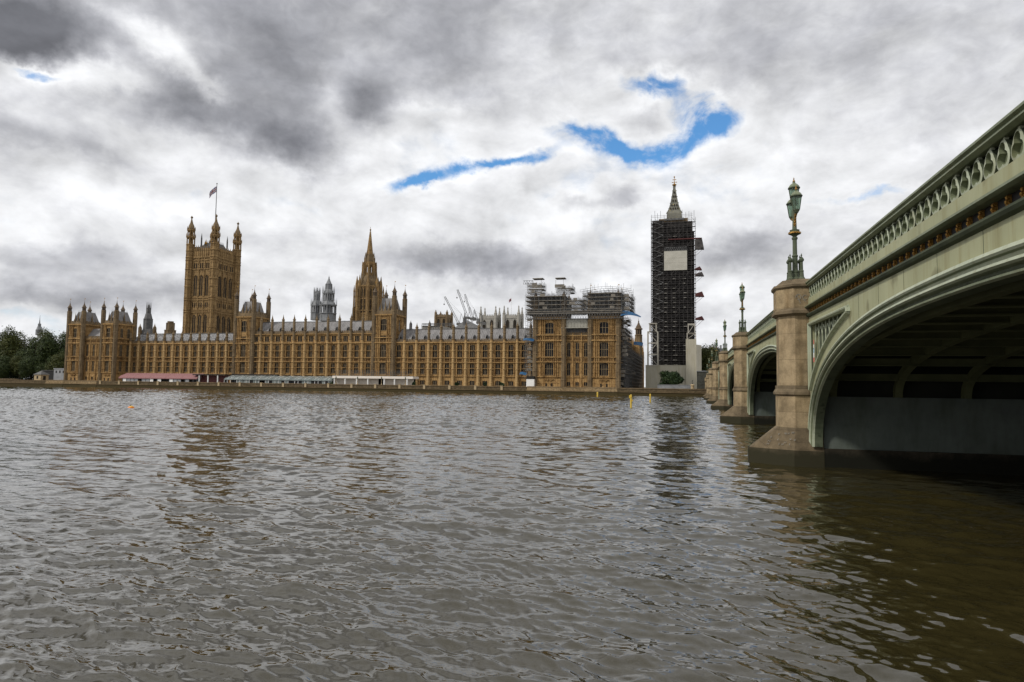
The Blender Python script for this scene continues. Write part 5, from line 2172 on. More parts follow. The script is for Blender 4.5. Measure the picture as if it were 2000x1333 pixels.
church_tower('church_tower', 'brown stone church tower with four plain pinnacles behind the right palace roof', 851, 873, 619, 614, 605.5, 420, STONE_D, 9)
church_tower('abbey_tower', 'pale stone abbey tower with pinnacles, the left one of the matching pair', 939, 968, 622, 615, 598, 520, ABBEY, 11)
church_tower('abbey_tower', 'pale stone abbey tower with a flagpole on top, the right one of the matching pair', 984.5, 1013, 621, 614, 597, 520, ABBEY, 11)
m_ = MB()
p0, p1 = at(998.5, 620, 526), at(998.8, 581, 526)
m_.tube(p0, p1, .22, 6, .12)
fpo = m_.build('flagpole', WHITE)
tag(fpo, 'thin white flagpole standing on the right abbey tower', 'flagpole')
m_ = MB()
pf = p1 + Vector((0, 0, -.8))
m_.sheet([[(pf.x - .1 - 2.0 * i / 6, pf.y + .3 * sin(i * 1.3), pf.z - 2.4 * v - 1.5 * (i / 6) ** 1.4) for i in range(7)] for v in (0, .5, 1)])
tag(m_.build('flag', paint('flag_dark', (.10, .08, .12), (.3, .1, .1), 1.0)), 'small dark limp flag on the pole over the right abbey tower', 'flag')

# ---- roofs seen between and behind
t = thing('far_hall', 'dark grey pyramid roof of a hall behind the palace, below the cranes', 'building', (at(911, 640, 400).x, 400, 2.2))
a, b, c = at(889, 640, 395), at(931, 640, 395), at(911, 626, 408)
m_ = MB()
m_.box(a.x, b.x, 395, 421, 2.2, a.z - .5)
m_.build('wall', GREYST, t)
m_ = MB()
m_.prism(rect(a.x - .5, b.x + .5, 394.5, 421.5), a.z - .5, c.z, rect(c.x - .6, c.x + .6, 407, 409))
m_.lathe(at(907, 640, 400).x, 400, [(1.2, a.z), (1.0, a.z + 6), (.3, a.z + 8), (.1, a.z + 10)], 8)
m_.build('roof', LEAD_D, t)
t = thing('scaffolded_roof', 'low temporary pale sheeted roof under scaffold behind the right palace wing', 'roof', (at(840, 640, 330).x, 330, 2.2))
a, b = at(824, 645, 330), at(861, 645, 330)
m_ = MB()
m_.box(a.x, b.x, 330, 345, 2.2, at(824, 637, 330).z)
m_.build('wall', ABBEY, t)
m_ = MB()
for i in range(18):
    x_ = a.x + (b.x - a.x + 6) * i / 17
    m_.tube((x_, 329.5, a.z - 2), (x_, 329.5, a.z + 2.2 + random.random() * 1.6), .09, 4)
for zq in (637, 634.5, 632.5):
    zq = at(824, zq, 330).z
    m_.tube((a.x, 329.5, zq), (b.x + 6, 329.5, zq), .1, 4)
    m_.box(a.x, b.x + 5, 329.6, 331, zq - .1, zq)
m_.build('scaffold_frame', SCAFF, t)

# ---- luffing cranes
def crane(label, base, tip, Y, mast_q=650, cab=True, mat=None, s=1.0):
    mat = mat or GREYST
    pb, pt = at(*base, Y), at(*tip, Y)
    t = thing('tower_crane', label, 'crane', (pb.x, Y, 2.2), 'construction cranes behind the palace')

    def lattice(m_, p, q, w, n):
        p, q = Vector(p), Vector(q)
        d = (q - p).normalized()
        u = d.cross(Vector((0, 1, 0))).normalized()
        v = Vector((0, 1, 0))
        ch = [u * w * .5 - v * w * .4, -u * w * .5 - v * w * .4, u * w * .5 + v * w * .4, -u * w * .5 + v * w * .4]
        for c_ in ch:
            m_.tube(p + c_, q + c_ * .7, .11 * s, 4)
        for i in range(n):
            a_, b_ = p.lerp(q, i / n), p.lerp(q, (i + 1) / n)
            m_.tube(a_ + ch[i % 2], b_ + ch[(i + 1) % 2], .07 * s, 3)
            m_.tube(a_ + ch[2 + i % 2], b_ + ch[2 + (i + 1) % 2], .07 * s, 3)
    m_ = MB()
    lattice(m_, (pb.x, Y, 2.2), pb, 1.8 * s, 12)
    m_.build('mast', mat, t)
    m_ = MB()
    lattice(m_, pb + Vector((0, 0, .6)), pt, 1.3 * s, 16)
    jb = m_.build('jib', mat, t)
    m_ = MB()
    dirx = 1 if pt.x < pb.x else -1
    m_.box(pb.x - 1.5 * s, pb.x + 1.5 * s, Y - 1, Y + 1, pb.z - .6, pb.z + 1.1 * s)
    m_.box(pb.x + dirx * 1.2 * s if dirx > 0 else pb.x - 6.2 * s, pb.x + 6.2 * s if dirx > 0 else pb.x - 1.2 * s, Y - .8, Y + .8, pb.z - .2, pb.z + .5)
    cx_ = pb.x + dirx * 5.2 * s
    m_.box(cx_ - 1.2 * s, cx_ + 1.2 * s, Y - 1, Y + 1, pb.z - 1.8 * s, pb.z + .3)
    m_.build('machinery_deck', LEAD_D, t)
    m_ = MB()
    ap = Vector((pb.x + dirx * 1.8 * s, Y, pb.z + 8.0 * s))
    m_.tube((pb.x + dirx * .3, Y, pb.z), ap, .14, 4)
    m_.tube((pb.x + dirx * 5 * s, Y, pb.z), ap, .14, 4)
    m_.build('a_frame', LEAD_D, t)
    m_ = MB()
    m_.tube(ap, pb.lerp(pt, .72), .05, 3)
    m_.tube(ap, pt, .05, 3)
    hk = pt + Vector((-.3, 0, -5.5 * s))
    m_.tube(pt, hk, .05, 3)
    m_.box(hk.x - .4, hk.x + .4, Y - .3, Y + .3, hk.z - .9, hk.z)
    m_.build('cable', LEAD_D, t)


crane('pale crane with its long thin jib leaning far left, leftmost of the cranes', (896, 634), (868.5, 579.5), 470, s=1.0)
crane('crane with a tall steep jib, highest tip of the cranes', (913, 622), (893.5, 566), 455)
crane('crane with a white lattice jib ending just right of the highest crane tip', (922, 624), (908, 575), 500, mat=GREYP)
crane('small low crane nearest the left abbey tower', (934, 631), (926, 607), 440, s=.8)

# ================================================================== SCAFFOLDED CLOCK TOWER
CX0, CX1, CY0, CY1 = -18.2, 0.75, 300.0, 318.0
zc_ = lambda q: at(1315, q, CY0).z
clock = thing('clock_tower', 'tall clock tower wrapped in dark scaffolding with only its iron spire showing', 'tower', ((CX0 + CX1) / 2, 309, 2.2))
ccx, ccy = at(1317.2, 400, 309).x, 309.0
m_ = MB()
m_.box(CX0 + 3.2, CX1 - 3.2, CY0 + 3, CY1 - 3, 2.2, zc_(424))
m_.build('shaft', STONE_D, clock)
m_ = MB()
zs = lambda q: at(1317, q, 309).z
k = mpp(Vector((ccx, 309, 60)))
sp_prof = [(15.5, 432), (15.0, 420), (14.0, 417.5), (10.6, 410), (7.6, 399), (5.0, 386), (3.0, 374), (1.6, 366), (1.2, 364), (1.9, 363)]
m_.lathe(ccx, ccy, [(r * k * 1.414 * .93, zs(q)) for r, q in sp_prof], 4)
m_.cur = 1
for q, n in ((411, 4), (404, 3), (395, 2), (386, 2), (378, 1)):
    r = np.interp(-q, [-s_[1] for s_ in sp_prof], [s_[0] for s_ in sp_prof]) * k * .93
    for i in range(n):
        x_ = ccx + (i + .5 - n / 2) * 2 * r / (n + .6)
        m_.add([(x_ - .3, ccy - r - .35, zs(q) - .3), (x_ + .3, ccy - r - .35, zs(q) - .3), (x_ + .3, ccy - r - .2, zs(q) + .35), (x_, ccy - r - .12, zs(q) + .75), (x_ - .3, ccy - r - .2, zs(q) + .35)], [(0, 1, 2, 3, 4)])
m_.cur = 0
for sg in (-1, 1):
    pts = [(ccx + sg * r * k * .93, ccy - r * k * .93, zs(q)) for r, q in sp_prof[1:-1]]
    m_.path(pts, .16, 4)
    for p in pts:
        m_.ell((p[0] + sg * .15, p[1], p[2]), (.3, .25, .22), 5, 3)
sp_ = m_.build('spire', [CASTIRON, DARKIN], clock)
m_ = MB()
m_.lathe(ccx, ccy, [(.4, zs(364)), (1.0, zs(362)), (1.0, zs(361)), (.3, zs(360)), (.16, zs(356)), (.12, zs(346)), (.03, zs(344))], 8)
for q, l in ((356.5, .95), (351.5, .6)):
    m_.tube((ccx - l, ccy, zs(q)), (ccx + l, ccy, zs(q)), .13, 4)
    for sg in (-1, 1):
        m_.ell((ccx + sg * l, ccy, zs(q)), (.25, .25, .25), 5, 3)
m_.ell((ccx, ccy, zs(346.3)), (.35, .35, .35), 6, 4)
m_.build('finial', GOLD, sp_)

scf = thing('scaffolding', 'dark netted scaffolding wrapped round the whole clock tower, with a white panel', 'scaffolding', ((CX0 + CX1) / 2, 309, 2.2))
ztop = zc_(426)
nl = 36
lh = (ztop - 2.4) / nl
rr_ = random.Random(5)
xl = at(1297, 560, CY0).x
# netting: the main face and the slightly set-forward stair bay at the left
m_ = MB()
m_.box(xl, CX1 - .5, CY0 + 1.3, CY1, 2.3, ztop - 6)
m_.box(CX0 + .5, xl, CY0 + .9, CY1, 2.3, ztop - .6)
m_.box(xl, CX1 - 1.2, CY0 + 2.2, CY1 - 1, ztop - 6, ztop - 1.2)
m_.build('debris_netting', NET, scf)
std_x = [CX0 + (CX1 - CX0) * i / 11 for i in range(12)]
for j in range(nl):
    z0 = 2.4 + j * lh
    m_ = MB()
    for i, x_ in enumerate(std_x):
        m_.tube((x_, CY0, z0), (x_, CY0, z0 + lh), .085, 4)
        if i % 2 == 0:
            m_.tube((x_, CY0 + 1.2, z0), (x_, CY0 + 1.2, z0 + lh), .07, 4)
    for zq in (.0, .5 * lh):
        m_.tube((CX0 - .2, CY0 - .05, z0 + zq), (CX1 + .2, CY0 - .05, z0 + zq), .065, 4)
        m_.tube((CX1, CY0, z0 + zq), (CX1, CY1, z0 + zq), .065, 4)
        m_.tube((CX0, CY0, z0 + zq), (CX0, CY1, z0 + zq), .065, 4)
    for i in range(0, 11):
        if rr_.random() < .34:
            a, b = (std_x[i], std_x[i + 1]) if rr_.random() < .5 else (std_x[i + 1], std_x[i])
            m_.tube((a, CY0 - .09, z0), (b, CY0 - .09, z0 + lh), .06, 4)
    for yy_ in (CY0 + 5, CY0 + 10, CY0 + 15, CY1):
        m_.tube((CX1, yy_, z0), (CX1, yy_, z0 + lh), .085, 4)
        m_.tube((CX0, yy_, z0), (CX0, yy_, z0 + lh), .085, 4)
    lift = m_.build('scaffold_lift', NET2, scf)
    m_ = MB()
    m_.box(CX0 + .1, CX1 - .1, CY0 + .1, CY0 + 1.25, z0 - .12, z0 - .04)
    pl = m_.build('platform', NET2, lift)
    # the ends of a few pale boards show in three bays
    if j < nl - 3 and not (zc_(532) - 1 < z0 < zc_(470) + 1) and rr_.random() < .8:
        m_ = MB()
        for xq, pr_ in ((1301, .8), (1318, .9), (1337, .6)):
            if rr_.random() < pr_:
                x_ = at(xq, 600, CY0).x + rr_.uniform(-.2, .2)
                m_.box(x_ - .7, x_ + .4 + rr_.random() * .5, CY0 + .02, CY0 + 1.0, z0 - .02, z0 + .30)
        if m_.v:
            m_.build('pale_boards', BOARD_P, lift)
m_ = MB()
j = 0
zq = 3.0
while zq < ztop - 2:
    a_, b_ = (CX0 + .3, xl - .3) if j % 2 else (xl - .3, CX0 + .3)
    m_.tube((a_, CY0 - .15, zq), (b_, CY0 - .15, zq + 2.1), .11, 4)
    if rr_.random() < .6:
        q_ = CX0 + rr_.uniform(.5, 4)
        m_.box(q_, q_ + rr_.uniform(.4, 1.4), CY0 - .2, CY0 - .1, zq + 1.2, zq + 1.55)
    zq += 2.1
    j += 1
m_.build('stair_flights', SCAFF, scf)
# standards sticking up above the top lift, and a ring of rails round the spire's foot
m_ = MB()
for i in range(15):
    x_ = CX0 + .3 + (CX1 - CX0 - .6) * i / 14 + rr_.uniform(-.3, .3)
    if abs(x_ - ccx) < 2.8:
        continue
    m_.tube((x_, CY0 + rr_.uniform(0, 12), ztop - 1), (x_, CY0 + rr_.uniform(0, 12) * 0 + 1, ztop + rr_.uniform(1.5, 4.6)), .085, 4)
for q in (.6, 1.3):
    m_.tube((CX0, CY0, ztop + q), (CX1 - 1, CY0, ztop + q), .06, 4)
    m_.tube((CX0 + 3, CY0 + 8, ztop + q), (CX1 - 3, CY0 + 8, ztop + q), .06, 4)
m_.box(ccx - 4.3, ccx + 4.3, CY0 + 2, CY0 + 10, ztop - .4, ztop + .4)
m_.build('top_standards', SCAFF, scf)
m_ = MB()
a, b = at(1297, 491.5, CY0 - .3), at(1342, 527.5, CY0 - .3)
m_.box(a.x, b.x, CY0 - .38, CY0 - .28, b.z, a.z)
for q in (504, 513.5):
    zq = at(1320, q, CY0).z
    m_.box(a.x, b.x, CY0 - .41, CY0 - .37, zq - .07, zq + .02)
m_.build('white_panel', SHEET, scf)
m_ = MB()
za = at(1320, 490, CY0).z
zb_ = at(1320, 483.5, CY0).z
n = 12
for i in range(n):
    p, q = a.x + (b.x - a.x) * i / n, a.x + (b.x - a.x) * (i + 1) / n
    m_.tube((p, CY0 - .3, za), ((p + q) / 2, CY0 - .3, zb_), .08, 4)
    m_.tube(((p + q) / 2, CY0 - .3, zb_), (q, CY0 - .3, za), .08, 4)
m_.tube((a.x, CY0 - .3, za), (b.x, CY0 - .3, za), .1, 4)
m_.tube((a.x, CY0 - .3, zb_), (b.x, CY0 - .3, zb_), .1, 4)
m_.build('lattice_beam', SCAFF, scf)
m_ = MB()
zq = at(1330, 467, CY0).z
m_.box(at(1305, 467, CY0).x, CX1 + 2.2, CY0 - .6, CY0 + .6, zq - .35, zq + .1)
m_.build('long_platform', RED_T, scf)
# cantilevered catch fans on the right
for (q0, q1, q2, px_end, m__) in ((467, 474, 489, 1375, NET2), (522.5, 523.5, 529, 1371, RED_T), (533, 533, 541, 1375, NET2), (571, 572, 581, 1375.5, RED_T), (618.5, 619.5, 626, 1375.5, RED_T)):
    xe = at(px_end, q1, CY0).x
    xi = CX1 - .3
    z0, z1, z2 = zc_(q0), zc_(q1), zc_(q2)
    zm = (z0 + z2) / 2
    m_ = MB()
    m_.add([(xi, CY0 - .4, z0 - .9), (xe - .9, CY0 - .4, z0), (xe, CY0 - .4, z2), (xi, CY0 - .4, z2 + .15), (xi, CY0 + 2.2, z0 - .9), (xe - .9, CY0 + 2.2, z0), (xe, CY0 + 2.2, z2), (xi, CY0 + 2.2, z2 + .15)],
           [(0, 3, 2, 1), (4, 5, 6, 7), (0, 1, 5, 4), (1, 2, 6, 5), (2, 3, 7, 6), (0, 4, 7, 3)])
    m_.tube((xi, CY0 - .4, z2 - 3.2), (xe - .3, CY0 - .4, z2), .08, 4)
    m_.tube((xi, CY0 - .4, z2 - 1.8), (xe - 1.5, CY0 - .4, z2), .08, 4)
    m_.build('catch_fan', m__, scf)

# ---- hoarding, gantry and planting at the tower's foot
hb = thing('hoarding', 'cream boarded site hoarding with a taller boxed lift shaft at its right end', 'hoarding', (-8, 287, 2.2))
a, b = at(1261, 714, 286), at(1340, 752, 286)
m_ = MB()
m_.box(a.x, b.x, 286, 286.3, 2.2, a.z)
for i in range(9):
    x_ = a.x + (b.x - a.x) * i / 8
    m_.box(x_ - .04, x_ + .04, 285.97, 286.0, 2.2, a.z)
m_.box(a.x, b.x, 285.9, 286.4, a.z, a.z + .15)
m_.build('boarding', CREAM, hb)
c = at(1339.5, 663, 285)
d = at(1360, 663, 285)
e_ = at(1370, 675, 291)
m_ = MB()
m_.box(c.x, d.x, 285, 290.5, 2.2, c.z)
m_.prism([(d.x, 285.2), (e_.x, 291), (e_.x, 297), (d.x, 297)], 2.2, e_.z)
for i in range(1, 4):
    x_ = c.x + (d.x - c.x) * i / 4
    m_.box(x_ - .03, x_ + .03, 284.97, 285, 2.2, c.z)
m_.build('lift_shaft', CREAM, hb)
m_ = MB()
for (px0, px1, q0, q1) in ((1342, 1358.5, 651, 663), (1344, 1357, 633, 651)):
    p, q = at(px0, q0, 285.5), at(px1, q1, 285.5)
    for x_ in (p.x, q.x):
        for y_ in (285.5, 289.5):
            m_.box(x_ - .17, x_ + .17, y_ - .17, y_ + .17, q.z, p.z)
    for z_ in (p.z,):
        m_.box(p.x - .2, q.x + .2, 285.3, 285.7, z_ - .25, z_ + .1)
        m_.box(p.x - .2, q.x + .2, 289.3, 289.7, z_ - .25, z_ + .1)
        m_.box(p.x - .2, q.x + .2, 285.3, 289.7, q.z - .15, q.z)
    m_.tube((p.x, 285.4, q.z), (q.x, 285.4, p.z), .12, 4)
m_.build('head_frame', CREAM_S, hb)
gt = thing('gantry', 'cream steel braced gantry tower at the left foot of the clock tower', 'gantry', (at(1275, 713, 284).x, 284, 2.2))
m_ = MB()
for (px0, px1, q0, q1) in ((1265, 1284.5, 648, 714), (1269, 1281.5, 633, 648)):
    p, q = at(px0, q0, 284), at(px1, q1, 284)
    for x_ in (p.x, q.x):
        for y_ in (284, 287.5):
            m_.box(x_ - .2, x_ + .2, y_ - .2, y_ + .2, max(q.z, 2.2), p.z)
    n = 3 if q1 - q0 > 30 else 1
    for i in range(n + 1):
        z_ = q.z + (p.z - q.z) * i / n
        for y_ in (284, 287.5):
            m_.box(p.x, q.x, y_ - .13, y_ + .13, z_ - .16, z_ + .1)
    for i in range(n):
        z_, z2 = q.z + (p.z - q.z) * i / n, q.z + (p.z - q.z) * (i + 1) / n
        a_, b_ = (p.x, q.x) if i % 2 else (q.x, p.x)
        m_.tube((a_, 283.95, z_), (b_, 283.95, z2), .13, 4)
m_.box(at(1267, 632, 284).x, at(1283, 632, 284).x, 283.6, 288, at(1275, 633, 284).z, at(1275, 631.5, 284).z)
m_.build('steel_frame', CREAM_S, gt)


# ================================================================== SCAFFOLDING ON THE PAVILION ROOF
def scaffold(label, blocks, seed, lift_h=1.62, bay=1.7, mat=None, board=None, dens=.5, group=None):
    """blocks: (x0,x1,y0,y1,z0,z1); every lift is a part with its platform below it"""
    mat, board = mat or SCAFF, board or BOARD
    rg = random.Random(seed)
    b0 = blocks[0]
    t = thing('scaffolding', label, 'scaffolding', ((b0[0] + b0[1]) / 2, (b0[2] + b0[3]) / 2, b0[4]), group)
    for (x0, x1, y0, y1, z0, z1) in blocks:
        nx, ny = max(1, round((x1 - x0) / bay)), max(1, round((y1 - y0) / (bay * 1.4)))
        xs = [x0 + (x1 - x0) * i / nx for i in range(nx + 1)]
        yl = [y0 + (y1 - y0) * i / ny for i in range(ny + 1)]
        n = max(1, round((z1 - z0) / lift_h))
        h_ = (z1 - z0) / n
        for j in range(n):
            za = z0 + j * h_
            m_ = MB()
            last = j == n - 1
            for x_ in xs:
                for y_ in yl:
                    m_.tube((x_, y_, za), (x_, y_, za + h_ * (1 if not last else rg.uniform(.5, 1.35))), .065, 4)
            for y_ in yl:
                for f in (0, .32, .62):
                    ex = rg.uniform(.1, .9)
                    m_.tube((x0 - ex, y_ - .07, za + f * h_), (x1 + rg.uniform(.1, .9), y_ - .07, za + f * h_), .045, 4)
            for x_ in xs:
                m_.tube((x_ + .05, y0 - rg.uniform(.1, .6), za), (x_ + .05, y1 + .3, za), .045, 4)
                if rg.random() < .6:
                    m_.tube((x_ + .05, y0 - .2, za + .62 * h_), (x_ + .05, y1 + .2, za + .62 * h_), .045, 4)
            for y_ in (yl[0], yl[-1]):
                for i in range(nx):
                    if rg.random() < dens * .5:
                        a, b = (xs[i], xs[i + 1]) if rg.random() < .5 else (xs[i + 1], xs[i])
                        m_.tube((a, y_ - .1, za), (b, y_ - .1, za + h_), .045, 4)
            lift = m_.build('scaffold_lift', mat, t)
            m_ = MB()
            if rg.random() < .9:
                e0, e1 = rg.uniform(-.3, .6), rg.uniform(-.3, .6)
                m_.box(x0 + e0, x1 - e1, y0 - .1, y0 + (1.1 if (rg.random() < .35 or x1 - x0 < 8) else y1 - y0 - 1.3), za - .12, za - .04)
                m_.box(x0 + e0, x1 - e1, y0 - .13, y0 - .09, za - .04, za + .18)
            m_.box(x0 + .2, x1 - .2, y1 - 1.1, y1 + .1, za - .12, za - .04)
            m_.box(x1 - 1.1, x1 + .1, y0 + 1.2, y1 - 1.2, za - .12, za - .04)
            if rg.random() < .6:
                x_ = rg.uniform(x0 + 1, x1 - 3)
                m_.box(x_, x_ + rg.uniform(1.2, 2.2), y0 - .16, y0 - .12, za + .1, za + 1.1)
            m_.build('platform', board, lift)
    return t


PX0, PX1 = -60.6, -27.8
zn = lambda q: at(1120, q, PY - 1.5).z
sL = scaffold('grey tube scaffolding crowded on the left half of the right pavilion roof',
              [(at(1027, 600, PY - 1.5).x, at(1103, 600, PY - 1.5).x, PY - 1.5, PY + 12, zn(612), zn(570)),
               (at(1029, 600, PY - 1.5).x, at(1060, 600, PY - 1.5).x, PY - 1.0, PY + 4, zn(570), zn(549)),
               (at(1086, 600, PY - 1.5).x, at(1117, 600, PY - 1.5).x, PY - 1.0, PY + 5, zn(570), zn(556)),
               (at(1103, 600, PY - 1.5).x, at(1137, 600, PY - 1.5).x, PY - 1.2, PY + 9, zn(610), zn(580))], 21)
for (p0, p1, q0, q1) in ((1041, 1060, 543.5, 548), (1085, 1103, 542.5, 547)):
    a, b = at(p0, q0, PY), at(p1, q1, PY)
    m_ = MB()
    m_.prism(rect(a.x, b.x, PY - 1.4, PY + 2.6), a.z - .5, a.z - .2, rect(a.x + .3, b.x + .2, PY - 1.0, PY + 3))
    for x_ in (a.x + .3, b.x - .3):
        m_.tube((x_, PY - 1, b.z - 4), (x_, PY - 1, b.z), .06, 4)
    m_.box(a.x, b.x, PY - 1.3, PY - 1.2, b.z - 3.2, b.z - 1.9)
    m_.build('cover_roof', BOARD, sL)
m_ = MB()
m_.box(at(1040, 600, PY).x, at(1098, 600, PY).x, PY + 1.6, PY + 10, zn(611), zn(577))
m_.build('net_or_shade_infill', NET, sL)  # added dark box that stands for the scaffold's shaded inside
a, b = at(1022, 549, PY - 1), at(1042, 555, PY - 1)
m_ = MB()
for z_ in (a.z, b.z):
    m_.tube((a.x, PY - 1.2, z_), (b.x, PY - 1.2, z_), .09, 4)
for i in range(8):
    x_ = a.x + (b.x - a.x) * i / 8
    m_.tube((x_, PY - 1.2, a.z if i % 2 else b.z), (x_ + (b.x - a.x) / 8, PY - 1.2, b.z if i % 2 else a.z), .07, 4)
m_.build('lattice_beam', SCAFF, sL)
sR = scaffold('grey tube scaffolding on the right half of the right pavilion roof, arched at the top',
              [(at(1146, 600, PY - 1.5).x, at(1214, 600, PY - 1.5).x, PY - 1.5, PY + 11, zn(612), zn(567)),
               (at(1214, 600, PY - 1.5).x, at(1233, 600, PY - 1.5).x, PY - .5, PY + 12, zn(606), zn(574)),
               (at(1137, 600, PY - 1.5).x, at(1146, 600, PY - 1.5).x, PY + .5, PY + 9, zn(602), zn(570))], 22, dens=.8)
m_ = MB()
xa, xb = at(1134, 566, PY).x, at(1233, 566, PY).x
arc = []
for i in range(15):
    u = i / 14
    arc.append((xa + (xb - xa) * u, zn(567) + 1.1 * sin(pi * u)))
for y_ in (PY - 1.2, PY + 4, PY + 9):
    m_ = MB()
    for dz in (0, -.8):
        m_.path([(x_, y_, z_ + dz) for x_, z_ in arc], .06, 4)
    for (x_, z_) in arc:
        m_.tube((x_, y_, z_), (x_, y_, z_ - .8), .045, 3)
        if random.random() < .35:
            m_.tube((x_, y_, z_), (x_, y_, z_ + random.uniform(.8, 2.2)), .05, 3)
    m_.build('arched_frame', SCAFF, sR)
m_ = MB()
m_.box(at(1152, 600, PY).x, at(1210, 600, PY).x, PY + 1.6, PY + 9, zn(611), zn(578))
m_.build('net_or_shade_infill', NET, sR)  # same added dark mass, for the shaded inside of this half
# long loading platform carried on lattice beams, below both
lp = thing('loading_platform', 'long timber platform on lattice beams across the right pavilion front', 'scaffolding', (at(1120, 618, PY - 2).x, PY - 2, zn(620)))
a, b = at(1026, 615, PY - 2), at(1226, 621, PY - 2)
m_ = MB()
n = 40
for i in range(n):
    x_, x2 = a.x + (b.x - a.x) * i / n, a.x + (b.x - a.x) * (i + 1) / n
    xm = (x_ + x2) / 2
    m_.tube((x_, PY - 2, b.z), (xm, PY - 2, a.z), .07, 4)
    m_.tube((xm, PY - 2, a.z), (x2, PY - 2, b.z), .07, 4)
for z_ in (a.z, b.z):
    m_.tube((a.x, PY - 2, z_), (b.x, PY - 2, z_), .10, 4)
    m_.tube((a.x, PY + 0, z_), (b.x, PY + 0, z_), .10, 4)
m_.build('lattice_beam', SCAFF, lp)
m_ = MB()
m_.box(a.x + .5, b.x - 1, PY - 2.2, PY + .2, a.z + .12, a.z + .25)
m_.box(a.x + 1.5, b.x - 2, PY - 2.25, PY - 2.2, a.z + .25, a.z + .5)
zt_ = at(1100, 609, PY - 2).z
m_.box(a.x + .5, b.x - 2, PY - 2.2, PY + .2, zt_ - .1, zt_ + .05)
m_.box(a.x + .5, b.x - 2, PY - 2.26, PY - 2.2, zt_ + .0, zt_ + .25)
m_.build('platform', BOARD, lp)
m_ = MB()
for i in range(26):
    x_ = a.x + .6 + (b.x - a.x - 3) * i / 25
    m_.tube((x_, PY - 2.15, a.z), (x_, PY - 2.15, zt_ + 1.1), .05, 4)
for zq in (.55, 1.05):
    m_.tube((a.x, PY - 2.2, a.z + zq), (b.x, PY - 2.2, a.z + zq), .045, 4)
    m_.tube((a.x, PY - 2.2, zt_ + zq), (b.x - 1, PY - 2.2, zt_ + zq), .045, 4)
m_.build('guard_rail', SCAFF, lp)
m_ = MB()
a, b = at(1098, 624, PY + .5), at(1152, 640, PY + .5)
m_.box(a.x, b.x, PY + .3, PY + .6, b.z, a.z)
for i in range(10):
    x_ = a.x + (b.x - a.x) * i / 9
    m_.tube((x_, PY + .2, b.z - .6), (x_, PY + .2, a.z + .3), .05, 4)
m_.box(a.x - .2, b.x + .2, PY - .6, PY + .25, b.z - .25, b.z - .1)
m_.build('pale_sheeting', SHEET, lp)
# stair scaffold in the corner to the left of the pavilion, side scaffold to its right
sS = scaffold('narrow scaffold stair tower in the corner left of the right pavilion',
              [(at(1027, 700, PY + 3).x, at(1044, 700, PY + 3).x, PY + 2.2, PY + 5.5, at(1030, 741, PY + 2).z, at(1030, 612, PY + 2).z)], 23, bay=1.6)
sD = scaffold('tall scaffold with dark netting on the right flank of the right pavilion',
              [(-27.2, -25.6, PY + 2, PY + 32, 2.3, 27.5), (-27.0, -24.4, PY + 4, PY + 14, 27.5, 30.5), (-26.9, -25.6, PY + 33, PY + 95, 2.3, 19.5)], 24, bay=2.6)
m_ = MB()
m_.box(-27.45, -27.35, PY + 2, PY + 31, 2.2, 8.0)
m_.box(-25.5, -25.4, PY + 3, PY + 20, 2.2, 7.2)
m_.box(-27.45, -27.35, PY + 8, PY + 26, 9, 24)
m_.build('net_or_shade_infill', NET, sD)
m_ = MB()
a = at(1028, 741, 255.0)
b = at(1043, 758, 255.0)
m_.box(a.x, b.x, 255, 257, 2.2, a.z)
wb = m_.build('white_site_box', WHITE)
tag(wb, 'plain white boxed enclosure standing on the terrace below the scaffold stair', 'site box')
m_ = MB()
m_.box(a.x, b.x, 255.05, 257, a.z, at(1028, 735, 255).z)
m_.build('dark_hatch', BLACKM, wb)

# blue tarpaulins tied to the scaffolds
for i, (p0, q0, p1, q1, Y_, lab) in enumerate(((1213, 607, 1252, 620, PY - 1.0, 'large blue tarpaulin roof at the right end of the loading platform'),
                                              (1023, 661, 1044, 667, PY - .5, 'blue tarpaulin on the scaffold stair at roof gutter level'),
                                              (1016, 727, 1029, 733, PY - .5, 'small blue tarpaulin low beside the dark hatch'),
                                              (1238, 668, 1256, 676, PY + 10, 'blue tarpaulin on the scaffold at the right flank of the pavilion'))):
    a, b = at(p0, q0, Y_), at(p1, q1, Y_)
    m_ = MB()
    nn = 9
    hh = a.z - b.z
    rows_ = []
    for v in range(5):
        row = []
        for u in range(nn):
            uu, vv = u / (nn - 1), v / 4
            tz = (1 - uu) * .55 + .45
            if i == 0:
                z_ = a.z - hh * uu * uu * .9 - vv * hh * (.85 - .65 * uu)
            else:
                z_ = a.z - hh * (.15 * uu + vv * .85) + .12 * sin(5 * uu)
            row.append((a.x + (b.x - a.x) * uu, Y_ - 1.6 * vv + .18 * sin(7 * uu + 3 * vv), z_))
        rows_.append(row)
    m_.sheet(rows_)
    o = m_.build('tarpaulin', BLUE_T)
    md = o.modifiers.new('cloth_thickness', 'SOLIDIFY')
    md.thickness = .04
    tag(o, lab, 'tarpaulin', 'blue tarpaulins on the scaffolds')

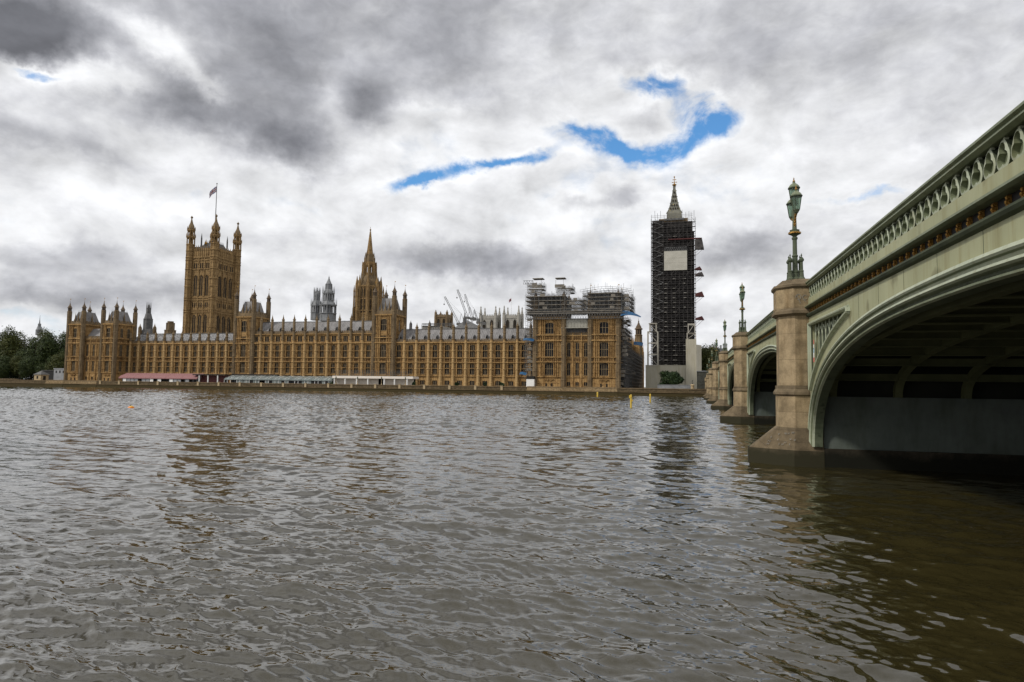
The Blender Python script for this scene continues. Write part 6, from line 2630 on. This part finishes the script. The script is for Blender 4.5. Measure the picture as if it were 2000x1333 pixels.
# ================================================================== RIVER WALL AND TERRACE
rw = thing('river_wall', 'long low weathered stone river wall with a coping in front of the palace terrace', 'wall', (-150, WALL_Y, 0))
m_ = MB()
m_.box(-330, 14, WALL_Y, WALL_Y + 1.2, -1.5, 2.55)
m_.prism(rect(-330, 14, WALL_Y - .55, WALL_Y), -1.5, 1.25, rect(-330, 14, WALL_Y - .35, WALL_Y))
m_.build('wall', RIVERWALL, rw)
m_ = MB()
m_.box(-330, 14, WALL_Y - .2, WALL_Y + 1.0, 2.55, 2.85)
m_.box(-330, 14, WALL_Y - .6, WALL_Y, 1.25, 1.42)
m_.build('coping', STONE_D, rw)
xx = -262
base = None
while xx < -64:
    m_ = MB()
    if base is None:
        m_.box(-.45, .45, WALL_Y - .32, WALL_Y, 1.42, 2.95)
        m_.box(-.55, .55, WALL_Y - .4, WALL_Y + .3, 2.95, 3.1)
        base = m_.build('pilaster', TAN, rw)
        base.location = Vector((xx, 0, 0)) - WL[rw.name]
    else:
        place_copy(base, rw, xx - (-262))
    xx += 10.6
m_ = MB()
m_.box(-480, -330, WALL_Y + 14, WALL_Y + 15.5, -1.5, 3.1)
m_.box(-480, -330, WALL_Y + 13.8, WALL_Y + 15.3, 3.1, 3.4)
m_.box(-331.2, -329.8, WALL_Y, WALL_Y + 15, -1.5, 3.1)
gw = m_.build('garden_wall', RIVERWALL)
tag(gw, 'plain dark embankment wall below the trees at the far left', 'wall')

# lamps along the terrace wall: one built, the rest copied
tl = thing('terrace_lamp', 'x', 'lamp post', (0, 0, 0), 'small lamp posts on the terrace wall')
m_ = MB()
m_.lathe(0, 0, [(.28, 0), (.2, .3), (.1, .5), (.07, 2.1), (.12, 2.15)], 8)
m_.build('post', TAN, tl, local=True)
m_ = MB()
m_.lathe(0, 0, [(.12, 2.15), (.26, 2.7), (.3, 2.75), (.12, 3.05), (.04, 3.3)], 6)
m_.build('lantern', GREEN_D, tl, local=True)
LX = [656, 698, 745, 791.5]
for i, px in enumerate(LX):
    o = tl if i == 0 else copy_tree(tl)
    o.location = (at(px, 750, WALL_Y + .4).x, WALL_Y + .4, 2.85)
    o['label'] = ['leftmost of the four small lamp posts before the cream marquee', 'second from left of the small lamp posts before the cream marquee',
                  'third from left of the small lamp posts before the cream marquee', 'rightmost of the four small lamp posts before the cream marquee'][i]

TY = 252.5


def canopy_row(name, label, cat, px0, px1, n, q_back, q_front, q_foot, roof_mat, wall_mat, frame_mat, Y_=TY, deep=4.5, glass=False, seed=0):
    rg = random.Random(seed)
    x0, x1 = at(px0, 740, Y_).x, at(px1, 740, Y_).x
    zb = at((px0 + px1) / 2, q_back, Y_ + deep).z
    zf = at((px0 + px1) / 2, q_front, Y_).z
    t = thing(name, label, cat, ((x0 + x1) / 2, Y_, 2.2))
    d = (x1 - x0) / n
    for i in range(n):
        a, b = x0 + i * d, x0 + (i + 1) * d
        m_ = MB()
        prof_ = [(Y_ - .25, zf - .35), (Y_ - .2, zf), (Y_ + deep * .25, zf + (zb - zf) * .45), (Y_ + deep, zb)]
        m_.sheet([[(a + .05, p[0], p[1]), (b - .05, p[0], p[1])] for p in prof_])
        m_.sheet([[(a + .05, p[0], p[1] - .06), (b - .05, p[0], p[1] - .06)][::-1] for p in prof_])
        m_.add([(a + .05, p[0], p[1]) for p in prof_] + [(a + .05, Y_ + deep, zf - .3)], [(0, 4, 3, 2, 1)])
        m_.add([(b - .05, p[0], p[1]) for p in prof_] + [(b - .05, Y_ + deep, zf - .3)], [(0, 1, 2, 3, 4)])
        m_.build('canopy', roof_mat, t)
        m_ = MB()
        k_ = 3 if glass else 4
        for j in range(k_):
            if rg.random() < (.25 if not glass else .12):
                continue
            p, q = a + d * j / k_ + .1, a + d * (j + 1) / k_ - .1
            m_.cur = (0 if rg.random() < .72 else 1)
            m_.box(p, q, Y_ + .1, Y_ + .16, 2.25, zf - .25)
        if m_.v:
            m_.build('side_panel', [wall_mat, WHITE if not glass else GLASS_D], t)
        m_ = MB()
        for j in range(k_ + 1):
            x_ = a + d * j / k_
            m_.box(x_ - .07, x_ + .07, Y_ - .02, Y_ + .12, 2.2, zf - .1)
        if glass:
            m_.box(a, b, Y_ - .02, Y_ + .1, zf - .35, zf - .15)
            for j in range(1, k_):
                x_ = a + d * j / k_
                m_.path([(x_, p[0], p[1] + .03) for p in prof_[1:]], .05, 4)
        m_.build('frame', frame_mat, t)
    m_ = MB()
    m_.box(x0 + .2, x1 - .2, Y_ + deep - .3, Y_ + deep, 2.2, zb - .1)
    m_.build('back_wall', DGREY, t)
    return t


canopy_row('awning', 'long faded red striped awning over the left end of the terrace', 'awning', 232, 385, 5, 729.5, 738.5, 744, AWN, GREYP, DGREY, seed=1)
canopy_row('glass_pavilion', 'row of pale green glazed terrace pavilions with white frames', 'pavilion', 438, 648, 11, 734.5, 741.5, 749, GLASSP, GLASSP, WHITE, glass=True, seed=2)
ct = thing('dark_canopy', 'flat black canopy on white posts between the red awning and the glass pavilions', 'canopy', (at(420, 740, TY).x, TY, 2.2))
a, b = at(376, 731, TY), at(525, 733.5, TY + 4.5)
c = at(438, 733, TY)
m_ = MB()
m_.box(a.x, c.x, TY, TY + 4.4, a.z - .45, a.z)
m_.box(c.x, b.x + 4, TY + 4.7, TY + 6.5, b.z - .1, b.z + .45)
m_.build('roof', BLACKM, ct)
m_ = MB()
m_.box(a.x + 1, c.x, TY + 3, TY + 3.2, 2.2, a.z - .5)
m_.build('back_wall', paint('maroon_panel', (.10, .03, .03), (.14, .05, .045)), ct)
for px in (388, 405, 424):
    p = at(px, 740, TY)
    m_ = MB()
    m_.lathe(p.x, TY + .4, [(.28, 2.2), (.28, a.z - .45)], 8)
    m_.build('post', WHITE, ct)
mq = thing('marquee', 'cream canvas flat topped marquee with white posts on the terrace', 'marquee', (at(728, 740, TY).x, TY, 2.2))
a, b = at(649, 734.3, TY), at(806.5, 740.6, TY)
m_ = MB()
m_.box(a.x, b.x, TY, TY + 6, b.z, a.z)
m_.build('canopy', MARQ, mq)
m_ = MB()
m_.box(a.x + .5, at(735, 740, TY).x, TY + 2, TY + 2.1, 2.2, b.z)
m_.box(at(746, 740, TY).x, b.x - .5, TY + 2, TY + 2.1, 2.2, b.z)
m_.build('side_panel', paint('beige_canvas', (.46, .41, .35), (.52, .47, .41)), mq)
m_ = MB()
m_.box(a.x + .6, b.x - .6, TY + 4, TY + 4.2, 2.2, b.z)
m_.build('back_wall', BLACKM, mq)
for px in (652, 673, 695.5, 717.5, 749.5, 769.7, 794.4):
    p = at(px, 745, TY)
    m_ = MB()
    m_.lathe(p.x, TY + .5, [(.32, 2.2), (.32, b.z)], 8)
    m_.build('post', WHITE, mq)
rl = thing('roof_railing', 'dark scaffold railing standing on top of the cream marquee', 'railing', (at(728, 730, TY + 3).x, TY + 3, a.z))
m_ = MB()
zt_, zl_ = at(728, 724.5, TY + 3).z, a.z
p, q = at(655, 730, TY + 3).x, at(797, 730, TY + 3).x
n = 34
for i in range(n + 1):
    x_ = p + (q - p) * i / n
    m_.tube((x_, TY + 3, zl_), (x_, TY + 3, zt_ + random.uniform(-.3, .2)), .05, 4)
    if i < n:
        m_.tube((x_, TY + 3, zl_), (x_ + (q - p) / n, TY + 3, zt_ - .2), .03, 3)
for f in (.35, .7, .98):
    m_.tube((p, TY + 3, zl_ + (zt_ - zl_) * f), (q, TY + 3, zl_ + (zt_ - zl_) * f), .05, 4)
m_.build('rails', DGREY, rl)

# ---- kiosk, sheds at the left end
ks = thing('stone_kiosk', 'small square tan stone kiosk with a grey pointed roof on the river wall', 'kiosk', (at(77, 742, WALL_Y).x, WALL_Y + 6, 2))
c = at(77, 736, WALL_Y + 2)
z0, z1, z2 = at(77, 748, WALL_Y + 2).z, at(77, 732, WALL_Y + 2).z, at(77, 724.5, WALL_Y + 2).z
m_ = MB()
hw_ = 2.0
m_.box(c.x - hw_, c.x + hw_, WALL_Y + 1, WALL_Y + 5, -1, z1)
m_.box(c.x - hw_ - .2, c.x + hw_ + .2, WALL_Y + .8, WALL_Y + 5.2, z1 - .25, z1)
m_.cur = 1
m_.box(c.x - .5, c.x + .5, WALL_Y + .97, WALL_Y + 1.1, z1 - 2.0, z1 - .7)
m_.box(c.x + hw_ - .1, c.x + hw_ + .03, WALL_Y + 2.2, WALL_Y + 3.6, z1 - 2.6, z1 - .7)
m_.build('walls', [TAN, DARKIN], ks)
m_ = MB()
m_.prism(rect(c.x - hw_ - .4, c.x + hw_ + .4, WALL_Y + .6, WALL_Y + 5.4), z1, z2, rect(c.x - .1, c.x + .1, WALL_Y + 2.9, WALL_Y + 3.1))
m_.build('roof', LEAD_D, ks)
sh = thing('shed', 'flat roofed pale grey shed with three tiny windows beside the left pavilion', 'shed', (at(117, 740, 262).x, 262, 2.2))
a, b = at(105.5, 721, 262), at(131, 740, 262)
m_ = MB()
m_.box(a.x, b.x, 262, 268, 2.0, a.z)
m_.box(a.x - .2, b.x, 261.8, 268, a.z, a.z + .35)
m_.build('walls', GREYP, sh)
for px in (110, 117, 124):
    c = at(px, 726.5, 262)
    m_ = MB()
    m_.box(c.x - .45, c.x + .45, 261.94, 262.02, c.z - .6, c.z + .5)
    m_.build('window', BLACKM, sh)
sh = thing('dark_hut', 'low black hut between the stone kiosk and the grey shed', 'hut', (at(95, 740, 266).x, 266, 2.2))
a, b = at(83, 724, 266), at(106, 740, 266)
m_ = MB()
m_.box(a.x, b.x, 266, 272, 2.0, a.z)
m_.build('walls', BLACKM, sh)
m_ = MB()
m_.box(a.x - .3, b.x + .3, 265.7, 272.3, a.z, a.z + .2)
m_.build('roof', LEAD_D, sh)

# ---- right end of the far bank
sw = thing('stair_wall', 'dark ivy stained stone stair wall at the far end of the bridge', 'wall', (3, 254, 0))
m_ = MB()
a, b = at(1361, 726, 253), at(1387, 770, 253)
m_.box(a.x, b.x, 253, 262, -1, a.z)
m_.build('wall', stone_blocks('dark_ivy_stone', (.055, .055, .045), (.07, .07, .06), (.03, .03, .025), 1.6, .5), sw)
m_ = MB()
m_.box(a.x - .1, b.x, 252.8, 262, a.z, a.z + .25)
m_.build('coping', GREYST, sw)
pw = thing('planter_wall', 'low grey wall below the round shrub at the foot of the hoarding', 'wall', (-8, 272, 2.2))
a, b = at(1284, 752.5, 262), at(1352, 758, 262)
m_ = MB()
m_.box(a.x, b.x, 262, 262.6, 2.0, a.z)
m_.build('wall', GREYST, pw)
m_ = MB()
m_.box(a.x - .1, b.x + .1, 261.9, 262.7, a.z, a.z + .15)
m_.build('coping', GREYP, pw)
sg_ = thing('stone_post', 'short pale stone gate post at the water steps by the far end of the bridge', 'post', (at(1352.5, 765, 250).x, 250, 0))
a = at(1352.5, 751, 250)
m_ = MB()
m_.prism(octo(a.x, 250, .75), -1, a.z - .5, octo(a.x, 250, .6))
m_.lathe(a.x, 250, [(.8, a.z - .5), (.8, a.z - .25), (.5, a.z)], 8)
m_.build('shaft', TAN, sg_)
m_ = MB()
m_.lathe(a.x, 250, [(.2, a.z), (.08, a.z + .4), (.06, a.z + 1.0), (.16, a.z + 1.2), (.02, a.z + 1.5)], 6)
m_.build('finial', BLACKM, sg_)


# ================================================================== PLANTS
def crown_mesh(name, rx, ry, rz, n, leaf, seed, mat, parent=None, zc0=0.0, lobes=9, centre=(0, 0, 0)):
    """leaf-sized faces spread through lumpy clumps: uneven outline with gaps"""
    rg = np.random.default_rng(seed)
    cl = []
    for i in range(lobes):
        th, ph = rg.uniform(0, 2 * pi), np.arccos(rg.uniform(-.75, 1))
        s_ = rg.uniform(.45, .78)
        cl.append((s_ * sin(ph) * cos(th) * rx, s_ * sin(ph) * sin(th) * ry, s_ * cos(ph) * rz, rg.uniform(.30, .52)))
    cl.append((0, 0, 0, .62))
    vs, fs = [], []
    w = np.array([c[3] ** 2 for c in cl])
    pick = rg.choice(len(cl), n, p=w / w.sum())
    for k in range(n):
        c = cl[pick[k]]
        d = rg.normal(size=3)
        d /= np.linalg.norm(d)
        rad = c[3] * (0.55 + .45 * rg.random() ** .5) * (1 + .12 * rg.normal())
        p = np.array([c[0] + d[0] * rad * rx, c[1] + d[1] * rad * ry, c[2] + d[2] * rad * rz])
        nrm = d + rg.normal(size=3) * .55
        nrm /= np.linalg.norm(nrm)
        a = np.cross(nrm, rg.normal(size=3))
        a /= np.linalg.norm(a) + 1e-9
        b = np.cross(nrm, a)
        l = leaf * rg.uniform(.6, 1.4)
        p = p + np.array(centre) + np.array([0, 0, zc0])
        i0 = len(vs)
        vs += [tuple(p - a * l), tuple(p + b * l * .55), tuple(p + a * l), tuple(p - b * l * .55)]
        fs.append((i0, i0 + 1, i0 + 2, i0 + 3))
    m_ = MB()
    m_.add(vs, fs)
    return m_.build(name, mat, parent, local=True)


def build_tree(label, h, r, seed, mat, n=5200, leaf=.42, group=None):
    t = thing('tree', label, 'tree', (0, 0, 0), group)
    rg = random.Random(seed)
    m_ = MB()
    m_.tube((0, 0, -.5), (.2, 0, h * .34), r * .075, 8, r * .05)
    for i in range(7):
        a = i * 2.4 + rg.random()
        p0 = Vector((.1, 0, h * (.2 + .04 * i)))
        p1 = Vector((cos(a) * r * .4, sin(a) * r * .4, h * (.42 + .05 * i)))
        p2 = p1 + Vector((cos(a) * r * .3, sin(a) * r * .3, h * .16))
        m_.tube(p0, p1, r * .035, 6, r * .022)
        m_.tube(p1, p2, r * .022, 5, r * .008)
    m_.build('trunk', BARK, t, local=True)
    crown_mesh('crown', r, r, h * .50, n, leaf, seed, mat, t, h * .52, 13)
    return t


TREES = [(5, 706, 645, 300, 'trees in the garden at the far left'), (28, 712, 643, 290, ''), (48, 715, 650, 310, ''), (66, 720, 654, 285, ''),
         (92, 715, 646, 296, ''), (112, 712, 642, 284, ''), (128, 716, 643, 305, ''), (-25, 710, 640, 295, ''), (-60, 710, 646, 300, ''), (14, 0, 692, 276, ''), (40, 0, 697, 278, ''), (70, 0, 690, 277, ''), (98, 0, 694, 276, ''), (122, 0, 690, 275, ''), (-12, 0, 690, 277, '')]
protos = []
lab_t = ['dark green tree at the left edge of the photo above the river wall', 'olive green rounded tree second from the left edge', 'broad dark tree left of the distant domed tower',
         'lower olive tree directly below the distant domed tower', 'dark tree between the stone kiosk and the grey shed', 'tall dense tree behind the grey shed',
         'dark narrow tree half hidden by the left pavilion', 'tree just out of view beyond the left edge', 'farthest left tree of the garden, out of view',
         'low bushy tree in front of the garden trees, near the left photo edge', 'low bushy tree in front, between the left photo edge and the stone kiosk', 'low bushy tree directly behind the stone kiosk',
         'low bushy tree behind the black hut', 'low bushy tree behind the grey shed against the left pavilion', 'low bushy tree cut off by the left photo edge']
for i, (px, qc, qt, Y_, g) in enumerate(TREES):
    top = at(px, qt, Y_)
    h = top.z - 2.2
    v = i % 3
    if len(protos) < 3:
        o = build_tree(lab_t[i], 30.0, 9.2, 31 + i, [LEAF1, LEAF2, LEAF1][v], 13000, .42, 'trees in the garden at the far left')
        protos.append(o)
    else:
        o = copy_tree(protos[v])
        o.rotation_euler = (0, 0, 1.3 * i)
    s_ = h / 31.8
    wd = 1.7 if h < 18 else 1 + .06 * (i % 2)
    o.scale = (s_ * wd, s_ * wd, s_)
    o.location = (top.x, Y_, 2.2)
    o['label'] = lab_t[i]
for i, (px, qt, Y_, lab) in enumerate(((1379, 684, 330, 'green tree between the hoarding and the far bridge lamps, nearer one'), (1392, 682, 360, 'green tree behind the far bridge lamps, farther one'),
                                     (1372, 690, 400, 'small green treetop just right of the boxed lift shaft'))):
    top = at(px, qt, Y_)
    o = copy_tree(protos[1])
    s_ = (top.z - 2.2) / 29.5
    o.scale = (s_ * 1.1, s_, s_)
    o.rotation_euler = (0, 0, i)
    o.location = (top.x, Y_, 2.2)
    o['label'] = lab
    o['group'] = 'trees past the end of the bridge'
bd = thing('far_building', 'distant dark flat roofed block just above the trees past the bridge', 'building', (at(1385, 690, 480).x, 480, 2.2))
a, b = at(1362, 681, 480), at(1412, 690, 480)
m_ = MB()
m_.box(a.x, b.x, 480, 500, 2.2, a.z)
m_.build('walls', DGREY, bd)
m_ = MB()
for i in range(7):
    x_ = a.x + (b.x - a.x) * (i + .5) / 7
    m_.box(x_ - .6, x_ + .6, 484, 487, a.z, a.z + 1 + 1.5 * (i % 3 == 0))
m_.build('roof_plant', GREYST, bd)


def shrub(label, px, q, wpx, hpx, Y_, seed, n=1500, mat=None):
    c = at(px, q, Y_)
    k = mpp(c)
    t = thing('shrub', label, 'shrub', (c.x, Y_, 2.2))
    m_ = MB()
    for i in range(6):
        a = i * 1.1
        m_.tube((0, 0, 0), (cos(a) * wpx * k * .25, sin(a) * wpx * k * .2, hpx * k * .6), .07, 5, .03)
    m_.build('stem', BARK, t, local=True)
    crown_mesh('foliage', wpx * k / 2, wpx * k / 2.4, hpx * k * .66, n, .30, seed, mat or LEAF3, t, max(.3, c.z - 2.2), 8)
    return t


shrub('large round dark green shrub in front of the cream hoarding', 1308, 742, 58, 30, 270, 58, 5200)
for i, (px, w, lab) in enumerate(((645, 12, 'small green bush at the left end of the cream marquee'), (808, 8, 'small green bush at the right end of the cream marquee'),
                                 (892, 9, 'low green bush on the terrace below the fourth pair of right wing windows'), (948, 7, 'low green bush near the middle of the right wing terrace'),
                                 (981, 12, 'low green bush on the terrace near the white site box'))):
    shrub(lab, px, 751.5, w, 7, 251, 60 + i, 300)

hd = thing('hedge', 'long dark hedge growing along the ground under the garden trees at the far left', 'hedge', (-385, 288, 2.2))
m_ = MB()
for i in range(30):
    x_ = -88 + i * 6
    m_.tube((x_, 0, 0), (x_ + .4, .3, 3.2), .12, 5, .05)
m_.build('stem', BARK, hd, local=True)
rgh = np.random.default_rng(77)
m_ = MB()
vs, fs = [], []
for k in range(13000):
    p = np.array([rgh.uniform(-95, 92), rgh.normal() * 1.7, 0.0])
    p[2] = rgh.random() ** .8 * (5.2 + 1.4 * sin(p[0] * .21) + .8 * sin(p[0] * .63 + 1))
    a = rgh.normal(size=3)
    a /= np.linalg.norm(a)
    b = np.cross(a, rgh.normal(size=3))
    b /= np.linalg.norm(b)
    l = .5 * rgh.uniform(.6, 1.4)
    i0 = len(vs)
    vs += [tuple(p - a * l), tuple(p + b * l * .6), tuple(p + a * l), tuple(p - b * l * .6)]
    fs.append((i0, i0 + 1, i0 + 2, i0 + 3))
m_.add(vs, fs)
m_.build('foliage', LEAF3, hd, local=True)

# ================================================================== ON THE WATER
def ground_hit(px, py):
    d = ray(px, py)
    t_ = (0 - CAM_H) / d.z
    return Vector((d.x * t_, d.y * t_, 0))


for (px, q0, q1, lab, nn) in ((1232.5, 797.5, 771, 'nearest yellow mooring post in the river, with two side brackets', 1), (1270, 787, 769.5, 'yellow mooring post nearer the bridge, slimmer and farther off', 0),
                              (1167, 776, 766, 'tiny yellow post by the wall under the right pavilion', 0)):
    p = ground_hit(px, q0)
    k = mpp(p)
    h = (q0 - q1) * k
    t = thing('mooring_post', lab, 'mooring post', (p.x, p.y, 0), 'yellow mooring posts in the river')
    w = 1.9 * k if nn else 1.5 * k
    m_ = MB()
    m_.lathe(p.x, p.y, [(w, -1.5), (w, h * .75), (w * 1.25, h * .78), (w * 1.25, h * .84), (w, h * .86)], 8)
    m_.build('pile', YELLOW, t)
    m_ = MB()
    m_.lathe(p.x, p.y, [(w * .8, h * .86), (w * 1.0, h * .9), (w * .8, h * .97), (w * .2, h)], 8)
    if nn:
        m_.box(p.x - w * 2, p.x - w * .8, p.y - .15, p.y + .15, h * .72, h * .94)
        m_.box(p.x + w * .8, p.x + w * 1.6, p.y - .15, p.y + .15, h * .5, h * .62)
    m_.build('cap', YELLOW, t)
p = ground_hit(256, 797.5)
k = mpp(p)
t = thing('buoy', 'small orange mooring buoy floating far out on the left of the river', 'buoy', (p.x, p.y, 0))
m_ = MB()
m_.lathe(p.x, p.y, [(2.5 * k, -.4), (5.6 * k, -.1), (5.8 * k, 1.2 * k), (4.8 * k, 2.6 * k), (2.0 * k, 3.6 * k)], 12)
m_.build('float', ORANGE, t, smooth=True)
m_ = MB()
m_.lathe(p.x - 1.5 * k, p.y, [(1.2 * k, 3.2 * k), (1.0 * k, 5.2 * k), (.4 * k, 5.8 * k)], 8)
m_.build('topmark', BLACKM, t)
m_ = MB()
m_.lathe(p.x + 1.0 * k, p.y, [(3.6 * k, 3.0 * k), (2.8 * k, 4.0 * k), (1.2 * k, 4.4 * k)], 8)
m_.build('collar', YELLOW, t)
